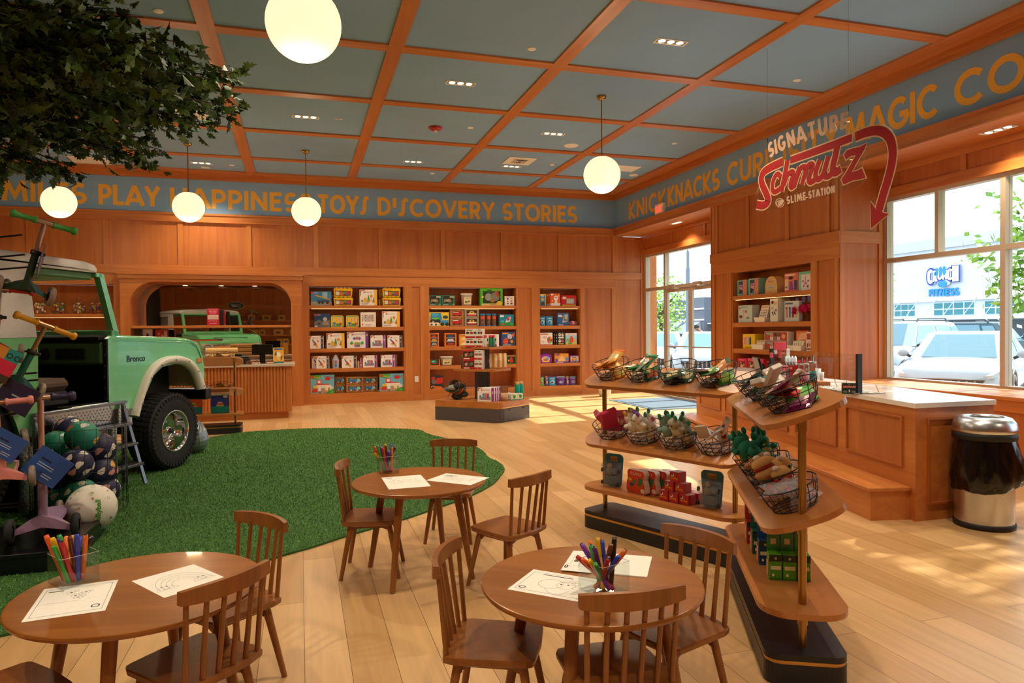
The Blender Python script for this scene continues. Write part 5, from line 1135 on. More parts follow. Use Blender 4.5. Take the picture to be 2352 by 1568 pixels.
def basket_mesh(a=.14, b_=.125, h=.098):
    mb = MB(); N = 28; rw = .0019
    def ring(k, z, dz=0): return [(a*k*math.cos(2*PI*i/N), b_*k*math.sin(2*PI*i/N), z+dz*math.sin(2*PI*i/N)) for i in range(N)]
    mb.tube(ring(1.0, h), .0028, BLACKM, 6, True); mb.tube(ring(.93, h*.66), rw, BLACKM, 5, True); mb.tube(ring(.85, h*.33), rw, BLACKM, 5, True); mb.tube(ring(.74, .003), .0026, BLACKM, 5, True)
    for i in range(0, N, 1):
        if i % 1 == 0 and i % 2 == 0 or True:
            t = 2*PI*i/N; c, s = math.cos(t), math.sin(t)
            if i % 2 == 0: mb.tube([(a*k*c, b_*k*s, z) for k, z in ((1, h), (.93, h*.66), (.85, h*.33), (.74, .003))], rw, BLACKM, 5)
    for q in (-.5, 0, .5):
        y = q*b_*.74; x = a*.74*math.sqrt(1-q*q); mb.tube([(-x, y, .003), (x, y, .003)], rw, BLACKM, 5)
    for q in (-.6, -.2, .2, .6):
        x = q*a*.74; y = b_*.74*math.sqrt(1-q*q); mb.tube([(x, -y, .003), (x, y, .003)], rw, BLACKM, 5)
    return mb
_bk = None
def basket(M, x, y, z, rz, lab, tilt=TILT):
    global _bk
    m_ = M @ Matrix.Translation((x, 0, z)) @ Matrix.Rotation(tilt, 4, 'X') @ Matrix.Translation((0, y, .0015)) @ Matrix.Rotation(rz, 4, 'Z')
    if _bk is None: _bk = basket_mesh().build('wire_basket'); o = _bk
    else: o = _bk.copy(); COL.objects.link(o)
    o.matrix_world = m_; tag(o, lab, 'basket', 'black wire baskets'); return m_
def pillow(w, h, d, cols):
    """flat printed packet"""
    mb = MB(); n = 6; c0, c1, c2 = cols; g = []
    for i in range(n+1):
        row = []
        for j in range(n+1):
            u, v = i/n*2-1, j/n*2-1; b_ = (1-u**4)*(1-v**4)
            row.append((u*w/2, v*h/2, d/2*b_))
        g.append(row)
    vs = [p for r in g for p in r]; m_ = n+1
    top = [(i*m_+j, (i+1)*m_+j, (i+1)*m_+j+1, i*m_+j+1) for i in range(n) for j in range(n)]
    for k, q in enumerate(top):
        i, j = divmod(k, n); mt = C(c1 if 1 <= i <= n-2 and 1 <= j <= 3 else (c2 if j == n-1 else c0), .25)
        mb.add([vs[a] for a in q], [(0, 1, 2, 3)], mt, False)
    mb.add([(p[0], p[1], -p[2]-.0004) for p in vs], [q[::-1] for q in top], C(c0, .3))
    return mb
def fill_basket(m_, items, r, spread=.05, z0=.018):
    """items: (mesh builder, object name, label, category, group, lean)"""
    n = len(items)
    for i, (mb, nm, lab, cat, grp, lean) in enumerate(items):
        if 'plush' in nm: mb.v = [(p[0]*1.45, p[1]*1.45, p[2]*1.45) for p in mb.v]
        a = 2*PI*i/max(1, n)+.5; q = spread if n > 1 else 0
        M = m_ @ Matrix.Translation((q*math.cos(a)*1.2, q*math.sin(a)*.8, z0+.018*i)) @ Matrix.Rotation(a+r.uniform(-.5, .5), 4, 'Z') @ Matrix.Rotation(lean, 4, 'X')
        o = mb.build(nm); o.matrix_world = M; tag(o, lab, cat, grp)
def packets(cols, lab, grp, n, w=.115, h=.15, d=.026, nm='toy_packet', lean=.5):
    return [(pillow(w, h, d, cols[i % len(cols)][1]), nm, '%s %s' % (cols[i % len(cols)][0], lab), 'packet', grp, lean*(1 if i % 2 else .6)) for i in range(n)]
rr = random.Random(11)
def ball_toy(parts):
    mb = MB()
    for c, r, h, sc in parts: mb.ball(c, r, C(h, .8), 12, sc)
    return mb
def plush(bodyc, belly, horn='#e8c07a'):
    return ball_toy([((0, 0, .03), .034, bodyc, (1, .9, 1)), ((0, -.014, .028), .026, belly, (1, .8, 1)), ((0, -.008, .07), .026, bodyc, (1.1, 1, .9)), ((-.02, 0, .098), .009, horn, (1, 1, 1.6)), ((.02, 0, .098), .009, horn, (1, 1, 1.6)),
                     ((-.036, -.006, .04), .011, bodyc, (1.3, 1, 1)), ((.036, -.006, .04), .011, bodyc, (1.3, 1, 1)), ((-.018, -.02, .006), .012, bodyc, (1, 1.4, .8)), ((.018, -.02, .006), .012, bodyc, (1, 1.4, .8)),
                     ((-.01, -.032, .074), .0035, '#201a18', (1, 1, 1)), ((.01, -.032, .074), .0035, '#201a18', (1, 1, 1)), ((0, -.034, .064), .005, belly, (1.4, .8, .7))])
xs = [.09, .375, .66, .945]
R1 = 'top shelf of the rack nearer the entrance'; R1b = 'middle shelf of the rack nearer the entrance'
m_ = basket(M1, xs[0], 0, SHZ[2], .1, 'black wire basket of orange packets, leftmost on the top shelf nearer the entrance')
fill_basket(m_, packets([('orange', ('#e0862a', '#c8b060', '#e8a84a')), ('pale orange', ('#e8a84a', '#e0c890', '#d8742a')), ('apricot', ('#e0a050', '#b83a2a', '#e8c07a'))], 'candy packet in the leftmost top basket nearer the entrance', 'orange packets', 8), rr)
m_ = basket(M1, xs[1], 0, SHZ[2], .1, 'black wire basket of green packets, second on the top shelf nearer the entrance')
fill_basket(m_, packets([('dark green', ('#1f5a3a', '#c8603a', '#2f8f5a')), ('bright green', ('#2f9a54', '#d8a83a', '#1f6a3a')), ('silver green', ('#8fa890', '#4a8a5a', '#c8d0c8'))], 'packet in the second top basket nearer the entrance', 'green packets', 7), rr)
m_ = basket(M1, xs[2], 0, SHZ[2], .1, 'black wire basket nearly empty, third on the top shelf nearer the entrance')
fill_basket(m_, packets([('olive', ('#3a4a34', '#b8a878', '#2a5a5a')), ('teal grey', ('#4a6a62', '#a8a890', '#2a4a4a'))], 'packet in the third top basket nearer the entrance', 'olive packets', 3, lean=.25), rr)
m_ = basket(M1, xs[3], 0, SHZ[2], .1, 'black wire basket of green and plum packets at the right end of that top shelf')
fill_basket(m_, packets([('leaf green', ('#3a7a2a', '#8ab04a', '#2a5a1f')), ('orange lidded', ('#c8782a', '#e0b070', '#3a4a2a')), ('plum', ('#7a2f4a', '#b06a84', '#5a1f34')), ('olive green', ('#4a5a24', '#7a8a3a', '#2f3a18'))], 'packet in the right end top basket nearer the entrance', 'mixed packets', 6), rr)
m_ = basket(M1, xs[0], 0, SHZ[1], .1, 'black wire basket of pink doll packs, leftmost on that middle shelf')
pk = lambda: carton('doll_pack', .12, .15, .035, '#c8325a', [('e', .4, .42, .28, .28, '#8a6a60'), ('e', .4, .42, .2, .2, '#d8b0a8'), ('r', .1, .8, .9, .95, '#e87a9a'), ('t', 'HUGO', .5, .68, .1, '#f0e0c0', .5), ('e', .78, .3, .12, .12, '#b8a070')])
fill_basket(m_, [(pk(), 'doll_pack', lb, 'toy pack', 'pink doll packs', ln) for lb, ln in (('pink doll pack lying flat in the leftmost middle basket', -.9), ('pink doll pack leaning upright in the leftmost middle basket', -.5), ('pink doll pack at the back of the leftmost middle basket', -.3))], rr, .03, .03)
m_ = basket(M1, xs[1], 0, SHZ[1], .1, 'black wire basket of white plush unicorns, second on that middle shelf')
fill_basket(m_, [(plush('#e6e0d2', '#f0ece2', c), 'plush_unicorn', '%s plush unicorn in the second middle basket nearer the entrance' % w, 'plush toy', 'plush unicorns', .3) for w, c in (('white', '#d86a9a'), ('cream', '#4ab0b8'), ('ivory', '#6ab04a'), ('pale', '#d8b03a'), ('off-white', '#8a5ab8'))], rr, .055, .02)
m_ = basket(M1, xs[2], 0, SHZ[1], .1, 'black wire basket of grey green plush toys, third on that middle shelf')
fill_basket(m_, [(plush(c, '#d8d0b8', '#3a9a80'), 'plush_dino', '%s plush toy in the third middle basket nearer the entrance' % w, 'plush toy', 'grey green plush toys', .3) for w, c in (('grey green', '#8fa290'), ('sage', '#9aa88a'), ('beige', '#c8b898'), ('teal edged', '#7fa298'), ('stone coloured', '#b0a890'))], rr, .055, .02)
m_ = basket(M1, xs[3], 0, SHZ[1], .1, 'black wire basket of white carded toys at the right end of that middle shelf')
cd = lambda c: carton('carded_toy', .07, .115, .012, '#d8d0c8', [('e', .5, .42, .26, .16, c), ('e', .5, .42, .14, .09, '#2a2a30'), ('r', .1, .82, .9, .94, '#b8a8a0'), ('r', .15, .08, .6, .16, '#a83a3a'), ('e', .8, .14, .08, .05, '#c83a4a')])
fill_basket(m_, [(cd(c), 'carded_toy', 'white carded toy with a %s part in the right end middle basket' % w, 'toy pack', 'white carded toys', ln) for w, c, ln in (('red', '#c8302e', -.5), ('blue', '#3a5ab8', -.8), ('pink', '#d86a8a', -.6), ('dark', '#3a3a42', -.4), ('orange', '#d8722a', -.9), ('rose', '#c04a64', -.7))], rr, .055, .03)
# bottom shelf of that rack
def on_rack(M, x, y, z, rz=0): return M @ Matrix.Translation((x, y, z+.0008)) @ Matrix.Rotation(rz, 4, 'Z')
def blister(w, h, d):
    mb = MB(); r = w*.2
    pts = arc(w/2-r, r*.5, r*.5, -90, 0, 3)+arc(w/2-r, h-r, r, 0, 90, 5)+arc(-w/2+r, h-r, r, 90, 180, 5)+arc(-w/2+r, r*.5, r*.5, 180, 270, 3)
    mb.prism(pts, -.004, .004, C('#2f86b8', .35), 'y')
    cyr = MB(); cyr.prism([(x*.9, z*.74+h*.03) for x, z in pts], -d, -.005, film('blister_plastic', '#8fa6b4', .2), 'y'); 
    mb.v_off = len(mb.v)
    b0 = len(mb.v); mb.v += cyr.v; i0 = mb.mat(film('blister_plastic2', '#a8b8c4', .22)); mb.f += [tuple(k+b0 for k in f) for f in cyr.f]; mb.mi += [i0]*len(cyr.f); mb.sm += [False]*len(cyr.f)
    mb.box(-w*.3, w*.3, -d*.8, -.01, h*.06, h*.34, C('#5a6a70', .5), .01); mb.ball((-w*.12, -d*.5, h*.45), w*.2, C('#8a8074'), 12); mb.ball((w*.16, -d*.5, h*.5), w*.17, C('#6f8a94'), 12); mb.ball((-w*.1, -d*.5, h*.64), w*.13, C('#b8a878'), 10)
    for x in (-1, 1):
        for z in (.12, .5): mb.cyl((x*w*.44, -d*.7, h*z), (x*w*.5, -d*.7, h*z), w*.1, C('#1c1c20'), n=12)
    deco(mb, [('r', .3, .78, .7, .92, '#c8a868'), ('t', 'LOLER', .5, .8, .07, '#4a3a2a', .36)], w, h, -.0042); return mb
for x, lab in ((.09, 'blue blister pack of a toy figure at the left end of the bottom shelf'), (.905, 'blue blister pack of a toy figure at the right end of the bottom shelf')):
    o = blister(.15, .23, .07).build('blister_pack'); o.matrix_world = on_rack(M1, x, .0, SHZ[0], .15); tag(o, lab, 'toy pack', 'blue blister packs')
def clixo(w, h, d):
    mb = MB(); pts = arc(w*.34, h*.14, h*.14, -90, 0, 4)+[(w*.42, h*.42), (w*.36, h*.6)]+arc(w*.3, h*.84, h*.15, 0, 90, 5)+arc(-w*.3, h*.84, h*.15, 90, 180, 5)+[(-w*.4, h*.6), (-w*.46, h*.4)]+arc(-w*.36, h*.14, h*.14, 180, 270, 4)
    mb.prism(pts, -d/2, d/2, C('#f0ece8', .35), 'y'); mb.prism([(x*.985, z*.985+h*.008) for x, z in pts], -d/2-.0008, -d/2-.0002, C('#d8432a', .35), 'y')
    deco(mb, [('t', 'CLIXO', .5, .78, .12, '#f0ece8', .5), ('p', [(.6, .3), (.64, .7), (.84, .66), (.78, .4)], '#2f7a3a'), ('e', .3, .35, .1, .08, '#2f4a8a'), ('e', .44, .5, .09, .08, '#3a8a5a'), ('e', .24, .56, .08, .07, '#e0b02a'), ('e', .84, .16, .1, .1, '#e8d8b0')], w, h, -d/2-.0009); return mb
for i in range(4):
    o = clixo(.20, .16, .045).build('magnet_toy_pack'); o.matrix_world = on_rack(M1, .35+.055*i, -.05+.05*i, SHZ[0], -.12)
    tag(o, 'red and white magnetic toy pack, %s of the row of four' % ('front one', 'second', 'third', 'rearmost')[i], 'toy pack', 'red magnetic toy packs')
slk = lambda: carton('spring_toy_box', .075, .065, .075, '#c0222a', [('t', 'Slinky', .5, .3, .26, '#e8c01c', .8), ('e', .34, .7, .16, .16, '#e8e0d8'), ('e', .3, .74, .1, .1, '#2a2020')], top='#d8a8a0', side='#b01c26')
k = 0
for (cx, cy, cz) in ((.60, -.06, 0), (.678, -.06, 0), (.756, -.055, 0), (.64, -.055, 1), (.72, -.05, 1), (.68, -.05, 2), (.69, .025, 0), (.77, .03, 0)):
    if k == 0: s0 = slk().build('spring_toy_box'); o = s0
    else: o = s0.copy(); COL.objects.link(o)
    o.matrix_world = on_rack(M1, cx, cy, SHZ[0]+.0665*cz, -.08)
    tag(o, 'small red box with yellow lettering, %s of the little pyramid' % ('bottom front left', 'bottom front middle', 'bottom front right', 'second layer left', 'second layer right', 'topmost', 'back left', 'back right')[k], 'toy box', 'small red boxes'); k += 1
# ---- second rack
xs2 = [.16, .41, .67, .94]
m_ = basket(M2, xs2[0], 0, SHZ[2], .05, 'black wire basket of teal packets, farthest on the top shelf nearest the camera')
fill_basket(m_, packets([('teal', ('#1f6a68', '#4a9a98', '#123f40')), ('dark teal', ('#174a4c', '#2f7a78', '#0f2f30'))], 'packet in the farthest top basket of the near rack', 'teal packets', 4, lean=.5), rr)
m_ = basket(M2, xs2[1], 0, SHZ[2], .05, 'black wire basket with blue green packets, second from the back on the near top shelf')
fill_basket(m_, packets([('sea green', ('#2a8078', '#8ac0b0', '#1a504c')), ('pale blue', ('#7fa8b0', '#c8d8d8', '#4a7a84'))], 'packet in the second top basket of the near rack', 'sea green packets', 3, lean=.5), rr)
m_ = basket(M2, xs2[2], 0, SHZ[2], .05, 'black wire basket of white boxed toys, third on the near top shelf')
wb = lambda c: carton('boxed_toy', .058, .125, .026, '#d8ccc2', [('r', .18, .2, .82, .72, '#e8e0da'), ('r', .26, .24, .6, .66, c), ('r', .1, .86, .9, .95, '#c8b8ac')])
fill_basket(m_, [(wb(c), 'boxed_toy', '%s boxed toy leaning in the third top basket of the near rack' % w, 'toy box', 'white boxed toys', ln) for w, c, ln in (('orange windowed', '#d8863a', -1.0), ('grey windowed', '#8a9098', -.8), ('pink windowed', '#d89aa0', -1.1), ('pale windowed', '#c8c0b4', -.9))], rr, .045, .035)
m_ = basket(M2, xs2[3], 0, SHZ[2], .05, 'black wire basket of plum and green packets, nearest on the near top shelf')
fill_basket(m_, packets([('plum', ('#6a1f44', '#a04a74', '#48122c')), ('bright green', ('#3f9a34', '#7ac060', '#1f5a1f')), ('red', ('#a8241f', '#d8604a', '#5a1410')), ('wine', ('#58203a', '#8a3a54', '#3a1024')), ('beige', ('#a89078', '#d0bca0', '#6a5a48'))], 'packet in the nearest top basket of the near rack', 'plum packets', 6, lean=.35), rr)
m_ = basket(M2, xs2[0], 0, SHZ[1], .05, 'black wire basket of green plush dragons, farthest on the near middle shelf')
fill_basket(m_, [(plush('#0f7a62', '#a8b060', '#0f7a62'), 'plush_dragon', lb, 'plush toy', 'green plush dragons', ln) for lb, ln in (('green plush dragon at the front left of its basket', .3), ('green plush dragon at the back left of its basket', .1), ('green plush dragon in the middle of its basket', .4), ('green plush dragon at the right of its basket', .2), ('green plush dragon lying lowest in its basket', .6))], rr, .06, .02)
m_ = basket(M2, xs2[1], 0, SHZ[1], .05, 'black wire basket of small picture frames, second on the near middle shelf')
fr = lambda c: carton('frame_toy', .11, .085, .014, '#b8884a', [('r', .12, .14, .88, .86, c), ('p', [(.2, .2), (.5, .7), (.8, .2)], '#8a5a6a')])
fill_basket(m_, [(fr(c), 'frame_toy', '%s wooden frame toy in the second middle basket of the near rack' % w, 'toy', 'wooden frame toys', ln) for w, c, ln in (('red', '#b84a3a', -.9), ('grey', '#7a7470', -.7), ('tan', '#c8a070', -1.0))], rr, .03, .03)
m_ = basket(M2, xs2[2], 0, SHZ[1], .05, 'black wire basket of plush buns, third on the near middle shelf')
fd = lambda top: ball_toy([((0, 0, .022), .034, '#d8aa68', (1.1, 1, .6)), ((0, 0, .04), .033, top, (1.1, 1, .3)), ((0, 0, .054), .032, '#d8aa68', (1.05, .95, .6)), ((-.012, -.034, .05), .004, '#201a18', (1, 1, 1)), ((.012, -.034, .05), .004, '#201a18', (1, 1, 1)), ((0, -.01, .076), .011, '#e8e0d0', (1, 1, .7))])
fill_basket(m_, [(fd(c), 'plush_bun', '%s plush bun in the third middle basket of the near rack' % w, 'plush toy', 'plush buns', .2) for w, c in (('red topped', '#c8302a'), ('green layered', '#5a9a3a'), ('orange layered', '#d8642a'), ('dark red', '#9a2420'))], rr, .055, .02)
m_ = basket(M2, xs2[3], 0, SHZ[1], .05, 'black wire basket of clear bags of beads, nearest on the near middle shelf')
def bead_pack(w, h, d, seed):
    mb = pillow(w*1.25, h*1.35, d*1.5, ('#d8d4dc', '#e4e0e8', '#c8c4d0')); mb.mats = [film('bead_bag', '#dcd8e4', .3, .1) if True else q for q in mb.mats]
    mb.mi = [0]*len(mb.mi); q = random.Random(seed)
    for i in range(16): mb.ball((q.uniform(-.5, .5)*w, q.uniform(-.5, .5)*h, q.uniform(-.3, .3)*d), w*.09, C(('#d8624a', '#3a8ab0', '#d83a4a', '#e0b03a', '#d88ab0', '#8ab0c8')[i % 6], .3), 8)
    return mb
fill_basket(m_, [(bead_pack(.1, .13, .035, i), 'bead_pack', lb, 'bead pack', 'clear bags of beads', ln) for i, (lb, ln) in enumerate((('clear bag of coloured beads standing tallest in the nearest basket', 1.2), ('clear bag of coloured beads at the right of the nearest basket', .5), ('clear bag of coloured beads at the left of the nearest basket', .4), ('clear bag of coloured beads lowest in the nearest basket', .1)))], rr, .045, .03)
# bottom shelf of the near rack: hang-tab boxes
def tab_box(c, tabc):
    w, h, d = .055, .115, .06; mb = MB(); mb.box(-w/2, w/2, -d/2, d/2, 0, h, C(c, .3), .002)
    mb.box(-w/2, w/2, d/2-.003, d/2, h, h+.085, C(tabc, .3)); mb.box(-.012, .012, d/2-.0034, d/2-.0031, h+.03, h+.055, C('#c8b8a0'))
    deco(mb, [('r', .0, .72, 1, .98, '#20352a'), ('e', .5, .84, .1, .05, '#c8b080'), ('r', .1, .4, .9, .55, '#d8d8a0'), ('r', .0, .0, 1, .08, tabc), ('e', .3, .2, .1, .06, '#e8e4c8')], w, h, -d/2)
    mb.box(-w/2-.004, -w/2-.0002, -d*.34, d*.34, h*.1, h*.72, C('#c89a78', .4), .002); return mb
cl = {'red': ('#a81f28', '#b8302a'), 'green': ('#1f5a48', '#2a6a52'), 'blue': ('#1a3f70', '#24508a'), 'lime': ('#4f9a28', '#2f7a24'), 'purple': ('#4a2a78', '#5a3a8a'), 'teal': ('#17807a', '#1f8f8a'), 'olive': ('#4a5a24', '#5a6a2a')}
tb = [(.16, -.06, 'olive'), (.16, .02, 'red'), (.25, -.07, 'red'), (.25, 0, 'red'), (.25, .07, 'purple'), (.42, -.07, 'green'), (.42, 0, 'teal'), (.42, .07, 'teal'), (.58, -.065, 'blue'), (.58, .03, 'blue'), (.78, -.055, 'lime'), (.78, .005, 'lime'), (.78, .065, 'lime'), (.5, .11, 'purple')]
seen = {}
for x, y, c in tb:
    seen[c] = seen.get(c, 0)+1
    o = tab_box(*cl[c]).build('hang_tab_box'); o.matrix_world = on_rack(M2, x, y, SHZ[0], PI/2)
    tot = sum(1 for q in tb if q[2] == c); wn = ('left', 'middle', 'right')[min(2, seen[c]-1)] if tot == 3 else (('left', 'right')[seen[c]-1] if tot == 2 else ('front left', 'front middle', 'front right', 'rear')[seen[c]-1])
    tag(o, '%s hang tab toy box on the near bottom shelf%s' % (c, '' if tot == 1 else ', %s one' % wn), 'toy box', 'hang tab boxes on the near bottom shelf')
# ================================================================ SLIME COUNTER
CF0 = Vector((4.283, 3.947, 0)); CDIR = Vector((.222, .975, 0)); CR0 = Vector((5.02, 3.93, 0)); CLEN = 4.7; CT = .867
t = thing('activity_counter', 'long cherry wood counter with panelled sides and a white stone top', 'counter', CF0, math.atan2(CDIR[0], -CDIR[1])+PI)
cang = -math.atan2(CDIR[0], CDIR[1])           # local +y runs along the counter front
t.rotation_euler = (0, 0, cang)
MI = Matrix.Rotation(-cang, 4, 'Z')
e = MI @ (CR0-CF0); bk = e+Vector((-.02, CLEN-.1, 0))
foot = [(0, 0), (e[0], e[1]), (bk[0], bk[1]), (0, CLEN)]
b = MB(); b.prism([(p[0]*1+.0, p[1]) for p in foot], 0, CT-.036, CHERRY['y']); b.build('body', t)
def oc(pts, k): 
    cx = sum(p[0] for p in pts)/4; cy = sum(p[1] for p in pts)/4
    return [(p[0]+k*(1 if p[0] > cx else -1), p[1]+k*(1 if p[1] > cy else -1)) for p in pts]
QUARTZ = C('#e9e7e4', .12)
b = MB(); b.prism(oc(foot, .012), CT-.0355, CT, QUARTZ); b.build('stone_top', t)
for k in range(5):
    y0 = .14+k*.91; y1 = y0+.76
    f = MB()
    for (a, b_, z0, z1) in ((y0, y1, .74, .755), (y0, y1, .375, .39), (y0, y0+.015, .39, .74), (y1-.015, y1, .39, .74)): f.box(-.014, -.0005, a, b_, z0, z1, CHERRY_B)
    f.box(-.002, -.0004, y0+.015, y1-.015, .39, .74, CHERRY_P); f.build('side_panel', t)
ea = math.atan2(e[1], e[0]); el = math.hypot(e[0], e[1])
f = MB(); f.M = Matrix.Rotation(ea, 4, 'Z')
for (a, b_, z0, z1) in ((.1, el-.1, .74, .755), (.1, el-.1, .12, .135), (.1, .115, .135, .74), (el-.115, el-.1, .135, .74)): f.box(a, b_, -.014, -.0005, z0, z1, CHERRY_B)
f.build('end_panel', t)
b = MB(); b.box(-.305, -.001, .06, 4.45, 0, .214, CHERRY['y']); b.box(-.325, -.0005, .045, 4.46, .2145, .244, CHERRY['y'], .004)
s_ = b.build('step_bench', None, CF0, (0, 0, cang)); tag(s_, 'long low wooden step running along the front of the slime counter', 'step')
def on_counter(px, py, z=CT): return at_z(px, py, z+.0006)
# clear screen on black posts
t = thing('screen_guard', 'clear acrylic screen between two black posts on the white counter', 'screen', (0, 0, 0))
pA = on_counter(1973, 904); pB = on_counter(1773, 872)
for p in (pA, pB):
    b = MB(); b.box(p[0]-.025, p[0]+.025, p[1]-.012, p[1]+.012, CT+.006, CT+.335, BLACKM, .002); b.box(p[0]-.05, p[0]+.05, p[1]-.04, p[1]+.04, CT+.0006, CT+.006, BLACKM); b.build('post', t)
b = MB(); d = (pB-pA).normalized(); nrm = Vector((-d[1], d[0], 0))*.003
q0, q1 = pA+d*.03, pB-d*.03
b.prism([(q0+nrm)[:2], (q1+nrm)[:2], (q1-nrm)[:2], (q0-nrm)[:2]], CT+.07, CT+.33, ACRYL); b.build('acrylic_sheet', t)
# till screen
p = on_counter(1752, 880); t = thing('till_screen', 'black tilted touch screen on a stand at the far side of the counter', 'monitor', p, 1.1)
b = MB(); b.M = Matrix.Rotation(-.25, 4, 'X'); b.box(-.17, .17, -.012, .012, .06, .27, BLACKP, .004); b.box(-.16, .16, -.0135, -.0122, .07, .26, C('#6f93b0', .1)); b.build('display', t)
b = MB(); b.prism([(-.08, 0), (.09, 0), (.03, .2), (.0, .2)], -.06, .06, BLACKP, 'x'); b.build('stand', t)
# jars, bottles, signs on the counter
JW = 'decoration jars on the slime counter'
def jarlet(px, py, h, r, liq, lab, spout=True):
    p = on_counter(px, py, CT+.046); t = thing('pump_jar', lab, 'jar', p, 0, JW)
    b = MB(); b.lathe([(r*.95, 0), (r, .004), (r, h*.8), (r*.8, h*.86), (r*.8, h*.9)], (0, 0, 0), ACRYL, 18); b.lathe([(r*.7, h*.9), (r*.86, h*.9), (r*.86, h), (0, h)], (0, 0, 0), STEEL, 18); b.build('jar_body', t)
    b = MB(); b.lathe([(0, .003), (r*.93, .003), (r*.93, h*.5), (0, h*.5)], (0, 0, 0), C(liq, .2), 18); b.build('filling', t)
    if spout: b = MB(); b.cyl((0, 0, h), (r*.2, 0, h*1.32), r*.22, STEEL, n=10); b.build('spout', t)
p = on_counter(1864, 886); b = MB(); b.box(-.14, .14, -.09, .09, 0, .044, CHERRY['x'], .003); tag(b.build('wooden_tray', None, p, (0, 0, -.25)), 'low cherry wood tray carrying the clear jars on the counter', 'tray')
jarlet(1841, 876, .17, .032, '#d8389a', 'clear jar of magenta decorations, leftmost on the wooden tray')
jarlet(1852, 876, .175, .03, '#e0a0b0', 'clear jar of pale pink decorations, second on the wooden tray')
jarlet(1866, 875, .19, .042, '#1f8a90', 'clear jar of teal decorations, widest on the wooden tray')
for px, py, h, r, lab in ((1879, 872, .11, .026, 'taller white plastic cup right of the teal jar'), (1887, 873, .08, .024, 'shorter white plastic cup at the end of the wooden tray')):
    p = on_counter(px, py, CT+.046); b = MB(); b.lathe([(0, 0), (r*.8, 0), (r, h), (r*.95, h), (r*.76, .004), (0, .004)], (0, 0, 0), C('#e8eaec', .3), 18); tag(b.build('plastic_cup', None, p), lab, 'cup', 'white plastic cups')
for i, px in enumerate((1806, 1813, 1820, 1827)):
    p = on_counter(px, 874); b = MB(); b.lathe([(0, 0), (.022, 0), (.024, .01), (.024, .15), (.012, .18), (.012, .2)], (0, 0, 0), film('bottle_pet', '#cfd8de', .5, .1), 14); b.lathe([(.0, .2), (.014, .2), (.014, .24), (.004, .26), (0, .26)], (0, 0, 0), C('#e8eef2', .3), 14); b.cyl((-.026, 0, .17), (.026, 0, .17), .012, BLACKM, n=10)
    tag(b.build('squeeze_bottle', None, p), 'clear squeeze bottle with a black collar behind the red card, %s of four' % ('leftmost', 'second', 'third', 'rightmost')[i], 'bottle', 'squeeze bottles on the slime counter')
p = on_counter(1822, 886); b = MB(); b.box(-.045, .045, -.006, .006, 0, .2, C('#b02a2e', .4)); b.box(.0452, .062, -.02, .02, 0, .2, C('#e8e4e2', .3))
deco(b, [('e', -.0+.28, .86, .14, .06, '#d88a88'), ('t', 'S', .2, .62, .05, '#e8d0cc'), ('t', 'L', .2, .5, .05, '#e8d0cc'), ('t', 'I', .2, .38, .05, '#e8d0cc'), ('t', 'M', .2, .26, .05, '#e8d0cc'), ('t', 'E', .2, .14, .05, '#e8d0cc'), ('r', .45, .7, .85, .72, '#d88a88'), ('r', .45, .6, .8, .62, '#d88a88')], .09, .2, -.006)
tag(b.build('menu_card', None, p, (0, 0, -.6)), 'upright red card with small white letters on the slime counter', 'sign')
p = on_counter(1950, 904); b = MB(); b.box(-.055, .055, -.012, .012, 0, .09, C('#17342f', .4))
deco(b, [('t', 'HEY', .5, .84, .07, '#d8d8d0', .12), ('r', .04, .55, .96, .78, '#a82a2c'), ('t', 'GROWNUPS', .5, .6, .13, '#e8dcd8', .84), ('r', .08, .12, .34, .3, '#6a8078'), ('r', .66, .12, .92, .3, '#6a8078'), ('e', .5, .28, .05, .14, '#d8d0c8')], .11, .09, -.012)
tag(b.build('counter_sign', None, p, (0, 0, -.55)), 'small dark green and red sign beside the right black post', 'sign')
# charm display
p = on_counter(1796, 874); t = thing('charm_display', 'clear tiered stand of pink charms beside the black screen', 'display stand', p, -.4); t.scale = (1.4, 1.4, 1.4)
b = MB(); b.box(-.1, .1, -.03, .06, 0, .005, ACRYL); b.box(-.1, .1, .055, .06, .005, .3, ACRYL); b.box(-.1, .1, -.03, .055, .14, .144, ACRYL); b.build('stand', t)
for i in range(4):
    b = MB(); b.box(-.09+.046*i, -.052+.046*i, -.02, .02, .0055, .12, C(('#5f7a34', '#d8d0cc', '#b8868a', '#d8e0dc')[i], .3), .004); b.box(-.088+.046*i, -.054+.046*i, -.0212, -.0202, .07, .11, C('#d8485a')); b.build('tub', t)
for i in range(5):
    b = MB(); b.box(-.075+.03*i, -.05+.03*i, .046, .054, .17+.03*(i % 2), .21+.03*(i % 3), C(('#e0586e', '#e8e0e0', '#d83a50', '#e0586e', '#e8e0e0')[i], .35), .004); b.build('charm', t)
b = MB(); b.box(-.045, .045, .042, .05, .23, .29, C('#d8485a', .4), .006); b.build('pink_label', t)
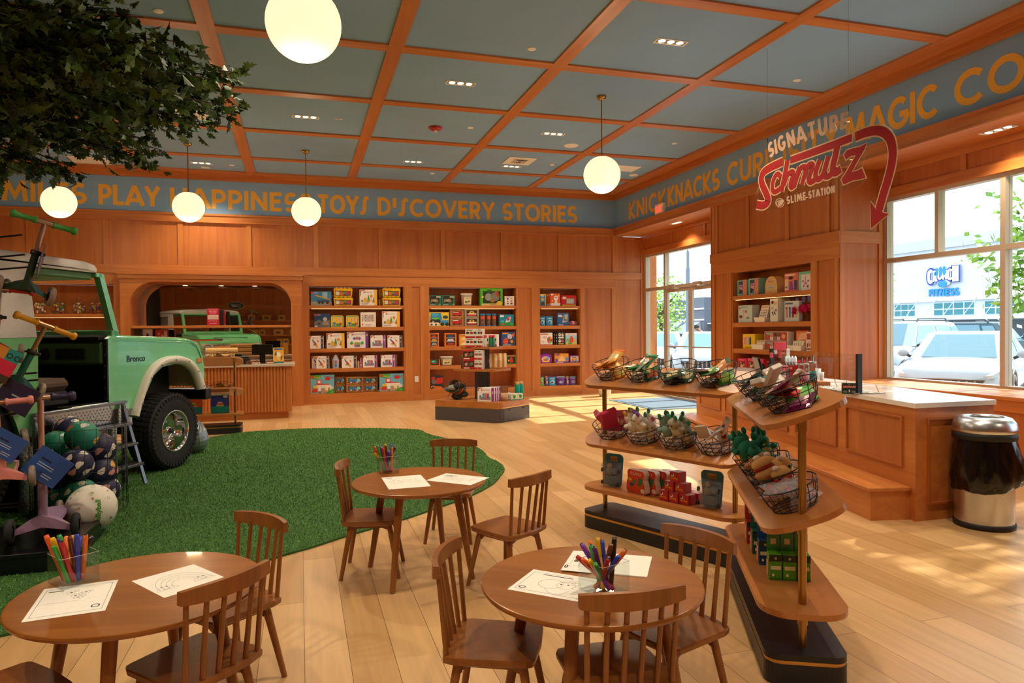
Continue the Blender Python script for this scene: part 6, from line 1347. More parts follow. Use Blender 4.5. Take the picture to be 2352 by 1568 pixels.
# topping tray let into the top
t = thing('topping_tray', 'steel tray of small cups and wooden spoons let into the white counter', 'tray', on_counter(1925, 893), cang)
b = MB(); b.box(-.13, .13, -.5, .42, 0, .003, STEEL); b.build('tray_plate', t)
r_ = random.Random(4)
for i in range(4):
    for j in range(11):
        x, y = -.1+.066*i, -.46+.082*j; b = MB(); b.lathe([(.026, 0.0031), (.028, .009), (.025, .009), (.022, .0045), (0, .0045)], (x, y, 0), WHITE, 14)
        b.lathe([(0, .0048), (.021, .0048)], (x, y, 0), C(('#b8432f', '#d8a03a', '#6a4a34', '#d8c8b0', '#4a7a5a', '#c85a7a')[r_.randrange(6)]), 14); b.build('cup', t)
        if r_.random() < .2: b = MB(); a = r_.uniform(0, 6); b.cyl((x, y, .006), (x+.03*math.cos(a), y+.03*math.sin(a), .07), .004, C('#d8b48a'), n=8); b.build('spoon', t)
# ---- waste bin with a black liner
t = thing('waste_bin', 'round steel waste bin with a black plastic liner at the counter end', 'bin', (4.668, 3.725, 0))
b = MB(); b.lathe([(0, 0), (.19, 0), (.192, .035), (.186, .04)], (0, 0, 0), C('#17171a', .6), 48); b.build('foot_ring', t)
BRUSH = C('#cfd4dc', .3, 1.0)
b = MB(); b.lathe([(.183, .04), (.183, .62)], (0, 0, 0), BRUSH, 64); b.build('steel_drum', t)
n = 72; R = []; r_ = random.Random(2); ph = [r_.uniform(0, 6.28) for _ in range(8)]
for k, (z, rad) in enumerate(((.635, .192), (.6, .196), (.55, .204), (.5, .211), (.45, .217), (.40, .222), (.355, .226), (.315, .222), (.285, .212), (.275, .2), (.28, .188))):
    ring = []
    for i in range(n):
        a = 2*PI*i/n; w_ = min(1, k/4)
        f = w_*(.007*math.sin(7*a+ph[0]+z*9)+.005*math.sin(13*a+ph[1]-z*17)+.004*math.sin(23*a+ph[2]+z*30)+.003*math.sin(37*a+ph[3]-z*50))
        ring.append(((rad+f+.016*w_*math.sin(a+2.6))*math.cos(a), (rad+f+.016*w_*math.sin(a+2.6))*math.sin(a)*(.93 if math.sin(a) > 0 else 1), z+w_*.012*math.sin(3*a+ph[4])+(.028*math.sin(a+2.2) if k > 6 else 0)))
    R.append(ring)
b = MB(); b.loft(R, C('#0b0b0c', .16), cap=False); b.build('bin_liner', t)
b = MB(); b.lathe([(.196, .625), (.2, .627), (.2, .672), (.196, .674)], (0, 0, 0), C('#141416', .6), 56); b.build('black_band', t)
b = MB(); b.lathe([(.195, .6745), (.2, .676), (.2, .70), (.19, .745), (.165, .775), (.135, .785), (.118, .78), (.112, .765), (.118, .74)], (0, 0, 0), BRUSH, 64); b.build('steel_lid', t)
b = MB(); b.lathe([(0, .66), (.19, .66)], (0, 0, 0), C('#0a0a0a', .8), 32); b.build('bin_inside', t)

# ================================================================ GOODS IN THE PIER BOOKCASE
def pier_place(pa, pb, pt, X0): return -at_x(pa, pt, X0)[1], -at_x(pb, pt, X0)[1], at_x((pa+pb)/2, pt, X0)[2]
G4 = 'goods in the bookcase beside the big window'
def fill_pier(tab, z, X0=XR+.05):
    for mb, nm, lab, cat, xc, z0, d, ex in shelf_row(tab, z, X0, pier_place, G4):
        o = mb.build(nm, None, (X0+d/2+ex.get('back', 0)+.004, -xc, z0), (ex.get('lean', 0), 0, -PI/2)); tag(o, lab, cat, G4)
fill_pier([('purse', 'teal and coral craft box, left one of two on the pier top shelf', B, 1693, 1714.5, 643, .22), ('purse', 'teal and coral craft box, right one of two on the pier top shelf', B, 1718.5, 1741, 639, .3),
 ('doll2', 'coral box printed with a dark haired doll', B, 1801, 1832, 627, .06), ('chand', 'pale box with a mint band and a pink mobile', B, 1833.5, 1862, 623.5, .06)], ROWZ[0])
for i, (a, b_, bk_) in enumerate(((1757, 1784, 0), (1776, 1801, .17))):
    x0, x1, zt = pier_place(a, b_, 634, XR+.05); w, h, d = x1-x0, zt-ROWZ[0], .15
    mb = MB(); mb.prism([(-w/2, 0), (w/2, 0), (w/2, h-w/2)]+arc(0, h-w/2, w/2, 0, 180, 8)+[(-w/2, h-w/2)], -d/2, d/2, C('#d8b27a', .5), 'y'); deco(mb, [('t', 'Super', .5, .66, .1, '#4a4a4a', .5), ('e', .5, .36, .26, .12, '#b8c0c8'), ('r', .3, .3, .7, .34, '#8a90a8'), ('r', .3, .1, .7, .13, '#b89a6a')], w, h, -d/2)
    tag(mb.build('round_topped_box', None, (XR+.055+d/2+bk_, -(x0+x1)/2, ROWZ[0]), (0, 0, -PI/2)), 'tan round topped box, %s one on the pier top shelf' % ('front', 'rear')[i], B, G4)
fill_pier([('teal', 'pale teal boxed tea set', B, 1695, 1727, 701, .14), ('macaron', 'tall pale box with printed macarons', B, 1768, 1788, 685.5, .2), ('pops', 'grey box printed with four ice lollies', B, 1801, 1834, 691, .07)], ROWZ[1])
fill_pier([('yellow', 'bright yellow craft box', B, 1705.5, 1733, 767, .2), ('collage', 'box with a photo collage, lower of two', B, 1755, 1808, 783, .12), ('collage', 'box with a photo collage, upper of two', B, 1755, 1808, 761.5, .12, {'upx': 783}),
 ('book', 'orange picture book standing behind the white tray', 'book', 1818, 1847, 759, .025, {'back': .07}), ('heartbox', 'cream box with red hearts at the right edge', B, 1851, 1862.5, 762, .1)], ROWZ[2])
fill_pier([('pink', 'pink window box, leftmost on the lowest pier shelf', B, 1694, 1714.5, 823, .09), ('pink', 'pink window box, second on the lowest pier shelf', B, 1716, 1735, 823, .09), ('pink', 'pink window box, third on the lowest pier shelf', B, 1737, 1753, 824, .09),
 ('pink', 'red window box behind the clear screen, left of two', B, 1822, 1842, 826, .09), ('pink', 'red window box behind the clear screen, right of two', B, 1844, 1862, 826, .09)], ROWZ[3])
def card_tray(pa, pb, ptop, z, lab, ccol):
    x0, x1, zt = pier_place(pa, pb, ptop, XR+.03); w = x1-x0; h = zt-z
    t = thing('card_tray', lab, 'tray', (XR+.075, -(x0+x1)/2, z+.0005), -PI/2)
    b = MB(); b.loft([[(sx*w/2*f, sy*.06*f, zz) for sx, sy in ((-1, -1), (1, -1), (1, 1), (-1, 1))] for zz, f in ((0, .86), (.075, 1.0), (.075, .94), (.008, .82))], C('#eae2d4', .4), smooth=False); b.build('tray_body', t)
    for i in range(3):
        b = MB(); b.M = Matrix.Translation((0, -.01+.016*i, .012)) @ Matrix.Rotation(-.3, 4, 'X'); b.box(-w*.36, w*.36, -.003, .003, 0, h*.95, C('#e8dcc8', .5))
        if i == 0: deco(b, [('r', .08, .84, .9, .94, ccol)]+[('e', .2+.2*(q % 4), .2+.16*(q//4), .05, .04, ('#6a4a3a', '#b8862a', '#3a4a5a', '#a84a3a')[q % 4]) for q in range(16)], w*.72, h*.95, -.003)
        b.build('card', t)
card_tray(1733, 1758, 699, ROWZ[1], 'white tray of tall printed cards on the second pier shelf', '#c8a070')
card_tray(1727, 1754, 781, ROWZ[2], 'white tray of cards in front of the yellow box', '#a85a4a')
card_tray(1809, 1842, 783, ROWZ[2], 'white tray of mint edged cards in front of the orange book', '#8ac0a0')
def pompom(px, py, lab):
    p = at_x(px, py, XR+.09); r_ = random.Random(px); mb = MB(); m1 = C('#e02a6a', .8)
    mb.ball((0, 0, 0), .055, m1, 10)
    for i in range(420):
        z = r_.uniform(-1, 1); a = r_.uniform(0, 6.283); q = math.sqrt(1-z*z); d = Vector((q*math.cos(a), q*math.sin(a), z)); k = d.orthogonal().normalized()*.009; L = r_.uniform(.07, .098)
        mb.add([d*.045+k, d*.045-k, d*L+Vector((0, 0, -.008))], [(0, 1, 2), (2, 1, 0)], m1)
    t = thing('pompom_toy', lab, 'toy', p); mb.build('pompom', t)
    b = MB(); b.box(-.002, .002, -.03, .03, .085, .17, C('#4a4a8a', .4)); b.build('hang_tag', t)
pompom(1831, 712, 'fluffy hot pink pompom at the left of its cluster'); pompom(1846, 708, 'fluffy hot pink pompom in the middle of its cluster'); pompom(1859, 706, 'fluffy hot pink pompom at the right of its cluster')

# ================================================================ TIERED ISLAND
IL, IC, IR = Vector((2.019, 10.995)), Vector((2.889, 10.164)), Vector((3.605, 10.676)); IB = IL+IR-IC; ICN = (IL+IR)/2
def rpoly(P, r, n=5):
    out = []
    for i in range(len(P)):
        a, b_, c = P[i-1], P[i], P[(i+1) % len(P)]; u = (a-b_).normalized(); v = (c-b_).normalized()
        p, q = b_+u*r, b_+v*r
        for k in range(n+1):
            t_ = k/n; out.append(tuple((p*(1-t_)**2+b_*2*t_*(1-t_)+q*t_*t_)))
    return out
def isc(k): return [ICN+(p-ICN)*k for p in (IL, IC, IR, IB)]
t = thing('island_display', 'low charcoal island display with wooden tiers in front of the bookcases', 'display table', (ICN[0], ICN[1], 0))
lo = lambda P: [(p[0]-ICN[0], p[1]-ICN[1]) for p in P]
CHAR = C('#3a3232', .6)
b = MB(); b.prism(lo(rpoly(isc(1), .12)), 0, .212, C('#4a464a', .6)); b.build('base', t)
b = MB(); b.prism(lo(rpoly(isc(.995), .12)), .2122, .2248, GOLDT); b.build('brass_inlay', t)
b = MB(); b.prism(lo(rpoly(isc(1), .12)), .225, .316, SHELFW); b.build('top', t)
b = MB(); b.box(-.1, .1, -.1, .1, .3162, 1.13, CHAR); b.build('post', t)
b = MB(); b.prism(lo(rpoly(isc(.62), .1)), .775, .81, SHELFW); b.build('middle_tier', t)
b = MB(); b.prism(lo(rpoly(isc(.45), .08)), 1.128, 1.16, SHELFW); b.build('upper_tier', t)
dv = (IR-IC).normalized(); nv = Vector((dv[1], -dv[0])); ang = math.atan2(dv[1], dv[0])
b = MB(); b.M = Matrix.Translation((IC[0]-ICN[0], IC[1]-ICN[1], 0)) @ Matrix.Rotation(ang, 4, 'Z')
b.box(.14, .8, -.004, -.0005, .015, .2, C('#5a565a', .6))
for x in (.27, .64): b.add([(x+.045*math.cos(PI+PI*i/10), -.0048, .2+.03*math.sin(PI+PI*i/10)) for i in range(11)], [tuple(range(11))], C('#141212'))
b.build('drawer_front', t)
def isl(mb, nm, lab, cat, grp, px, py, z, rz):
    p = at_z(px, py, z+.0005); o = mb.build(nm, None, p, (0, 0, rz)); return tag(o, lab, cat, grp)
GI = 'goods on the tiered island'; fa = math.atan2((IC-IL)[1], (IC-IL)[0])    # along the front left edge
def at_isl(u, v, z): q = ICN+(IC-IL).normalized()*u+dv*v; return (q[0], q[1], z+.0006)
def put(mb, nm, lab, cat, u, v, z, rz=None):
    return tag(mb.build(nm, None, at_isl(u, v, z), (0, 0, fa+.15 if rz is None else rz)), lab, cat, GI)
Z1, Z2, Z3 = .316, .81, 1.16
k = 0
for zz in range(2):
    put(goods('redwhite', .21, .145, .1), 'gift_box', 'white and red gift box on the top tier, %s' % ('lower left', 'upper left')[zz], B, -.06, -.15, Z3+.146*zz)
    put(goods('redwhite', .09, .145, .1), 'gift_box', 'narrow white and red gift box on the top tier, %s' % ('lower', 'upper')[zz], B, .1, -.15, Z3+.146*zz)
for i in range(3): put(goods('redwhite', .07, .2, .12), 'gift_box', 'tall white and red gift box at the right of the top tier, %s of three' % ('left', 'middle', 'right')[i], B, .02+.076*i, .12, Z3)
for i, (u, v) in enumerate(((.16, -.13), (.2, -.06), (.17, .0), (.215, -.005))):
    mb = MB(); mb.lathe([(0, 0), (.024, 0), (.026, .01), (.026, .13), (.018, .15)], (0, 0, 0), C(('#d8dcd4', '#2f7a5a', '#d8dcd4', '#3a8a68')[i], .25), 16); mb.lathe([(.0, .15), (.024, .15), (.024, .185), (.02, .19), (0, .19)], (0, 0, 0), C('#d8455a', .3), 16)
    put(mb, 'drink_bottle', 'small bottle with a pink cap on the top tier, %s of four' % ('leftmost', 'second', 'third', 'rightmost')[i], 'bottle', u, v, Z3)
for zz in range(2):
    for i in range(3): put(goods('redwin' if i == 0 else 'redwhite', .2 if i == 0 else .065, .15, .12), 'gift_box', 'red window gift box in the middle tier stack, %s %s' % (('lower', 'upper')[zz], ('left', 'middle', 'right')[i]), B, (-.1, .045, .115)[i], -.17, Z2+.151*zz)
mb = MB(); mb.lathe([(0, 0), (.04, 0), (.042, .02), (.042, .15), (.03, .17)], (0, 0, 0), C('#1f4a3a', .3), 16); mb.lathe([(0, .17), (.04, .17), (.04, .21), (0, .215)], (0, 0, 0), C('#1f7a5a', .3), 16)
put(mb, 'drink_bottle', 'dark green bottle at the left of the middle tier', 'bottle', -.27, -.1, Z2)
mb = MB(); n_ = 8
for i in range(n_):
    x0, x1 = -.17+.34*i/n_, -.17+.34*(i+1)/n_; th = lambda x: .035+.035*math.cos(x/.17*PI/2); m1 = C(('#c8862a', '#e6d8c0')[i % 2], .85)
    mb.loft([[(x, -th(x)*q, z) for q, z in ((1, .02), (1.15, .13), (.9, .24), (-.9, .24), (-1.15, .13), (-1, .02))] for x in (x0, x1)], m1, smooth=False)
put(mb, 'striped_cushion', 'orange and cream striped cushion on the middle tier', 'cushion', .17, .12, Z2, fa+.75)
for i in range(4): put(goods('castle', .27, .215, .05), 'toy_box', 'white castle tile box on the island base, %s' % ('front of the row', 'second of the row', 'third of the row', 'last of the row')[i], B, .32, -.34+.055*i, Z1, fa+.3)
# pile of hats
t = thing('hat_pile', 'pile of dark striped knitted hats and cords at the left of the island base', 'hats', at_isl(-.32, -.2, Z1), fa)
for i, c in enumerate(('#2a2a2c', '#3a4a44', '#a8342a', '#c8a03a', '#2a6a72', '#8a8680', '#1f1f22')):
    b = MB(); a = i*.9; b.ball((.11*math.cos(a)*(i > 0), .08*math.sin(a)*(i > 0), .05+.028*i), .095, C(c, .9), 14, (1, 1, .55))
    b.tube([(.09*math.cos(a), .1*math.sin(a), .09+.02*i), (.16*math.cos(a+.6), .15*math.sin(a+.6), .05), (.17*math.cos(a+1.2), .13*math.sin(a+1.2), .01)], .005, C(('#8a8680', '#4a4a4c', '#2a5a62')[i % 3], .9), 6) if i % 2 else None; b.build('hat', t)
b = MB(); b.M = Matrix.Translation((.02, -.05, .2)) @ Matrix.Rotation(1.2, 4, 'X')
for k in range(6): b.lathe([(.13-.005*k, -.09+.03*k), (.13-.005*k, -.06+.03*k)], (0, 0, 0), C(('#3a4440', '#3a4440', '#c8862a', '#a8342a', '#2f6a6a', '#7a8080')[k], .9), 20)
b.build('cap', t)
for i, (u, v, a_) in enumerate(((.5, -.02, 'dot'), (.53, .1, 'dotp'), (.6, .16, 'dotg'), (.42, .14, 'dot'), (.58, .03, 'dotg'))):
    put(goods(a_, .1, .1, .1), 'toy_box', 'small white cube box with a coloured dot, %s' % ('blue dotted front one', 'pink dotted one', 'green dotted rightmost', 'blue dotted rear one', 'green dotted front one')[i], B, u-.05, v, Z1, fa+.9)
for i in range(2):
    mb = MB(); mb.lathe([(0, 0), (.042, 0), (.044, .01), (.044, .2), (.03, .23)], (0, 0, 0), C('#0f9a8a', .2), 18); mb.lathe([(.03, .23), (.034, .24), (.034, .27), (0, .272)], (0, 0, 0), C('#c8a878', .5), 14)
    put(mb, 'water_bottle', 'tall teal water bottle with a cork cap on the island, %s one' % ('left', 'right')[i], 'bottle', .46, .26+.1*i, Z1)
mb = MB(); mb.lathe([(0, 0), (.06, 0), (.06, .13), (.055, .13), (.055, .01), (0, .01)], (0, 0, 0), C('#c8a080', .6), 18)
for i in range(14): mb.cyl((.04*math.cos(i*.45), .04*math.sin(i*.45), .01), (.06*math.cos(i*.45), .06*math.sin(i*.45), .24), .005, C('#8a5a34', .6), n=6)
put(mb, 'brush_pot', 'pot of brown wooden brushes beside the castle boxes', 'brushes', .5, -.14, Z1)

# ================================================================ CASH COUNTER, NICHE AND MIRROR
CX1, CY0, CTZ = -.15, 12.02, .905
t = thing('cash_counter', 'cash counter with fluted cherry front and pale stone top before the mirrored niche', 'counter', (CX1, CY0, 0))
CW = 3.3
b = MB(); b.box(-CW, -.05, .05, .78, 0, .115, CHERRY['x']); b.build('plinth', t)
b = MB(); b.box(-CW, 0, .012, .8, .115, CTZ-.041, CHERRY['z']); b.build('body', t)
b = MB()
for k in range(62): 
    x = -.11-.05*k
    if x > -CW+.05: b.cyl((x, .012, .12), (x, .012, CTZ-.045), .021, CHERRY['z'], n=10, cap=False)
b.box(-.08, .001, -.004, .012, .115, CTZ-.041, CHERRY['z']); b.build('fluted_front', t)
b = MB(); b.box(-CW, .06, -.04, .85, CTZ-.04, CTZ, C('#cfc0b0', .2), .003); b.build('stone_top', t)
MIRR = C('#d8d4cc', .02, 1.0)
t = thing('niche_mirror', 'wide mirror filling the back of the arched niche behind the cash counter', 'mirror', ((NX0+NX1)/2, NY1-.006, 0))
hw = (NX1-NX0)/2; b = MB(); b.prism([(-hw, .9), (hw, .9), (hw, NZT-rad)]+arc(hw-rad, NZT-rad, rad, 0, 90)[1:]+arc(-hw+rad, NZT-rad, rad, 90, 180), -.003, .003, MIRR, 'y'); b.build('mirror_glass', t)
b = MB(); b.box(NX0+.002, NX1-.002, 14.2, NY1-.012, 0, .88, CHERRY['x'], .004); b.box(NX0+.002, NX1-.002, 14.17, NY1-.012, .8805, .899, C('#cfc0b0', .2))
tag(b.build('back_cabinet', None), 'low cherry cabinet under the mirror behind the cash counter', 'cabinet')
b = MB(); b.box(NX0-.05+.052, NX1-.002, 13.99, NY1-.012, 1.52, 1.565, CHERRY['x'], .003); tag(b.build('niche_shelf'), 'long thin wooden shelf crossing the mirrored niche', 'shelf')
b = MB(); b.box(NX0+.002, -1.5, 14.12, NY1-.012, 1.27, 1.30, CHERRY['x']); tag(b.build('lower_ledge'), 'short wooden ledge under the niche shelf behind the truck hood', 'shelf')
def nich(px0, px1, pt, z, d, Y, col, dc, nm, lab, cat='box'):
    a, b_ = at_y(px0, pt, Y)[0], at_y(px1, pt, Y)[0]; h = at_y(px0, pt, Y)[2]-z
    o = carton(nm, b_-a, h, d, col, dc).build(nm, None, ((a+b_)/2, Y+d/2, z+.0006)); return tag(o, lab, cat)
nich(328, 349.5, 756, 1.30, .1, 14.2, '#e6e0da', [('e', .5, .45, .14, .2, '#4a4a4a')], 'gift_box', 'small white gift box on the ledge behind the truck hood')
nich(356, 384, 757, 1.30, .12, 14.2, '#c8402a', [('e', .3, .6, .1, .14, '#e8b0a0'), ('e', .6, .4, .1, .14, '#e8b0a0'), ('r', .74, .2, .98, .9, '#e0d0c0')], 'gift_box', 'small red patterned box on the ledge behind the truck hood')
nich(475, 503, 708.5, 1.565, .02, 14.05, '#c8263e', [('r', .06, .36, .94, .62, '#e4ccc0'), ('p', [(.08, .98), (.92, .98), (.7, .64), (.3, .64)], '#d85a72'), ('t', 'Bar Cold', .5, .78, .07, '#f0dcd8', .6), ('t', 'THE DIFFERENCE', .6, .46, .06, '#d89a90', .6), ('t', 'SODA, HOT DOGS', .5, .24, .05, '#f0dcd8', .7), ('r', .2, .1, .8, .13, '#f0dcd8')], 'price_sign', 'red and white price sign standing on the niche shelf', 'sign')
nich(504, 513.5, 711, 1.565, .02, 14.05, '#1a1414', [], 'price_sign', 'narrow black panel beside the red price sign on the niche shelf', 'sign')
nich(257, 278, 743, 1.36, .08, 14.13, '#e4ddd4', [('e', .4, .4, .2, .2, '#c88a7a'), ('r', .1, .8, .5, .86, '#c8a098')], 'gift_box', 'white printed box at the right end of the jar bookcase')
for k, (px, ) in enumerate(((412, ), (499, ), (580, ))):
    p = at_y(px, 652, 14.3); b = MB(); b.lathe([(0, -.004), (.035, -.004), (.045, -.0005)], (p[0], 14.3, NZT-.0005), POTL, 18); tag(b.build('niche_downlight'), 'small round light in the niche arch, %s of three' % ('left', 'middle', 'right')[k], 'downlight', 'niche downlights')
    lamp('niche_light', 'SPOT', (p[0], 14.3, NZT-.03), 14, (1, .75, .5), .03, None, math.radians(110), .6)
# things on the cash counter
def cc(px, Y): return at_y(px, 830, Y)[0]
x = cc(603, 12.3); t = thing('till_screen', 'black till monitor with its back to us on the cash counter', 'monitor', (x, 12.3, CTZ+.0006))
b = MB(); b.box(-.165, .165, -.015, .015, .15, .32, BLACKP, .006); b.build('display', t)
b = MB(); b.box(-.045, .045, -.02, .04, 0, .15, BLACKP); b.box(-.07, .07, -.08, .08, 0, .012, BLACKP); b.build('stand', t)
x = cc(640, 12.25); b = carton('poster', .17, .27, .01, '#d8a23a', [('r', .1, .84, .9, .95, '#3a5a8a'), ('e', .5, .55, .22, .16, '#e8d8b8'), ('p', [(.1, .5), (.3, .8), (.36, .5)], '#3a5a4a'), ('p', [(.6, .3), (.9, .5), (.8, .2)], '#3a5a4a'), ('r', 0, 0, 1, .1, '#2a6a6a'), ('e', .5, .3, .2, .1, '#e0b05a')])
tag(b.build('brochure_stand', None, (x, 12.25, CTZ+.0006), (-.22, 0, .1)), 'yellow illustrated brochure leaning on the cash counter', 'brochure')
for k, (px, w, h, c, lab) in enumerate(((548, .16, .17, '#141316', 'black card printer at the left of the till'), (566, .14, .13, '#1a1a1c', 'black payment terminal beside the card printer'), (574, .09, .06, '#7a4a34', 'small brown holder in front of the payment terminal'))):
    b = MB(); b.box(-w/2, w/2, -.07+.03*k, .07-.02*k, 0, h*.75, C(c, .4), .01); b.box(-w*.35, w*.35, -.03, .05, h*.75, h, C(c, .4), .008)
    tag(b.build('till_device', None, (cc(px, 12.3), 12.3-.12*k, CTZ+.0006)), lab, 'till device')
b = MB()
for k in range(3): b.cyl((-.25, 0, .045+.09*k), (.25, 0, .045+.09*k), .045, C('#d8b070', .7), n=20)
tag(b.build('paper_rolls', None, (cc(510, 12.5), 12.5, CTZ+.0006)), 'stack of three tan paper rolls on the cash counter', 'paper rolls')
x = cc(590, 12.15); b = MB(); b.tube([(-.04, 0, .004), (-.03, .02, .03), (0, .03, .06), (.03, .02, .03), (.04, 0, .004)], .006, C('#2a2420')); b.ball((-.04, 0, .015), .015, C('#d8b890'), 8); b.ball((.04, 0, .015), .015, C('#d8b890'), 8); tag(b.build('headphones', None, (x, 12.12, CTZ+.0006)), 'small headphones lying before the till monitor', 'headphones')
x = cc(621, 12.1); b = MB(); b.box(-.06, .06, -.03, .03, 0, .012, C('#a8785a', .4)); tag(b.build('card_tray', None, (x, 12.1, CTZ+.0006)), 'tiny wooden card tray before the yellow brochure', 'tray')
# rack beside the truck wheel
rk3, M3, L3, a3 = basket_rack((-.9, 10.63), (-1.97, 10.63), 'shelf rack with brass poles between the truck wheel and the cash counter', (.285, .60, 1.03))
for i, (x, z, c, w) in enumerate(((.15, 1.03, ('#8a7a6a', '#d8d0c0', '#4a3a34'), 'beige'), (.45, 1.03, ('#14807a', '#4aa89a', '#0f504c'), 'teal'), (.15, .60, ('#a8862a', '#d8c03a', '#8a3a2a'), 'yellow'), (.45, .60, ('#3a3634', '#8a6a5a', '#d8822a'), 'dark'))):
    m_ = basket(M3, x, 0, z, .05, 'black wire basket of %s packets on the rack beside the truck wheel' % w)
    fill_basket(m_, packets([(w, c)], 'packet in its basket on the rack beside the truck wheel', w+' packets by the truck', 4), rr)
for i, (x, cols, lab) in enumerate(((.2, ('#3a3f9a', '#e8a0a8', '#0f8a80'), 'blue and teal pop toy bag on the bottom shelf by the truck'), (.55, ('#c8502f', '#8ac03a', '#0f7f78'), 'red and teal toy bag on the bottom shelf by the truck'))):
    t = thing('toy_bag', lab, 'toy bag', on_rack(M3, x, 0, .285, PI).translation, 0, 'toy bags by the truck'); w = .24
    b = MB(); b.box(-w/2, w/2, -.02, .02, 0, .27, C(cols[0], .3), .004); deco(b, [('r', .02, .02, .98, .36, cols[2]), ('e', .5, .5, .16, .1, cols[1]), ('r', .3, .36, .7, .44, '#d8b03a'), ('r', .3, .44, .7, .5, '#c8363a'), ('e', .8, .86, .14, .07, '#d8d4d0'), ('r', 0, .93, 1, 1, '#d8d4d0')], w, .27, -.02); b.build('bag', t)
    b = MB(); b.loft([[(sx*(w/2+.01)*f, -.03+sy*.035*f, zz) for sx, sy in ((-1, -1), (1, -1), (1, 1), (-1, 1))] for zz, f in ((0, .86), (.18, 1))], ACRYL, smooth=False, cap=False); b.build('acrylic_bin', t)

# ================================================================ HANGING SIGN, EXIT SIGN, MAT
SX = 4.78
t = thing('hanging_sign', 'hanging clear acrylic sign with red slanted lettering and a red curved arrow', 'sign', (SX, 0, 0))
SO = (1680, 200, 3.5)
def sp(cx, cy):
    q = at_x(SO[0]+cx/SO[2], SO[1]+cy/SO[2], SX); return (-q[1], q[2])
SRED = C('#a1080f', .8); SCRM = C('#d8b48c', .5); STAN = C('#c9a58c', .5)
sg = MB(); sg.M = Matrix.Rotation(-PI/2, 4, 'Z')
plate = [(190, 880), (235, 740), (290, 600), (285, 440), (420, 370), (560, 300), (750, 228), (955, 178), (950, 280), (940, 375), (1060, 340), (1180, 318), (1290, 350), (1340, 470), (1330, 620), (1280, 800), (1250, 960), (1275, 1020), (1190, 1090), (1122, 1150), (1115, 890), (1160, 950), (1240, 700), (1265, 540), (1225, 430), (1120, 420), (1050, 650), (1090, 740), (1040, 790), (870, 855), (600, 920), (300, 990), (188, 965)]
sg.prism([sp(*p) for p in plate], -.003, .003, ACRYL, 'y'); o = sg.build('acrylic_plate', t)
px2m = at_x(1900, 380, SX)[1]; mpp = abs(at_x(1900, 380, SX)[1]-at_x(1910, 380, SX)[1])/10/SO[2]
def smooth(P, n=5):
    out = []
    for i in range(len(P)-1):
        p0, p1, p2, p3 = P[max(i-1, 0)], P[i], P[i+1], P[min(i+2, len(P)-1)]
        for k in range(n):
            u = k/n; out.append(tuple(.5*(2*p1[j]+(p2[j]-p0[j])*u+(2*p0[j]-5*p1[j]+4*p2[j]-p3[j])*u*u+(3*p1[j]-p0[j]-3*p2[j]+p3[j])*u**3) for j in (0, 1)))
    return out+[P[-1]]
ST = [(smooth([(205, 945), (262, 950), (298, 915), (285, 860), (258, 800), (243, 740), (262, 685), (310, 650), (360, 625), (415, 600)]), 52),
 (smooth([(398, 720), (380, 700), (358, 712), (338, 760), (332, 815), (350, 842), (388, 822), (415, 795)]), 34), (smooth([(455, 585), (438, 680), (405, 840)]), 40),
 (smooth([(425, 790), (450, 715), (485, 682), (503, 700), (478, 775), (486, 806), (520, 780)]), 34), (smooth([(552, 640), (530, 720), (503, 805)]), 38), (smooth([(525, 740), (560, 655), (595, 642), (600, 670), (570, 785)]), 34),
 (smooth([(585, 725), (620, 635), (652, 620), (655, 650), (625, 735), (640, 765), (680, 740)]), 34), (smooth([(715, 585), (685, 670), (682, 725), (708, 738), (742, 700), (772, 600)]), 36), (smooth([(785, 555), (755, 660), (748, 708), (778, 718), (815, 690)]), 36),
 (smooth([(862, 435), (838, 560), (818, 650), (838, 688), (885, 655)]), 44), ([(478, 588), (600, 545), (800, 472), (975, 405)], 44)]
ZP = [(908, 545), (932, 508), (985, 490), (1040, 478), (1092, 450), (1072, 500), (1005, 615), (968, 685), (1022, 668), (1052, 652), (1082, 728), (1030, 742), (985, 748), (905, 782), (888, 745), (930, 680), (1005, 548), (965, 552), (925, 582)]
AR = smooth([(1000, 400), (1080, 366), (1170, 350), (1235, 368), (1282, 425), (1300, 510), (1295, 600), (1268, 720), (1225, 860), (1190, 985)])
AH = [(1126, 922), (1165, 985), (1200, 972), (1222, 1010), (1268, 1018), (1128, 1134)]
def grow(P, k):
    c = Vector((sum(p[0] for p in P)/len(P), sum(p[1] for p in P)/len(P))); out = []
    n = len(P); A_ = sum(P[i][0]*P[(i+1) % n][1]-P[(i+1) % n][0]*P[i][1] for i in range(n)); sg_ = 1 if A_ > 0 else -1
    for i in range(n):
        a = (Vector(P[i])-Vector(P[i-1])).normalized(); b_ = (Vector(P[(i+1) % n])-Vector(P[i])).normalized(); nn = (Vector((a[1], -a[0]))+Vector((b_[1], -b_[0])))*sg_
        nn = nn/max(.5, nn.length**2/2) if nn.length > .01 else nn
        out.append((P[i][0]+nn[0]*k, P[i][1]+nn[1]*k))
    return out
for nm, ex, mt, y0 in (('cream_outline', 16, SCRM, -.0035), ('red_lettering', 0, SRED, -.0055)):
    mb = MB(); mb.M = Matrix.Rotation(-PI/2, 4, 'Z')
    for i, (P, w) in enumerate(ST): mb.ribbon([sp(*p) for p in P], (w+ex)*mpp, .0015+.0001*i, mt, y=y0)
    mb.prism([sp(*p) for p in (grow(ZP, ex/2) if ex else ZP)], y0-.0014, y0, mt, 'y')
    mb.ribbon([sp(*p) for p in AR], (50+ex)*mpp, .0015, mt, y=y0); mb.prism([sp(*p) for p in (grow(AH, ex/2) if ex else AH)], y0-.0017, y0, mt, 'y')
    mb.build(nm, t)
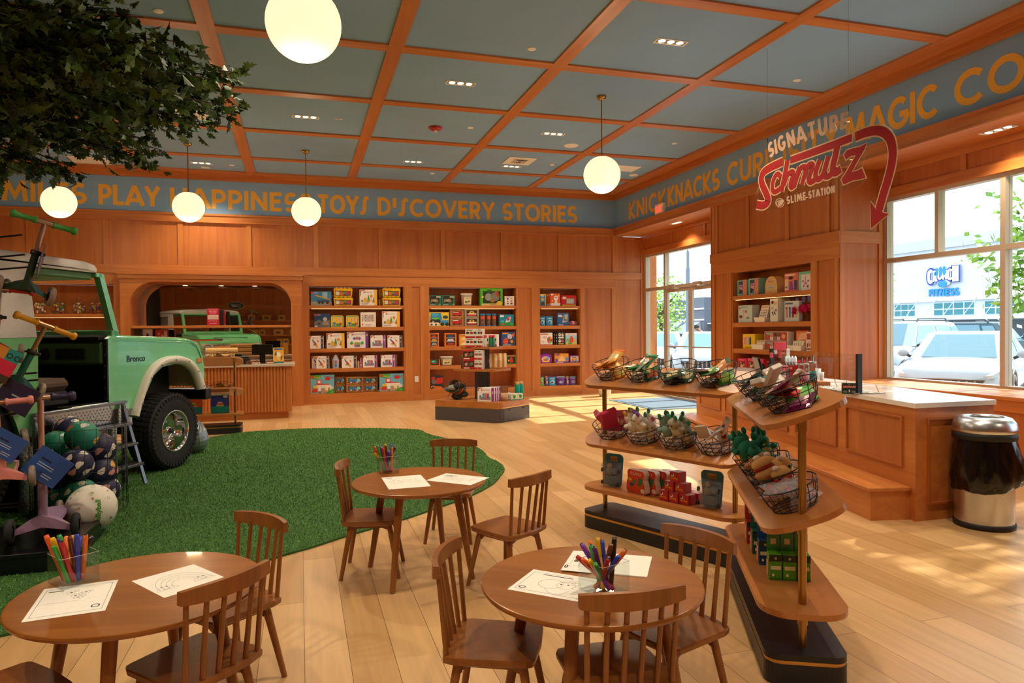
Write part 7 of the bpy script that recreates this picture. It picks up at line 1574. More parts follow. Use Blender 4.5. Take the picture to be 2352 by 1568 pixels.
def lerp_path(P, u):
    u = max(0, min(.9999, u))*(len(P)-1); i = int(u); f = u-i; return (P[i][0]*(1-f)+P[i+1][0]*f, P[i][1]*(1-f)+P[i+1][1]*f)
def bent_word(mb, wd, top, base, mt, sw, y, gap=.2):
    W_ = word_width(wd, gap); x = 0
    for c in wd:
        w, stx = GLY[c]
        for qi, pl in enumerate(stx):
            closed = pl[0] == 'c'; pts = pl[1] if closed else pl; out = []
            dense = []
            for i in range(len(pts)-1 if not closed else len(pts)):
                a, b_ = pts[i], pts[(i+1) % len(pts)]; dense += [(a[0]+(b_[0]-a[0])*k/2, a[1]+(b_[1]-a[1])*k/2) for k in range(2)]
            if not closed: dense.append(pts[-1])
            for p in dense:
                u = (x+p[0])/W_; A_ = lerp_path(base, u); B_ = lerp_path(top, u); out.append(sp(A_[0]+(B_[0]-A_[0])*p[1], A_[1]+(B_[1]-A_[1])*p[1]))
            mb.ribbon(out, sw*mpp, .0015+.0002*qi, mt, closed=closed, y=y)
        x += w+gap
mb = MB(); mb.M = Matrix.Rotation(-PI/2, 4, 'Z')
bent_word(mb, 'SIGNATURE', [(296, 455), (410, 385), (560, 312), (740, 245), (938, 202)], [(310, 568), (430, 500), (580, 440), (750, 385), (925, 325)], STAN, 22, -.0035, .32); mb.build('word_lettering', t); mb = MB(); mb.M = Matrix.Rotation(-PI/2, 4, 'Z')
bent_word(mb, 'SLIME', [(446, 882), (598, 842)], [(450, 940), (600, 905)], STAN, 11, -.0035, .3); bent_word(mb, 'STATION', [(622, 838), (830, 790)], [(626, 896), (832, 848)], STAN, 11, -.0035, .3)
ov = [(392+34*math.cos(2*PI*i/24), 930-34*math.sin(2*PI*i/24)) for i in range(24)]; mb.ribbon([sp(*p) for p in ov], 5*mpp, .0015, STAN, closed=True, y=-.0035)
bent_word(mb, 'CAMP', [(366, 918), (392, 905), (418, 908)], [(366, 958), (392, 956), (418, 944)], STAN, 7, -.0035, .25)
mb.build('small_lettering', t)
for (px, py, sx_, sy_) in ((1763, 100, 290, 440), (1946, 0, 940, 185)):
    a = sp(sx_, sy_); b = MB(); b.tube([(0, -a[0], a[1]), (0, -a[0], ZB-.002)], .0012, C('#8a8a88', .4, .6), 5); b.cyl((0, -a[0], a[1]-.01), (0, -a[0], a[1]+.04), .004, BLACKM, n=8); b.build('hanging_wire', t)
t = thing('exit_sign', 'small white exit sign with red letters on the blue frieze above the entrance', 'exit sign', (XR+.02, 12.07, 3.76), -PI/2)
b = MB(); b.box(-.16, .16, -.062, 0, -.1, .1, C('#efe6de', .4), .006); b.build('housing', t)
b = MB(); b.text('EXIT', 0, -.065, .13, emit('exit_red', '#ff3a2a', 2.2), y=-.0625, w=.26, bold=.02); b.build('lettering', t)
b = MB(); b.box(5.91, 7.32, 10.82, 12.66, .0004, .009, C('#5d6f80', .95)); tag(b.build('entrance_mat'), 'large blue grey mat on the floor before the entrance doors', 'mat')
p = at_z(1395, 911, 0); b = MB(); b.lathe([(0, 0), (.12, 0), (.15, .3), (.155, .31), (.145, .31), (.12, .02), (0, .02)], (0, 0, 0), C('#e6e4e2', .5), 28); tag(b.build('white_pot', None, (p[0], p[1]+.12, 0)), 'plain white round pot by the far corner behind the rack', 'pot')
# ================================================================ TURF
outl = [at_z(*p) for p in ((440, 1014), (540, 997), (640, 989), (720, 985.5), (800, 985), (880, 985.5), (960, 988.5), (985, 999), (1040, 1012), (1100, 1031), (1122, 1052), (1146, 1064), (1159, 1078), (1150, 1094), (1131, 1114), (1080, 1141), (1000, 1170), (920, 1197), (800, 1232), (720, 1258), (640, 1281), (560, 1310), (440, 1345), (300, 1386), (120, 1435), (0, 1464))]
outl = [(p[0], p[1]) for p in outl]+[(-2.2, 3.55), (-4.2, 3.9), (-5.6, 5.2), (-6.0, 7.2), (-5.2, 9.2), (-3.6, 10.2), (-2.4, 10.1), (-1.75, 9.7)]
outl = smooth(outl+[outl[0]], 4)[:-1]
TURF = C('#2f5a22', .9)
def turf_mat():
    mt, nt, b = _new('turf_blades'); oi = nt.nodes.new('ShaderNodeTexNoise'); tc = nt.nodes.new('ShaderNodeTexCoord'); oi.inputs['Scale'].default_value = 90; nt.links.new(tc.outputs['Object'], oi.inputs['Vector'])
    cr = nt.nodes.new('ShaderNodeValToRGB'); cr.color_ramp.elements[0].color = srgb('#3c6e28'); cr.color_ramp.elements[1].color = srgb('#76aa50'); cr.color_ramp.elements[0].position = .35; cr.color_ramp.elements[1].position = .68
    nt.links.new(oi.outputs['Fac'], cr.inputs[0]); nt.links.new(cr.outputs[0], b.inputs['Base Color']); b.inputs['Roughness'].default_value = .7
    return mt
t = thing('artificial_turf', 'green artificial turf with a wavy edge under the truck and middle table', 'turf')
b = MB(); b.prism(outl, .0004, .014, TURF); b.build('turf_backing', t)
rng = np.random.default_rng(3)
P = np.array(outl); lo_, hi_ = P.min(0), P.max(0)
def inside(q):
    x, y = q[:, 0], q[:, 1]; c = np.zeros(len(q), bool); n = len(P)
    for i in range(n):
        x1, y1 = P[i]; x2, y2 = P[i-1]
        with np.errstate(divide='ignore', invalid='ignore'): k = ((y1 > y) != (y2 > y)) & (x < (x2-x1)*(y-y1)/(y2-y1)+x1)
        c ^= k
    return c
q = rng.uniform(lo_, hi_, (340000, 2)); q = q[inside(q)]
ang_ = np.arctan2(q[:, 0], q[:, 1]); q = q[(ang_ > -.66) & (q[:, 1] < 10.6)]
N = len(q); h = rng.uniform(.007, .015, N); a = rng.uniform(0, 2*PI, N); w = .0021+.00022*q[:, 1]; ln = rng.normal(0, .007, (N, 2))
v = np.zeros((N, 3, 3)); v[:, 0, :2] = q+np.c_[np.cos(a), np.sin(a)]*w[:, None]; v[:, 1, :2] = q-np.c_[np.cos(a), np.sin(a)]*w[:, None]; v[:, 2, :2] = q+ln; v[:, :2, 2] = .0135; v[:, 2, 2] = .0135+h
me = bpy.data.meshes.new('turf_pile'); me.vertices.add(N*3); me.vertices.foreach_set('co', v.reshape(-1)); me.loops.add(N*3); me.loops.foreach_set('vertex_index', np.arange(N*3, dtype=np.int32)); me.polygons.add(N); me.polygons.foreach_set('loop_start', np.arange(0, N*3, 3, dtype=np.int32))
me.polygons.foreach_set('loop_total', np.full(N, 3, dtype=np.int32)); me.update(); me.validate(); me.materials.append(turf_mat())
o = bpy.data.objects.new('turf_pile', me); COL.objects.link(o); o.parent = t; o['kind'] = 'stuff'

# ================================================================ GREEN TRUCK
TO = Vector((-2.05, 8.30, .014)); TRZ = math.radians(63.3)
tk = thing('offroad_truck', 'vintage mint green doorless off-road truck with a white roof parked on the turf', 'truck', TO, TRZ)
MT = Matrix.Translation(TO) @ Matrix.Rotation(TRZ, 4, 'Z')
MINT = C('#76cb8c', .15, 0, .8); MINTD = C('#4f7a4c', .4); ROOF = C('#d3cdc6', .45); FLARE = C('#ece4da', .3); INT = C('#0d0d0e', .6); TAN = C('#5f4a3c', .8)
def prt(fn, name, parent=tk):
    b = MB(); fn(b); return b.build(name, parent)
archp = [(.50, .80), (.445, .92), (.36, 1.02), (.24, 1.08), (.05, 1.09), (-.12, 1.07), (-.25, .99), (-.36, .83), (-.46, .68)]
side = [(-.86, .76), (-.86, 1.37), (-.80, 1.40), (-.74, 1.385), (-.3, 1.365), (.2, 1.35), (.38, 1.335), (.48, 1.285), (.55, 1.18), (.585, 1.05), (.588, .93), (.565, .82)]+archp+[(-.62, .70), (-.83, .72)]
for s_ in (-1, 1):
    prt(lambda b: b.prism(side, s_*.84, s_*.80, MINT, 'y'), 'front_fender')
ysec = [(-.845, -.012), (-.835, .008), (-.80, .02), (-.68, .026), (-.62, .018), (-.58, .024), (-.3, .028), (0, .03), (.3, .028), (.58, .024), (.62, .018), (.68, .026), (.80, .02), (.835, .008), (.845, -.012)]
xz = [(-.80, 1.375), (-.74, 1.385), (-.3, 1.365), (.2, 1.35), (.38, 1.335), (.48, 1.285), (.55, 1.18), (.58, 1.11)]
def hood(b):
    R = [[(x-abs(y)**3*.06*(x > .3), y, z+dz*(1 if x < .45 else .5)) for y, dz in ysec] for x, z in xz]
    b.loft(R, MINT, True, False, False); b.loft([[(p[0], p[1], p[2]-.02) for p in r][::-1] for r in R], MINT, True, False, False)
prt(hood, 'hood')
g = prt(lambda b: (b.box(.52, .565, -.80, .80, .82, 1.12, FLARE, .01), b.box(.5655, .567, -.5, .5, .87, 1.08, C('#1b1b1c'))), 'grille')
for k in range(4): prt(lambda b: b.box(.5675, .58, -.5, .5, .895+.05*k, .91+.05*k, FLARE, .002), 'grille_bar', g)
for k in range(7): prt(lambda b: b.box(.5675, .582, -.46+.15*k, -.445+.15*k, .875, 1.075, FLARE, .002), 'grille_bar', g)
for s_ in (-1, 1):
    hl = prt(lambda b: (b.lathe([(.115, .566), (.118, .585), (.1, .59), (.098, .575)], (0, s_*.655, .975), CHROME, 28, ax='x')), 'headlight_ring')
    prt(lambda b: b.lathe([(.097, .575), (.08, .592), (.04, .6), (0, .602)], (0, s_*.655, .975), C('#c9d2d6', .05, .6), 24, ax='x'), 'lens', hl)
    prt(lambda b: b.box(.45, .53, s_*.84-.012 if s_ < 0 else .84, s_*.84 if s_ < 0 else .852, 1.085, 1.135, C('#d8782a', .2), .004), 'side_marker')
prt(lambda b: b.box(.62, .74, -.83, .83, .66, .79, BLACKP, .012), 'front_bumper')
# cowl, windscreen frame
def wframe(b):
    for s_ in (-1, 1): b.loft([[(x, s_*.80+dy, z) for x, dy in ((-.75+k, -.03), (-.69+k, -.03), (-.69+k, .03), (-.75+k, .03))] for z, k in ((1.36, 0), (1.96, -.195))], MINT, smooth=False)
    b.box(-.975, -.90, -.83, .83, 1.925, 1.963, MINT, .006); b.box(-.79, -.70, -.83, .83, 1.36, 1.45, MINT, .01)
prt(wframe, 'windscreen_frame')
prt(lambda b: b.loft([[(x, y, z) for y in (-.77, .77)] for x, z in ((-.735, 1.45), (-.925, 1.93))], GLASS, False, False, False), 'windscreen')
# roof
def roof(b):
    pr = [(-.84, -.035), (-.845, 0), (-.82, .035), (-.6, .065), (0, .085), (.6, .065), (.82, .035), (.845, 0), (.84, -.035)]
    R = [[(x, y*k, z+dz*kk) for y, dz in pr] for x, z, k, kk in ((-.955, 1.99, .97, .75), (-.975, 2.0, .99, .95), (-1.1, 2.02, 1, 1), (-2.0, 2.035, 1, 1), (-3.0, 2.02, 1, 1), (-3.12, 1.99, .98, .7))]
    b.loft(R, ROOF, True, True, False); b.box(-3.1, -.97, -.83, .83, 1.965, 1.984, ROOF)
prt(roof, 'hard_top')
prt(lambda b: b.box(-1.75, -.99, -.80, .80, 1.9, 1.964, MINTD, .01), 'roof_lining')
for s_ in (-1, 1):
    y0, y1 = (s_*.84, s_*.80) if s_ < 0 else (.80, .84)
    def cap(b):
        b.prism([(-1.63, 1.39), (-1.70, 1.965), (-2.02, 1.965), (-2.02, 1.39)], y0, y1, ROOF, 'y'); b.box(-3.08, -2.9, y0, y1, 1.39, 1.965, ROOF); b.box(-2.9, -2.02, y0, y1, 1.39, 1.47, ROOF); b.box(-2.9, -2.02, y0, y1, 1.9, 1.965, ROOF)
    prt(cap, 'cap_side'); 
    prt(lambda b: b.box(-2.9, -2.02, s_*.82-.003, s_*.82+.003, 1.47, 1.9, C('#8a8178', .1)), 'quarter_window')
    prt(lambda b: (b.box(-2.04, -2.02, y0-.006, y1+.006, 1.45, 1.92, CHROME)), 'window_trim')
    qp = [(-1.64, .60), (-1.62, 1.387), (-3.1, 1.387), (-3.1, .72), (-2.76, .72), (-2.68, .9), (-2.5, 1.04), (-2.3, 1.08), (-2.1, 1.04), (-1.92, .9), (-1.84, .72), (-1.80, .60)]
    prt(lambda b: b.prism(qp, y0, y1, MINT, 'y'), 'rear_quarter')
prt(lambda b: b.box(-3.12, -3.08, -.82, .82, .62, 1.387, MINT, .01), 'tailgate')
# cabin
def cabin(b):
    b.box(-3.05, -.5, -.79, .79, .60, .76, INT); b.box(-.62, -.55, -.79, .79, .76, 1.36, INT); b.box(-1.66, -.86, .78, .835, .60, 1.387, INT); b.box(-3.05, -1.66, -.79, -.775, .76, 1.38, INT); b.box(-3.05, -1.66, .775, .79, .76, 1.38, INT)
prt(cabin, 'cabin_tub')
dsh = prt(lambda b: b.box(-.88, -.62, -.79, .79, 1.13, 1.34, MINTD, .02), 'dashboard')
prt(lambda b: b.box(-.90, -.62, -.79, .79, 1.342, 1.405, INT, .02), 'dash_pad', dsh); prt(lambda b: b.lathe([(0, -.9), (.05, -.9), (.055, -.882)], (0, -.2, 1.23), INT, 18, ax='x'), 'dash_dial', dsh); prt(lambda b: b.box(-.895, -.881, -.62, -.32, 1.18, 1.28, INT, .004), 'glove_box', dsh)
sw = prt(lambda b: b.tube([(-1.02+.06*math.sin(i*PI/10), .38+.19*math.cos(i*PI/10), 1.32+.18*math.sin(i*PI/10)) for i in range(20)], .013, INT, 8, True), 'steering_wheel')
prt(lambda b: (b.cyl((-1.0, .38, 1.32), (-.86, .38, 1.25), .025, INT), b.box(-1.03, -1.0, .2, .56, 1.31, 1.33, INT)), 'steering_column', sw)
for y in (-.42, .42):
    st = prt(lambda b: b.box(-1.62, -1.12, y-.26, y+.26, .78, .92, INT, .03), 'seat_base')
    prt(lambda b: b.box(-1.62, -1.10, y-.25, y+.25, .922, 1.03, TAN, .04), 'seat_cushion', st)
    def bk_(b): b.M = Matrix.Translation((-1.58, y, 1.02)) @ Matrix.Rotation(-.2, 4, 'Y'); b.box(-.07, .06, -.25, .25, .0, .45, TAN, .05)
    prt(bk_, 'seat_back', st)
# kick strip with rivets and rocker
def strip(b):
    b.box(-.872, -.86, -.835, -.795, .78, 1.36, BLACKM)
    for k in range(6): b.cyl((-.873, -.815, .82+k*.1), (-.877, -.815, .82+k*.1), .006, STEEL, n=8)
prt(strip, 'door_seal')
prt(lambda b: b.box(-1.3, -.88, -.85, -.70, .772, .788, STEEL, .004), 'sill_plate')
DIA = C('#a9adae', .25, 1.0)
def plate(b, x0, x1, y, z0, z1):
    b.box(x0, x1, y, y+.02, z0, z1, DIA); r = 0; z = z0+.02
    while z < z1-.015:
        x = x0+.02+(.02 if r % 2 else 0); c = 0
        while x < x1-.02:
            s_ = 1 if (c+r) % 2 else -1; dx, dz = .011, .011*s_; nx, nz = -dz*.28, dx*.28
            b.add([(x-dx, y-.0006, z-dz), (x+nx, y-.0032, z+nz), (x+dx, y-.0006, z+dz), (x-nx, y-.0032, z-nz)], [(0, 1, 2, 3), (3, 2, 1, 0)], DIA); x += .04; c += 1
        z += .026; r += 1
prt(lambda b: (plate(b, -1.78, -.56, -.835, .55, .765), b.box(-1.78, -.62, -.835, -.78, .766, .772, DIA)), 'rocker_panel')
def ped(b):
    plate(b, -1.78, -.72, -.80, .0, .5495); b.box(-1.78, -.72, -.78, .78, .0, .55, INT); plate(b, -1.78, -.72, -.80, .0, .0)
prt(ped, 'pedestal_box')
prt(lambda b: (b.box(-1.8, .55, -.55, .55, .5, .60, INT), b.box(-.46, .55, -.79, -.45, .76, 1.06, INT) if False else b.box(-.44, .5, -.46, .46, .45, 1.28, INT), b.box(-2.9, -1.78, -.5, .5, .45, .6, INT)), 'chassis')
# flares
fl = [(-.545, .615), (-.46, .80), (-.36, .97), (-.25, 1.07), (-.10, 1.125), (.08, 1.135), (.24, 1.11), (.37, 1.03), (.455, .91), (.505, .80)]
for s_ in (-1, 1):
    for dx in (0, -2.34):
        def flr(b):
            P_ = smooth(fl, 3); R = []
            for i, (x, z) in enumerate(P_):
                a = Vector(P_[min(i+1, len(P_)-1)])-Vector(P_[max(i-1, 0)]); a.normalize(); nx, nz = -a[1], a[0]
                sec = ((-.04, .80), (-.045, .845), (-.02, .885), (.02, .90), (.03, .89), (.045, .843), (.04, .80))
                R.append([(x+dx-nx*k*-1, s_*yy, z-nz*k*-1) for k, yy in (sec if s_ < 0 else sec)])
            b.loft(R, FLARE, True, True, True)
            for i in range(2, len(P_)-1, 4): b.cyl((P_[i][0]+dx, s_*.90, P_[i][1]), (P_[i][0]+dx, s_*.905, P_[i][1]), .008, C('#6a645c'), n=8)
        prt(flr, 'fender_flare')
prt(lambda b: b.text('Bronco', -.50, 1.145, .062, C('#3a3a40', .2, .6), y=-.8405, w=.25, t=.003, bold=.01), 'badge')
bd = bpy.data.objects['badge']
def wheel(x, y, side_):
    w = prt(lambda b: None, 'wheel') if False else None
    b = MB(); Wd = .27; R = .393
    prof = [(.21, -.5), (.23, -.52), (.30, -.535), (.355, -.52), (.382, -.47), (R, -.38), (R, .38), (.382, .47), (.355, .52), (.30, .535), (.23, .52), (.21, .5)]
    b.lathe([(r, h_*Wd) for r, h_ in prof], (x, y, R), RUBBER, 56, ax='y')
    n = 48
    for k in range(n):
        for j, (h0, h1) in enumerate(((-.46, -.2), (-.16, .14), (.18, .46))):
            a = 2*PI*(k+.33*j)/n; b.M = Matrix.Translation((x, y, R)) @ Matrix.Rotation(a, 4, 'Y'); b.box(-.016, .016, h0*Wd, h1*Wd, R-.004, R+.008-.004*(j != 1), RUBBER, .002)
        a = 2*PI*k/n; 
        for s2 in (-1, 1): b.M = Matrix.Translation((x, y, R)) @ Matrix.Rotation(a, 4, 'Y'); b.box(-.014, .014, s2*.535*Wd-.004, s2*.535*Wd+.004, .33, .372, RUBBER, .002)
    b.M = None; wt = b.build('tire', tk)
    f = -1 if side_ < 0 else 1
    b = MB(); b.lathe([(.213, f*.13), (.218, f*.142), (.205, f*.14), (.19, f*.11), (.185, f*.0), (.165, -f*.03), (.10, -f*.02), (.06, f*.0), (.055, f*.06), (.035, f*.075), (0, f*.075)], (x, y, R), CHROME, 48, ax='y'); b.build('rim', wt)
    b = MB()
    for k in range(5): a = 2*PI*k/5; b.cyl((x+.095*math.cos(a), y-f*.02, R+.095*math.sin(a)), (x+.095*math.cos(a), y+f*.015, R+.095*math.sin(a)), .012, CHROME, n=8)
    b.build('wheel_nuts', wt)
    b = MB(); b.lathe([(.03, f*.076), (.028, f*.1), (0, f*.102)], (x, y, R), C('#26262a', .3), 18, ax='y'); b.build('hub_cap', wt)
for x in (.04, -2.30):
    for y in (-.725, .725): wheel(x, y, y)
for x in (.04, -2.30): prt(lambda b: b.cyl((x, -.6, .393), (x, .6, .393), .05, INT, n=12), 'axle')
# step ladder leaning on the sill
LADC = C('#7d8088', .3, .9)
lw = MT.inverted() @ at_z(334, 1113, .014); t = thing('step_ladder', 'wide grey metal step ladder leaning on the truck door sill', 'ladder', TO, TRZ)
yb = lw[1]; top = (-.84, .74)
for dx in (0, -.98):
    x = lw[0]+dx; x2 = -.72+dx
    b = MB(); b.loft([[(xx+a_, yy+c_, zz) for a_, c_ in ((-.018, -.01), (.018, -.01), (.018, .01), (-.018, .01))] for xx, yy, zz in ((x, yb, .016), (x2, -.865, .76))], LADC, smooth=False); b.build('rail', t)
    b = MB(); b.box(x2-.015, x2+.015, -.89, -.86, .016, .74, LADC); b.build('rear_leg', t)
b = MB(); b.box(-1.72, -.70, -.90, -.855, .761, .785, LADC, .003); b.build('top_bar', t)
for k in range(3):
    u = .25+.25*k; yy = -.865+(yb+.865)*u; zz = .76-.744*u; xx = -.72+(lw[0]+.72)*u
    b = MB(); b.box(xx-.98, xx, yy-.05, yy+.05, zz-.012, zz+.012, LADC, .003); b.build('step', t)
# crumpled silver rock
p = at_z(448, 1042, .014); r_ = random.Random(8); mb = MB(); mb.ball((0, 0, .15), .15, C('#8d9aa0', .3, .5), 22, (.9, .8, 1.25))
mb.v = [(x*(1+.12*math.sin(9*z+5*x+1)+r_.uniform(-.05, .05)), y*(1+.1*math.sin(11*x+7*z)), max(0, z*(1+.1*math.sin(8*x+6*y)+r_.uniform(-.03, .03)))) for x, y, z in mb.v]; mb.sm = [False]*len(mb.sm)
tag(mb.build('silver_rock', None, (p[0], p[1]+.08, .0365)), 'crumpled silver grey rock against the truck front wheel', 'rock')

# ================================================================ PLAY BALLS
def play_ball(p, r, kind, seed, lab):
    base, mot = {'navy': ('#1f1f4a', (('#e8e0d0', 9), ('#d89a8a', 5), ('#e0b04a', 3))), 'teal': ('#1f8a72', (('#e8e4d4', 7), ('#d8643a', 4), ('#e8b04a', 4)))}[kind]
    t = thing('play_ball', lab, 'ball', p, 0, 'patterned play balls'); q = random.Random(seed)
    b = MB(); b.ball((0, 0, 0), r, C(base, .5), 28)
    def patch(d, pts, c, k=1.004):
        d = d.normalized(); e1 = d.orthogonal().normalized(); e2 = d.cross(e1)
        vs = [((d+e1*u+e2*v_).normalized())*r*k for u, v_ in pts]; b.add([d*r*(k+.002)]+vs, [(0, i+1, (i+1) % len(vs)+1) for i in range(len(vs))], C(c, .6), True)
    dirs = []
    for c, n_ in mot:
        for _ in range(n_):
            for tr in range(20):
                d = Vector((q.gauss(0, 1), q.gauss(0, 1), q.gauss(0, 1))).normalized()
                if all(d.dot(e_) < .86 for e_ in dirs): break
            dirs.append(d); ph_ = q.uniform(0, 6.28); nl = 5
            patch(d, [((.22+.05*math.cos(nl*a+ph_))*math.cos(a)*1.2, (.17+.045*math.cos(3*a+ph_))*math.sin(a)) for a in [2*PI*i/20 for i in range(20)]], c)
    b.build('ball_skin', t)
for i, (px, py, Yv, k, w) in enumerate(((130, 1024, 6.35, 'teal', 'at the upper left of the wire cage'), (188, 1002, 6.2, 'teal', 'at the top of the wire cage'), (160, 990, 6.55, 'navy', 'peeking out behind the top teal ball'), (230, 1030, 6.3, 'navy', 'at the upper right of the wire cage'), (175, 1068, 6.0, 'navy', 'in the middle front of the wire cage'), (232, 1083, 6.25, 'navy', 'at the right of the cage, second row'), (130, 1098, 6.3, 'navy', 'at the left of the cage, lower row'), (186, 1136, 6.0, 'teal', 'low at the front of the wire cage'), (238, 1126, 6.25, 'navy', 'low at the right of the wire cage'), (130, 1152, 6.25, 'teal', 'lowest at the left of the wire cage'), (135, 1193, 5.55, 'navy', 'on the turf between scooter base and white ball'))):
    p = at_y(px, py, Yv); play_ball(p, .122 if i < 10 else .10, k, 20+i, 'patterned %s play ball %s' % (k, w))
pc_ = at_y(184, 1100, 6.22); t = thing('wire_cage', 'tall dark wire cage holding patterned play balls beside the truck', 'cage', (pc_[0], pc_[1], .0365))
b = MB(); R_ = .33
for k in range(9): z = .01+.082*k; b.tube([(R_*math.cos(2*PI*i/32), R_*math.sin(2*PI*i/32), z) for i in range(32)], .0022, BLACKM, 4, True)
for i in range(26): a = 2*PI*i/26; b.tube([(R_*math.cos(a), R_*math.sin(a), .0), (R_*math.cos(a), R_*math.sin(a), .67)], .0022, BLACKM, 4)
b.build('wire_mesh', t)
p = at_z(208, 1232, .03); p = Vector((p[0]-.03, p[1]+.15, .193)); t = thing('big_ball', 'big white printed ball lying on the turf beside the scooter base', 'ball', p)
b = MB(); b.ball((0, 0, 0), .165, C('#e9e2d6', .6), 40)
q = random.Random(5)
for i in range(70):
    d = Vector((q.gauss(0, 1), q.gauss(0, 1), q.gauss(0, 1))).normalized(); e1 = d.orthogonal().normalized(); e2 = d.cross(e1); rr_ = q.uniform(.03, .1)
    if i < 45: b.tube([((d+e1*rr_*math.cos(2*PI*k/9)*q.uniform(.7, 1.2)+e2*rr_*math.sin(2*PI*k/9)).normalized())*.1655 for k in range(9)], .0009, C('#a89c8c'), 4, True)
    else:
        vs = [((d+e1*rr_*.6*math.cos(2*PI*k/7)+e2*rr_*.6*math.sin(2*PI*k/7)).normalized())*.1662 for k in range(7)]; b.add(vs, [tuple(range(7))], C(('#e0a83a', '#3a8a6a', '#c87a2a', '#2a6a7a', '#8a9a2a')[i % 5]))
b.build('ball_skin', t)
def wrap_text(txt, c, w, lat0, size, ang0=math.radians(-62)):
    mb = MB(); vs, fs = glyphs(txt, .03); xs_ = [v_[0] for v_ in vs]; W0 = max(xs_)
    out = []
    for x, y in vs: u = (x/W0-.5)*w; v_ = (y-.36)*size; out.append((v_, u))
    R0 = .1672; d0 = Vector((.12+.30*0, -1, .1)).normalized(); e1 = Vector((1, .12, 0)).normalized(); e2 = Vector((0, .1, 1))
    pts = [((d0+e1*(-q_[0])/R0+e2*q_[1]/R0+e1*.4).normalized())*R0 for q_ in out]
    mb.add(pts, fs, c); return mb
wrap_text('ollyball', C('#3f9a2a', .5), .17, 0, .055).build('lettering', t)

# ================================================================ SCOOTERS
def scooter(M, lab, colp, grip, deck=None, metal='#b8a090', tagc=None, H=.50, deckart=None, three=True, bar=.36, tagrot=0):
    deck = deck or colp; t = thing('kick_scooter', lab, 'scooter', (0, 0, 0), 0, 'kick scooters'); t.matrix_world = M
    P_ = C(colp, .35); 
    b = MB(); b.cyl((0, 0, .12), (0, 0, H*.6), .021, P_, n=16); b.build('lower_stem', t)
    b = MB(); b.cyl((0, 0, H*.6), (0, 0, H), .014, C(metal, .3, .8), n=14); b.build('upper_stem', t)
    b = MB(); b.lathe([(.0, H*.58), (.028, H*.58), (.03, H*.6), (.028, H*.64), (0, H*.64)], (0, 0, 0), BLACKM, 16); b.box(.02, .05, -.012, .012, H*.59, H*.63, BLACKM, .003); b.build('clamp', t)
    b = MB(); b.cyl((-.05, 0, H), (.05, 0, H), .016, C(metal, .3, .8), n=14); b.build('bar_joint', t)
    for s_ in (-1, 1):
        b = MB(); b.lathe([(0, s_*.045), (.022, s_*.045), (.022, s_*.055), (.0165, s_*.06), (.0175, s_*(bar/2-.03)), (.024, s_*(bar/2-.025)), (.026, s_*(bar/2-.01)), (.018, s_*bar/2), (0, s_*bar/2)], (0, 0, H), C(grip, .45), 14, ax='x'); b.build('grip', t)
    b = MB(); wv = .115 if three else .03
    b.loft([[(x*k, y-.02, z) for x, y, z in ((-wv, -.03, .05), (-wv, .03, .05), (-.04, .06, .085), (.04, .06, .085), (wv, .03, .05), (wv, -.03, .05), (.035, -.03, .12), (-.035, -.03, .12))] for k in (1, .98)], P_, smooth=False) if False else None
    for s_ in ((-1, 1) if three else (1,)):
        b.loft([[(s_*x, y, z) for x, y, z in q_] for q_ in (((.0, -.035, .075), (.0, .05, .075), (.0, .04, .135), (.0, -.03, .135)), ((.06, -.03, .06), (.06, .04, .06), (.06, .03, .105), (.06, -.02, .105)), ((wv, -.02, .045), (wv, .02, .045), (wv, .015, .07), (wv, -.015, .07)))], P_, smooth=False)
    b.build('front_fork', t)
    for s_ in ((-1, 1) if three else (0,)):
        b = MB(); b.lathe([(.03, -.013), (.055, -.016), (.062, -.008), (.062, .008), (.055, .016), (.03, .013)], (s_*(wv+.025), 0, .062), C('#8a7a70', .4) if H < .7 else RUBBER, 24, ax='x'); b.lathe([(0, -.009), (.032, -.009), (.032, .009), (0, .009)], (s_*(wv+.025), 0, .062), C('#3a3634'), 16, ax='x'); b.build('wheel', t)
    dk = MB(); o_ = [(p[0], p[1]) for p in pill(.03, .44, .055, .04, .05, 4)]; dk.prism([(-y, x) for x, y in o_], .055, .078, C(deck, .4)); 
    if deckart: dk.box(-.042, .042, .1, .38, .0782, .079, C(deckart, .8))
    dko = dk.build('deck', t)
    b = MB(); b.lathe([(.02, -.012), (.045, -.014), (.05, 0), (.045, .014), (.02, .012)], (0, .47, .052), C('#8a7a70', .4), 20, ax='x'); b.build('wheel', t)
    if tagc:
        b = MB(); b.M = Matrix.Translation((.03, -.035, H*.52)) @ Matrix.Rotation(tagrot, 4, 'Z') @ Matrix.Rotation(.7, 4, 'Y'); b.box(-.085, .085, -.002, .002, -.075, .075, C(tagc, .5)); deco(b, [('r', .2, .62, .42, .67, '#1c1c22'), ('r', .2, .52, .5, .54, '#b8c0d8'), ('r', .2, .46, .54, .48, '#b8c0d8'), ('r', .5, .2, .8, .22, '#b8c0d8'), ('r', .5, .14, .76, .16, '#b8c0d8')], .17, .0001+.149, -.0022) if False else None
        for k, (a_, b2, c_, d_) in enumerate(((-.05, .0, .02, .028), (-.05, .03, .0, .004), (-.05, .03, -.012, -.008), (-.0, .05, -.04, -.036), (-.0, .045, -.052, -.048))): b.box(a_, b2, -.0026, -.0021, c_, d_, C('#1c1c22' if k == 0 else '#c8d0e8'))
        b.build('hang_tag', t)
    return t
def SM(px, py, Yv, yaw, roll, pitch=0): return Matrix.Translation(at_y(px, py, Yv)) @ Matrix.Rotation(math.radians(yaw), 4, 'Z') @ Matrix.Rotation(math.radians(roll), 4, 'Y') @ Matrix.Rotation(math.radians(pitch), 4, 'X')
ZP_ = .135
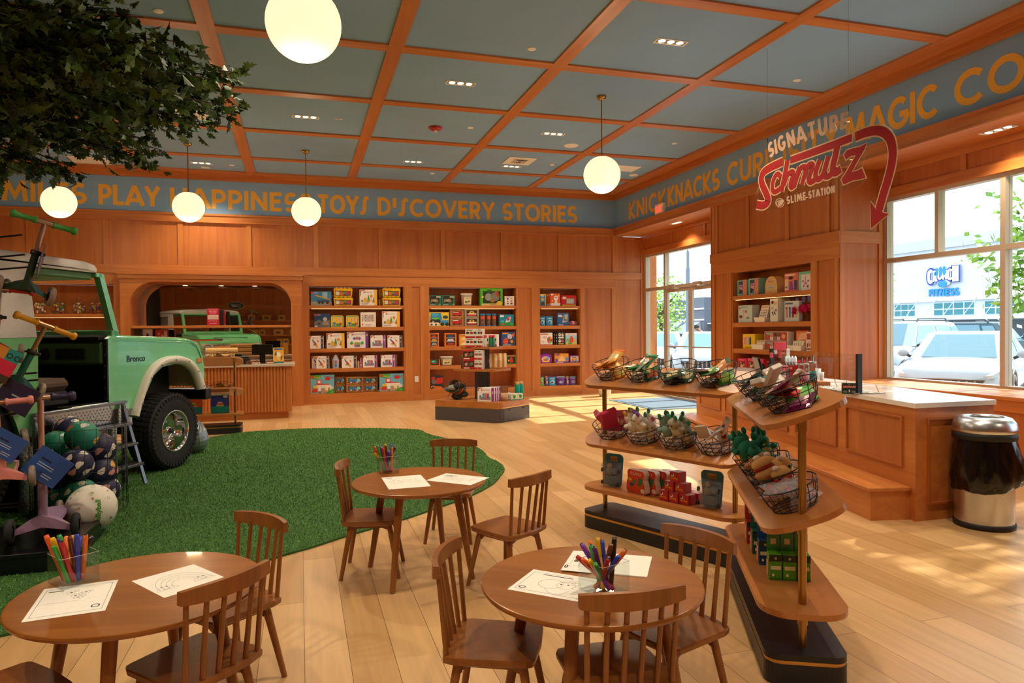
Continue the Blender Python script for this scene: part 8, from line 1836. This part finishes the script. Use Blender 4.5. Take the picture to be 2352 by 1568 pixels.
scooter(SM(50, 690, 4.95, 32, 13, 8), 'dark green scooter hanging highest on the rack, with light green grips', '#1f3a24', '#3f9a4a', '#2a3f24', deckart='#c8b898', tagc='#5a4a6a', H=.50, tagrot=1.25)
scooter(SM(22, 905, 4.95, 30, 24, 6), 'teal scooter with yellow grips hanging below the red one', '#0f5a4c', '#e0a01f', '#c8a01f', metal='#a88a6a', H=.46)
scooter(SM(-18, 830, 5.05, 20, 6, -5), 'red scooter with bright red grips at the picture edge, cut off', '#b81f3a', '#d82a3a', '#c8304a', H=.46)
scooter(SM(10, 1125, 4.75, 15, -3, 4), 'pink scooter low on the rack with a flowery deck and blue tag', '#e08a84', '#e08a84', '#e08a98', metal='#a87a68', tagc='#2f58a8', H=.52, deckart='#7a8a4a')
scooter(SM(-4, 1040, 4.9, 25, -6, 4), 'teal forked scooter with green grips at the picture edge', '#1f8a80', '#4a9a2a', '#1f6a5a', metal='#8a7a5a', H=.36)
p = at_z(92, 1248, ZP_)
t_ = scooter(Matrix.Translation((p[0], p[1]+.06, ZP_+.001)) @ Matrix.Rotation(math.radians(8), 4, 'Z') @ Matrix.Scale(1.25, 4), 'lilac scooter with navy grips standing upright on the black rack base', '#9a7a9c', '#24244a', '#a88ab0', metal='#d8b0a0', tagc='#2f58a8', H=.72, bar=.30)
# rack: base, post and prongs
bp = [at_z(157, 1262, ZP_), at_z(158, 1200, ZP_)]
t = thing('scooter_rack', 'black scooter rack with thin prongs on a low black base at the left edge', 'display rack', (0, 0, 0))
x1 = bp[0][0]; y0 = bp[0][1]; GLB = C('#0d0d10', .18)
b = MB(); b.box(x1-1.6, x1, y0, y0+.72, .0145, ZP_-.03, GLB); b.box(x1-1.6, x1, y0-.004, y0+.724, ZP_-.03, ZP_, GLB, .003); b.build('base', t)
b = MB(); pp = at_y(-22, 900, y0+.42); b.box(pp[0]-.06, pp[0], y0+.38, y0+.46, ZP_, 2.02, BLACKM); b.box(pp[0]-.9, pp[0]-.06, y0+.4, y0+.44, ZP_, 2.02, BLACKM); b.build('post_panel', t)
for (px, py) in ((56, 541), (62, 586), (74, 614), (80, 660), (90, 804), (90, 855), (93, 871), (54, 946), (54, 1003), (50, 1017), (70, 1158), (66, 1150)):
    for dy in (0,):
        e = at_y(px, py, 5.12); b = MB(); b.cyl((pp[0], y0+.42, e[2]-.02), (e[0], e[1]-.04, e[2]), .006, C('#2a211c', .35, .6), n=8); b.build('prong', t)
e = at_y(38, 912, 4.86); b = MB(); b.M = Matrix.Rotation(.55, 4, 'Y'); b.box(-.10, .10, -.002, .002, -.085, .085, C('#2c2344', .5)); b.box(-.03, .03, -.0026, -.0021, .0, .008, C('#b8b8c8')); tag(b.build('hang_card', None, e), 'dark purple card hanging askew among the scooters', 'card', 'cards hanging on the scooter rack')
e = at_y(18, 828, 4.84); b = MB(); b.M = Matrix.Rotation(.5, 4, 'Y'); b.M = b.M @ Matrix.Scale(.78, 4); b.box(-.12, .07, -.002, .002, -.11, .0, C('#d82a50', .5)); b.box(-.03, .07, -.002, .002, .0, .09, C('#1f9a98', .5)); b.box(-.12, -.03, -.002, .002, .0, .09, C('#d8903a', .5)); b.box(-.12, .07, -.002, .002, -.17, -.11, C('#4a3a2c', .5))
for x in (-.005, .05): b.tube([(x+.018*math.cos(2*PI*i/14), -.003, .04+.018*math.sin(2*PI*i/14)) for i in range(14)], .004, C('#2a2a30'), 5, True)
tag(b.build('hang_card', None, e), 'card with orange, teal and pink squares hanging among the scooters', 'card', 'cards hanging on the scooter rack')
# hanging oval sign, seen in the mirror
t = thing('oval_sign', 'oval dark sign with pale lettering hung over the scooters, seen in the mirror', 'sign', (-2.05, 4.3, 2.33), PI)
b = MB(); b.prism([(.26*math.cos(2*PI*i/32), .13*math.sin(2*PI*i/32)) for i in range(32)], -.012, .012, C('#d8d4cc'), 'y'); b.prism([(.245*math.cos(2*PI*i/32), .115*math.sin(2*PI*i/32)) for i in range(32)], -.014, -.0122, C('#1f3f48'), 'y'); b.build('sign_board', t)
b = MB(); b.text('CAMP', 0, -.05, .1, C('#d8e0dc'), y=-.0142, w=.3, bold=.02); b.build('lettering', t)
b = MB(); b.cyl((0, 0, .12), (0, 0, ZB-2.332), .004, BLACKM, n=6); b.build('hanging_rod', t)
# bookcase on the front wall, seen in the mirror
t = thing('mirror_side_shelves', 'wall shelves on the opposite wall, seen only in the mirror', 'shelves', (-.6, YF+.03, 0))
for z in (1.97, 1.3, .88):
    b = MB(); b.box(-2.4, 2.2, .0, .3, z-.05, z, CHERRY['x']); b.build('shelf', t)
for i, (x, z, w) in enumerate(((-1.5, 1.97, .3), (-.85, 1.97, .36), (-.2, 1.97, .3), (.5, 1.97, .3), (-1.35, 1.3, .26), (-1.05, 1.3, .26), (-.35, 1.3, .4), (.3, 1.3, .3), (-1.2, .88, .16), (-.3, .88, .24), (-.03, .88, .24), (.5, .88, .3))):
    b = carton('yellow_box', w, .24, .14, '#dca51f', [('r', .14, .18, .86, .82, '#a87a5a'), ('e', .5, .45, .24, .2, '#3a4a5a')]); o = b.build('yellow_box', None, (-.6+x, YF+.2, z+.001), (0, 0, PI)); tag(o, 'yellow framed toy box on the opposite wall, seen in the mirror', 'toy box', 'yellow boxes seen in the mirror')

# ================================================================ INDOOR TREE
t = thing('indoor_tree', 'big leafy oak tree spreading under the ceiling at the top left', 'tree', (-4.3, 6.2, .036))
tb_ = Vector((-4.3, 6.2, .036)); BARK = wood('tree_bark', '#1f1712', '#3a2a1e', 'z', 3, .9, 0, 2)
b = MB(); b.loft([[((.30*k+.03*math.sin(5*a+z))*math.cos(a), (.30*k+.03*math.sin(7*a+2*z))*math.sin(a), z) for a in [2*PI*i/24 for i in range(24)]] for z, k in ((0, 1.25), (.2, 1.05), (1.2, .95), (2.4, .85), (3.3, .75), (3.9, .5))], BARK); b.build('trunk', t)
tips = [(552, 168, 5.6), (540, 215, 5.8), (545, 262, 6), (505, 240, 5.6), (478, 292, 6.2), (440, 270, 6), (455, 130, 5.4), (405, 95, 5.0), (395, 292, 6.6), (372, 345, 7), (362, 380, 7.2), (335, 320, 6.6), (300, 290, 6.4), (250, 330, 7.2), (220, 300, 6.8), (170, 385, 7.6), (150, 400, 7.6), (95, 388, 7.4), (45, 395, 7.2), (8, 415, 7.4), (330, 40, 5), (260, 20, 4.8), (420, 180, 5.2), (370, 210, 5.4), (340, 150, 4.9), (280, 220, 5.4), (220, 180, 5), (180, 250, 5.6), (150, 120, 4.9), (100, 60, 4.7), (60, 180, 5.1), (20, 90, 4.8), (110, 300, 6.2), (60, 330, 6.4), (10, 300, 6), (200, 60, 4.6), (130, 20, 4.5), (310, 90, 4.8), (240, 120, 4.8), (40, 250, 5.6), (180, 340, 7), (480, 180, 5.4), (510, 200, 5.9), (430, 230, 5.7), (380, 130, 5), (30, 20, 4.6), (90, 230, 5.3), (300, 260, 5.8), (250, 260, 5.7), (140, 200, 5.2), (70, 120, 4.9)]
r_ = random.Random(12); br_ = MB(); lf = MB()
GREENS = [C(h_, .55) for h_ in ('#294619', '#34541f', '#22391a', '#426024', '#1a3118', '#4c652c')]
leaf0 = [(0, 0), (.10, .03), (.16, .12), (.27, .05), (.33, .16), (.30, .22), (.42, .14), (.55, .2), (.60, .07), (.74, .13), (.80, .05), (1, 0)]
leafp = [(u, v_) for u, v_ in leaf0]+[(u, -v_) for u, v_ in leaf0[-2:0:-1]]
def leaf(p, d, L):
    d = d.normalized(); s_ = d.cross(Vector((r_.uniform(-1, 1), r_.uniform(-1, 1), r_.uniform(-.3, 1.6)))).normalized(); n_ = d.cross(s_); cv = r_.uniform(.1, .35)
    vs = [p+d*(u*L)+s_*(v_*L*1.5)-n_*(cv*L*(u*u))+n_*abs(v_)*L*.5 for u, v_ in leafp]; k = len(leafp); h_ = len(leaf0)
    fs = [(0, 1, k-1)]+[(i, i+1, k-i-1, k-i) for i in range(1, h_-2)]+[(h_-2, h_-1, h_)]
    lf.add([v_-tb_ for v_ in vs], fs, GREENS[r_.randrange(6)], True)
root = Vector((-4.3, 6.2, 3.1))
for (px, py, Yv) in tips+[(px+r_.uniform(-45, 20), py+r_.uniform(-40, 18), Yv+r_.uniform(-.5, .9)) for px, py, Yv in tips]*2:
    tip = at_y(px, py, Yv); tip[2] = min(tip[2], 4.32); L = (tip-root).length; mid = (root+tip)/2+Vector((0, 0, .35)); mid[2] = min(mid[2], 4.3)
    pts = [root*(1-s_)**2+mid*2*s_*(1-s_)+tip*s_*s_ for s_ in [i/9 for i in range(10)]]
    br_.tube([q_-tb_ for q_ in pts], .01, BARK, 5, rr=[.028*(1-i/9)+.004 for i in range(10)])
    n_ = int(16+L*9)
    for i in range(n_):
        s_ = 1-.62*(i/n_)**1.2; q_ = root*(1-s_)**2+mid*2*s_*(1-s_)+tip*s_*s_; d = (tip-mid).normalized()
        rad_ = .04+.2*(1-s_); off = Vector((r_.gauss(0, 1), r_.gauss(0, 1), r_.gauss(-.25, .8)))*rad_; pq = q_+off
        if pq[2] > 4.37: pq[2] = 4.3
        leaf(pq, d*.6+Vector((r_.gauss(0, .6), r_.gauss(0, .6), r_.gauss(-.45, .4))), r_.uniform(.085, .15))
br_.build('branches', t); lf.build('foliage', t)
# ================================================================ OUTSIDE
GZ = -.12
b = MB(); b.box(XW+.31, 12.0-2.6, -30, 120, GZ-.2, GZ+.08, C('#b9b4ac', .8)); b.box(9.4, 120, -60, 160, GZ-.3, GZ, C('#8b8b8d', .9)); struct(b, 'ground')
b = MB(); b.box(7.64, 7.84, 14.2, 14.45, GZ, 4.2, CHERRY['z']); struct(b, 'trim_8')
BX, K = 50.0, 50/38
by = lambda y: y*K
bz = lambda z: EYE+(z-EYE)*K
FAC = C('#d6dbe2', .8); FACG = C('#6d7480', .8); TEALG = C('#2f7f8c', .15); DARKG = C('#3b5560', .15)
bl = thing('fitness_building', 'long pale storefront building with blue lettering across the car park', 'building', (BX, 0, GZ))
def bp_(fn, nm, par=None): b = MB(); b.M = Matrix.Translation((-BX, 0, -GZ)); fn(b); return b.build(nm, par or bl)
bp_(lambda b: (b.box(BX, BX+8, 5, by(57), GZ, bz(6.6), FAC), b.box(BX-.3, BX+8, 5, by(57), bz(6.2), bz(6.85), C('#c3cbd4', .8)), b.box(BX-.12, BX, 5, by(57), bz(5.75), bz(5.8), FAC)), 'wall')
bp_(lambda b: b.box(BX-.25, BX, 5, by(57), bz(2.95), bz(3.2), C('#e4e6ea', .8)), 'cornice_band')
bp_(lambda b: b.box(BX-1.6, BX, 5, by(57), bz(1.80), bz(1.92), C('#e4e8ec', .7)), 'canopy')
for k in range(9):
    y0 = 24.2+k*3.35-.0; y1 = y0+2.75
    if k == 3: y0, y1 = 34.1+.9, 37.2
    f = bp_(lambda b: b.box(BX-.06, BX, by(y0), by(y1), bz(2.06), bz(2.86), C('#eef2f4')), 'window_frame')
    def pn(b):
        n_ = 4; 
        for i in range(n_):
            for j in range(2): a_ = by(y0)+(by(y1)-by(y0))*(i+.06)/n_; c_ = by(y0)+(by(y1)-by(y0))*(i+.94)/n_; h_ = bz(2.86)-bz(2.06); b.box(BX-.08, BX-.061, a_, c_, bz(2.06)+h_*(j*.5+.04), bz(2.06)+h_*(j*.5+.46), TEALG)
    bp_(pn, 'pane', f)
    bp_(lambda b: (b.box(BX-.05, BX, by(y0), (by(y0)+by(y1))/2-.06, GZ+.4, bz(1.75), DARKG), b.box(BX-.05, BX, (by(y0)+by(y1))/2+.06, by(y1), GZ+.4, bz(1.75), DARKG)), 'shop_window')
for k in range(22):
    y = by(24)+k*1.75; bp_(lambda b: b.cyl((BX-1.5, y+.2, bz(1.93)), (BX-.26, y, bz(3.08)), .035, C('#c8d0d8', .4, .5), n=6), 'stay_rod')
BLU = C('#1f8fe0', .5); DBL = C('#2348b0', .5); sgn = lambda nm: None
def face(b): b.M = Matrix.Translation((-BX, 0, -GZ)) @ Matrix.Translation((BX-.1, 0, 0)) @ Matrix.Rotation(-PI/2, 4, 'Z')
b = MB(); face(b); word(b, 'FITNESS', -by(33.92), -by(31.88), bz(3.28), bz(3.72), BLU, .24, .08, .16); b.build('blue_lettering', bl)
cy = -by(32.87); w2 = by(33.92)-by(31.82); z0, z1 = bz(3.85), bz(5.15)
def U(u, v): return (cy+u*w2/2, z0+v*(z1-z0))
b = MB(); face(b); b.prism([U(*q_) for q_ in ((-1.08, .22), (-1.0, .1), (-.8, .1), (-.42, .24), (-.3, .06), (.05, -.02), (.35, .08), (.45, .26), (.85, .18), (1.06, .18), (1.08, .95), (1.0, 1.02), (.3, .84), (-.3, .78), (-1.0, .82), (-1.08, .76))], -.1, 0, C('#f4f6f8')); b.build('logo_backing', bl) if False else None
mb = MB(); face(mb); mb.prism([U(*q_) for q_ in ((-1.08, .22), (-1.0, .1), (-.8, .1), (-.42, .24), (-.3, .06), (.05, -.02), (.35, .08), (.45, .26), (.85, .18), (1.06, .18), (1.08, .95), (1.0, 1.02), (.3, .84), (-.3, .78), (-1.0, .82), (-1.08, .76))], -.1, 0, C('#f6f8fa'), 'y')
mb.prism([U(*q_) for q_ in ((-1.0, .16), (-.35, .36), (.0, .3), (.4, .38), (1.0, .22), (.7, .22), (.4, .3), (-.4, .3), (-.9, .14))], -.12, -.1001, DBL, 'y')
lx = [-1.0, -.66, -.34, -.02, .3, .66]
for i, c in enumerate('CRUNCH'):
    u0 = lx[i]; ht = (.66, .52, .44, .44, .52, .72)[i]; vb = (.18, .26, .33, .33, .28, .2)[i]; a_, b2 = U(u0, vb), U(u0+.28, vb+ht)
    q_ = MB(); q_.M = mb.M; word(q_, c, a_[0]-.05, b2[0]+.05, a_[1]-.06, b2[1]+.06, DBL, .34, .03, y=-.1); word(q_, c, a_[0], b2[0], a_[1], b2[1], C('#ffffff'), .2, .07, y=-.1)
    o_ = len(mb.v); mb.v += q_.v; mi_ = [mb.mat(x_) for x_ in q_.mats]; mb.f += [tuple(k+o_ for k in f_) for f_ in q_.f]; mb.mi += [mi_[k] for k in q_.mi]; mb.sm += q_.sm
for cu, cv, ru, rv in ((-.02, .12, .3, .17), (-.38, .7, .09, .2), (-.14, .72, .1, .24), (.1, .74, .11, .22), (-.5, .62, .08, .1)):
    p_ = U(cu, cv); mb.prism([(p_[0]+ru*w2/2*math.cos(2*PI*i/20), p_[1]+rv*(z1-z0)*math.sin(2*PI*i/20)) for i in range(20)], -.2, -.171, BLU, 'y')
mb.build('logo_panel', bl)
b = MB(); b.box(BX-2, BX+8, by(57)+.05, 92, GZ, bz(4.35), FACG); b.box(BX-2.2, BX-2, by(57)+.05, 92, bz(3.2), bz(3.35), C('#eceef2')); b.box(BX-2.2, BX-2, by(57)+.05, 92, bz(2.15), bz(2.3), C('#eceef2'))
g = tag(b.build('grey_building'), 'low dark grey shop building with sloping awnings beyond the entrance doors', 'building')
for k in range(4):
    a_ = MB(); y = by(57.6)+k*4; a_.prism([(BX-2.01, 2.3), (BX-4.2, .9), (BX-4.2, .7), (BX-2.01, .7)], y, y+3.2, C('#aeb4bd', .8), 'y'); a_.build('awning', g)
b = MB(); b.box(BX-1, BX+8, 92.1, 150, GZ, 7.4, C('#e2e4e8', .8)); 
g = tag(b.build('white_building'), 'pale building farthest away, left of the grey shop beyond the entrance', 'building')
for k in range(3):
    a_ = MB(); a_.prism([(BX-1.01, 3.0), (BX-3.4, 1.6), (BX-3.4, 1.4), (BX-1.01, 1.4)], 94+k*8, 99+k*8, C('#9aa0aa', .8), 'y'); a_.build('awning', g)
    a_ = MB(); a_.box(BX-1.06, BX-1.01, 95+k*8, 97.5+k*8, 4.2, 6.2, DARKG); a_.build('window_pane', g)
p = Vector((13.45, 22.06, GZ)); t = thing('lamp_post', 'grey street lamp post standing outside the entrance doors', 'lamp post', p); b = MB(); b.lathe([(.17, 0), (.17, .6), (.13, .66), (.12, .9), (.15, .94), (.095, 1.0), (.085, 3.7), (.06, 3.75), (.06, 4.3), (.02, 4.4), (0, 4.42)], (0, 0, 0), C('#6d7888', .5), 18); b.build('post', t)
# cars
CWH = C('#a7b0ba', .15, 0, .6); CGL = C('#6f93a4', .06); CDK = C('#23282c', .3)
def car(x, y, hd, lab, col=CWH, suv=False, rails=False, name='parked_car'):
    t = thing(name, lab, 'car', (x, y, GZ), math.radians(hd), 'parked cars')
    zr, zb_, fr_, rr_, br2 = (1.68, 1.06, .45, -1.85, -2.25) if suv else (1.44, .93, .25, -1.0, -1.85)
    sta = [(2.36, .55, .34, .60), (2.28, .76, .26, .70), (2.05, .88, .2, .80 if not suv else .95), (1.5, .92, .2, .88 if not suv else 1.02), (.95, .93, .2, zb_), (-1.5, .93, .2, zb_+.03), (-2.1, .9, .24, zb_+.03), (-2.34, .80, .34, zb_-.05)]
    b = MB(); b.loft([[(px_, w_*a, z_) for a, z_ in ((-1, (zl*2+zh)/3), (-1, zl*.45+zh*.55), (-.95, zh-.07), (-.82, zh), (-.4, zh+.015), (0, zh+.02), (.4, zh+.015), (.82, zh), (.95, zh-.07), (1, zl*.45+zh*.55), (1, (zl*2+zh)/3), (.9, zl), (-.9, zl))] for px_, w_, zl, zh in sta], col); b.build('body', t)
    def ring(z, xf, xr, w_): return [(xf, -w_*.75, z), (xf-.12, -w_, z), (xr+.1, -w_, z), (xr, -w_*.75, z), (xr, w_*.75, z), (xr+.1, w_, z), (xf-.12, w_, z), (xf, w_*.75, z)]
    r0, r1 = ring(zb_-.02, 1.02, br2, .84), ring(zr-.05, fr_, rr_, .66); r2 = ring(zr, fr_-.22, rr_+.18, .52)
    b = MB(); b.loft([r0, r1, r2], col, False); b.build('cabin', t)
    def inset(i, j, nm, a0, a1, v0=.1, v1=.9):
        A0, B0, A1, B1 = Vector(r0[i]), Vector(r0[j]), Vector(r1[i]), Vector(r1[j]); q_ = []
        for u, v_ in ((a0, v0), (a1, v0), (a1, v1), (a0, v1)): q_.append((A0.lerp(B0, u)).lerp(A1.lerp(B1, u), v_))
        n_ = (q_[1]-q_[0]).cross(q_[3]-q_[0]).normalized(); c_ = sum(q_, Vector())/4
        if n_.dot(c_-Vector((-.4, 0, 1))) < 0: n_ = -n_
        b = MB(); b.add([k+n_*.006 for k in q_], [(0, 1, 2, 3)], CGL); b.build(nm, t)
    inset(0, 7, 'windscreen', .0, 1.0, .06, .96); inset(3, 4, 'rear_window', .05, .95)
    for i, j in ((1, 2), (6, 5)):
        inset(i, j, 'side_window', .04, .42); inset(i, j, 'side_window', .46, .80)
        if suv: inset(i, j, 'side_window', .83, .98, .3, .85)
    for s_ in (-1, 1):
        b = MB(); b.loft([[(px_, s_*y_, z_) for y_, z_ in q_] for px_, q_ in ((2.30, ((.50, .60), (.72, .63), (.72, .69), (.50, .66))), (1.95, ((.80, .68), (.885, .70), (.885, .80), (.80, .79))))], C('#c9cfd4', .1), False); b.build('headlight', t)
        b = MB(); b.ball((.72, s_*1.0, zb_+.08), .11, col, 12, (.7, 1, .75)); b.cyl((.72, s_*.85, zb_), (.72, s_*.95, zb_+.05), .03, CDK, n=8); b.build('wing_mirror', t)
        for x_ in (1.4, -1.4):
            b = MB(); b.lathe([(0, s_*.80), (.34, s_*.80), (.345, s_*.9), (.32, s_*.95), (.22, s_*.95), (.2, s_*.92)], (x_, 0, .34), C('#2a2a2c', .8), 28, ax='y'); b.lathe([(.21, s_*.925), (.05, s_*.945), (0, s_*.945)], (x_, 0, .34), STEEL, 10, ax='y', smooth=False); b.build('wheel', t)
            b = MB(); b.tube([(x_+.40*math.cos(a), s_*.925, .34+.40*math.sin(a)) for a in [PI*i/12 for i in range(13)]], .03, CDK, 6); b.build('wheel_arch', t)
        if rails: b = MB(); b.tube([(.1, s_*.55, zr-.02), (.0, s_*.55, zr+.07), (-1.5, s_*.55, zr+.08), (-1.6, s_*.55, zr)], .025, C('#5a6068', .4), 6); b.build('roof_rail', t)
    b = MB(); b.prism([(-.5, .40), (.5, .40), (.62, .60), (-.62, .60)], 2.30, 2.372, CDK, 'x')
    for k in range(9): b.box(2.3725, 2.376, -.5+.12*k, -.47+.12*k, .42, .58, C('#8a9096', .3))
    b.build('grille', t)
HD = 180+31
car(13.0, 10.75, HD, 'white saloon car facing the big window, nearest the glass')
car(15.2, 14.6, 180+18, 'white sports utility car left of the saloon, seen through the big window', suv=True, rails=True)
car(22.6, 19.6, 90+20, 'dark sports utility car side on behind the saloon', C('#2c4a56', .1), True, True)
car(29.5, 20.5, 90+20, 'dark blue car far behind the saloon roof', C('#34405a', .15), True)
car(14.5, 5.7, HD, 'white car at the right picture edge beyond the mullion')
car(11.9, 21.4, 180+62, 'silver car with an upright grille outside the entrance sidelight', C('#c4ccd6', .15, .2, .5))
car(12.35, 19.3, 180+56, 'white car facing the entrance doors, right of the lamp post')
# passer-by behind the cars
t = thing('person', 'man in a white shirt walking behind the cars outside the entrance', 'person', (14.6, 22.75, GZ), math.radians(150))
SKIN = C('#8a5a40', .6)
def skin(nm, V, E_, Rr, mt, par):
    me = bpy.data.meshes.new(nm); me.from_pydata(V, E_, []); me.materials.append(mt); o = bpy.data.objects.new(nm, me); COL.objects.link(o); o.parent = par
    md = o.modifiers.new('skin', 'SKIN'); md.use_smooth_shade = True
    for i, r in enumerate(Rr): me.skin_vertices[0].data[i].radius = (r, r); me.skin_vertices[0].data[i].use_root = i == 0
    o.modifiers.new('sub', 'SUBSURF').levels = 1; o.modifiers['sub'].render_levels = 2; return o
V = [(0, 0, .95), (.07, 0, 1.17), (.17, 0, 1.38), (.23, 0, 1.46), (.3, 0, 1.53), (.35, 0, 1.6), (.17, .19, 1.35), (.25, .25, 1.09), (.42, .22, .97), (.17, -.19, 1.35), (.2, -.26, 1.08), (.33, -.26, .9), (.08, .1, .9), (.22, .1, .5), (.08, .1, .06), (.2, .1, .04), (-.06, -.1, .9), (-.12, -.1, .5), (-.3, -.1, .1), (-.2, -.1, .05)]
E_ = [(0, 1), (1, 2), (2, 3), (3, 4), (4, 5), (2, 6), (6, 7), (7, 8), (2, 9), (9, 10), (10, 11), (0, 12), (12, 13), (13, 14), (14, 15), (0, 16), (16, 17), (17, 18), (18, 19)]
skin('body', V, E_, [.12, .13, .12, .055, .085, .08, .06, .042, .035, .06, .042, .035, .09, .06, .04, .035, .09, .06, .04, .035], SKIN, t)
skin('shirt', V[:3]+[V[6], V[7], V[9], V[10]], [(0, 1), (1, 2), (2, 3), (3, 4), (2, 5), (5, 6)], [.15, .16, .15, .085, .06, .085, .06], C('#f2f2f2', .8), t)
skin('trousers', [V[0], V[12], V[13], V[14], V[16], V[17], V[18]], [(0, 1), (1, 2), (2, 3), (0, 4), (4, 5), (5, 6)], [.145, .105, .08, .06, .105, .08, .06], C('#3a3f4a', .8), t)
b = MB(); b.ball((.325, 0, 1.6), .1, C('#2a2422', .9), 16, (1.1, .88, .85)); b.build('hair', t)
b = MB(); b.loft([[(x_, y_, z_) for y_ in (-.05, 0, .05)] for x_, z_ in ((.405, 1.56), (.425, 1.53), (.41, 1.48), (.37, 1.46))], C('#e4e8ee'), True, False, False); b.ball((.42, .0, 1.575), .018, SKIN, 8); b.build('face_mask', t)
# street trees
LG = [C(h_, .6) for h_ in ('#7fae3c', '#9cc84e', '#669a36')]
def street_tree(x, y, zc, rx, ry, rz_, n_, L, lab, seed, extra=()):
    t = thing('street_tree', lab, 'tree', (x, y, GZ), 0, 'street trees'); r_ = random.Random(seed)
    b = MB(); b.cyl((0, 0, 0), (0, 0, zc-GZ), .11, C('#5c4a3c', .9), .05, n=10)
    for k in range(9): a = k*.7; b.cyl((0, 0, zc-rz_*.7-GZ+k*.08), (rx*.7*math.cos(a), ry*.7*math.sin(a), zc-GZ+r_.uniform(-.3, .5)*rz_), .04, C('#5c4a3c', .9), .012, n=6)
    b.build('trunk', t); lf = MB()
    pts = []
    for _ in range(n_):
        while True:
            d = Vector((r_.uniform(-1, 1), r_.uniform(-1, 1), r_.uniform(-1, 1)))
            if .25 < d.length < 1: break
        pts.append((d[0]*rx, d[1]*ry, zc-GZ+d[2]*rz_))
    for ex, ey, ez, er, m_ in extra: pts += [(ex-x+r_.gauss(0, er), ey-y+r_.gauss(0, er), ez-GZ+r_.gauss(0, er)) for _ in range(m_)]
    for p_ in pts:
        p_ = Vector(p_); d = Vector((r_.gauss(0, 1), r_.gauss(0, 1), r_.gauss(-.3, .6))).normalized()*L*r_.uniform(.7, 1.2); s_ = d.orthogonal().normalized()*L*.3
        lf.add([p_, p_+d*.5+s_, p_+d, p_+d*.5-s_], [(0, 1, 2, 3)], LG[r_.randrange(3)])
    lf.build('foliage', t)
street_tree(11.6, 3.9, 4.9, 2.6, 2.9, 2.4, 15000, .15, 'leafy street tree beyond the right part of the big window', 3, ((10.3, 7.75, 2.2, .2, 220), (10.4, 7.6, 2.9, .2, 200), (10.2, 8.2, 2.55, .12, 50), (10.3, 7.9, 3.4, .12, 30), (10.3, 7.7, 1.75, .12, 80)))  # unseen crown shaped to block the sun; only the extra sprigs show
street_tree(24.3, 24.6, 3.4, .8, .8, 1.7, 1500, .16, 'small street tree at the left edge of the big window', 4)
street_tree(14.1, 25.2, 2.4, 1.15, 1.15, 1.35, 1500, .16, 'small green street tree seen through the entrance sidelight', 5)
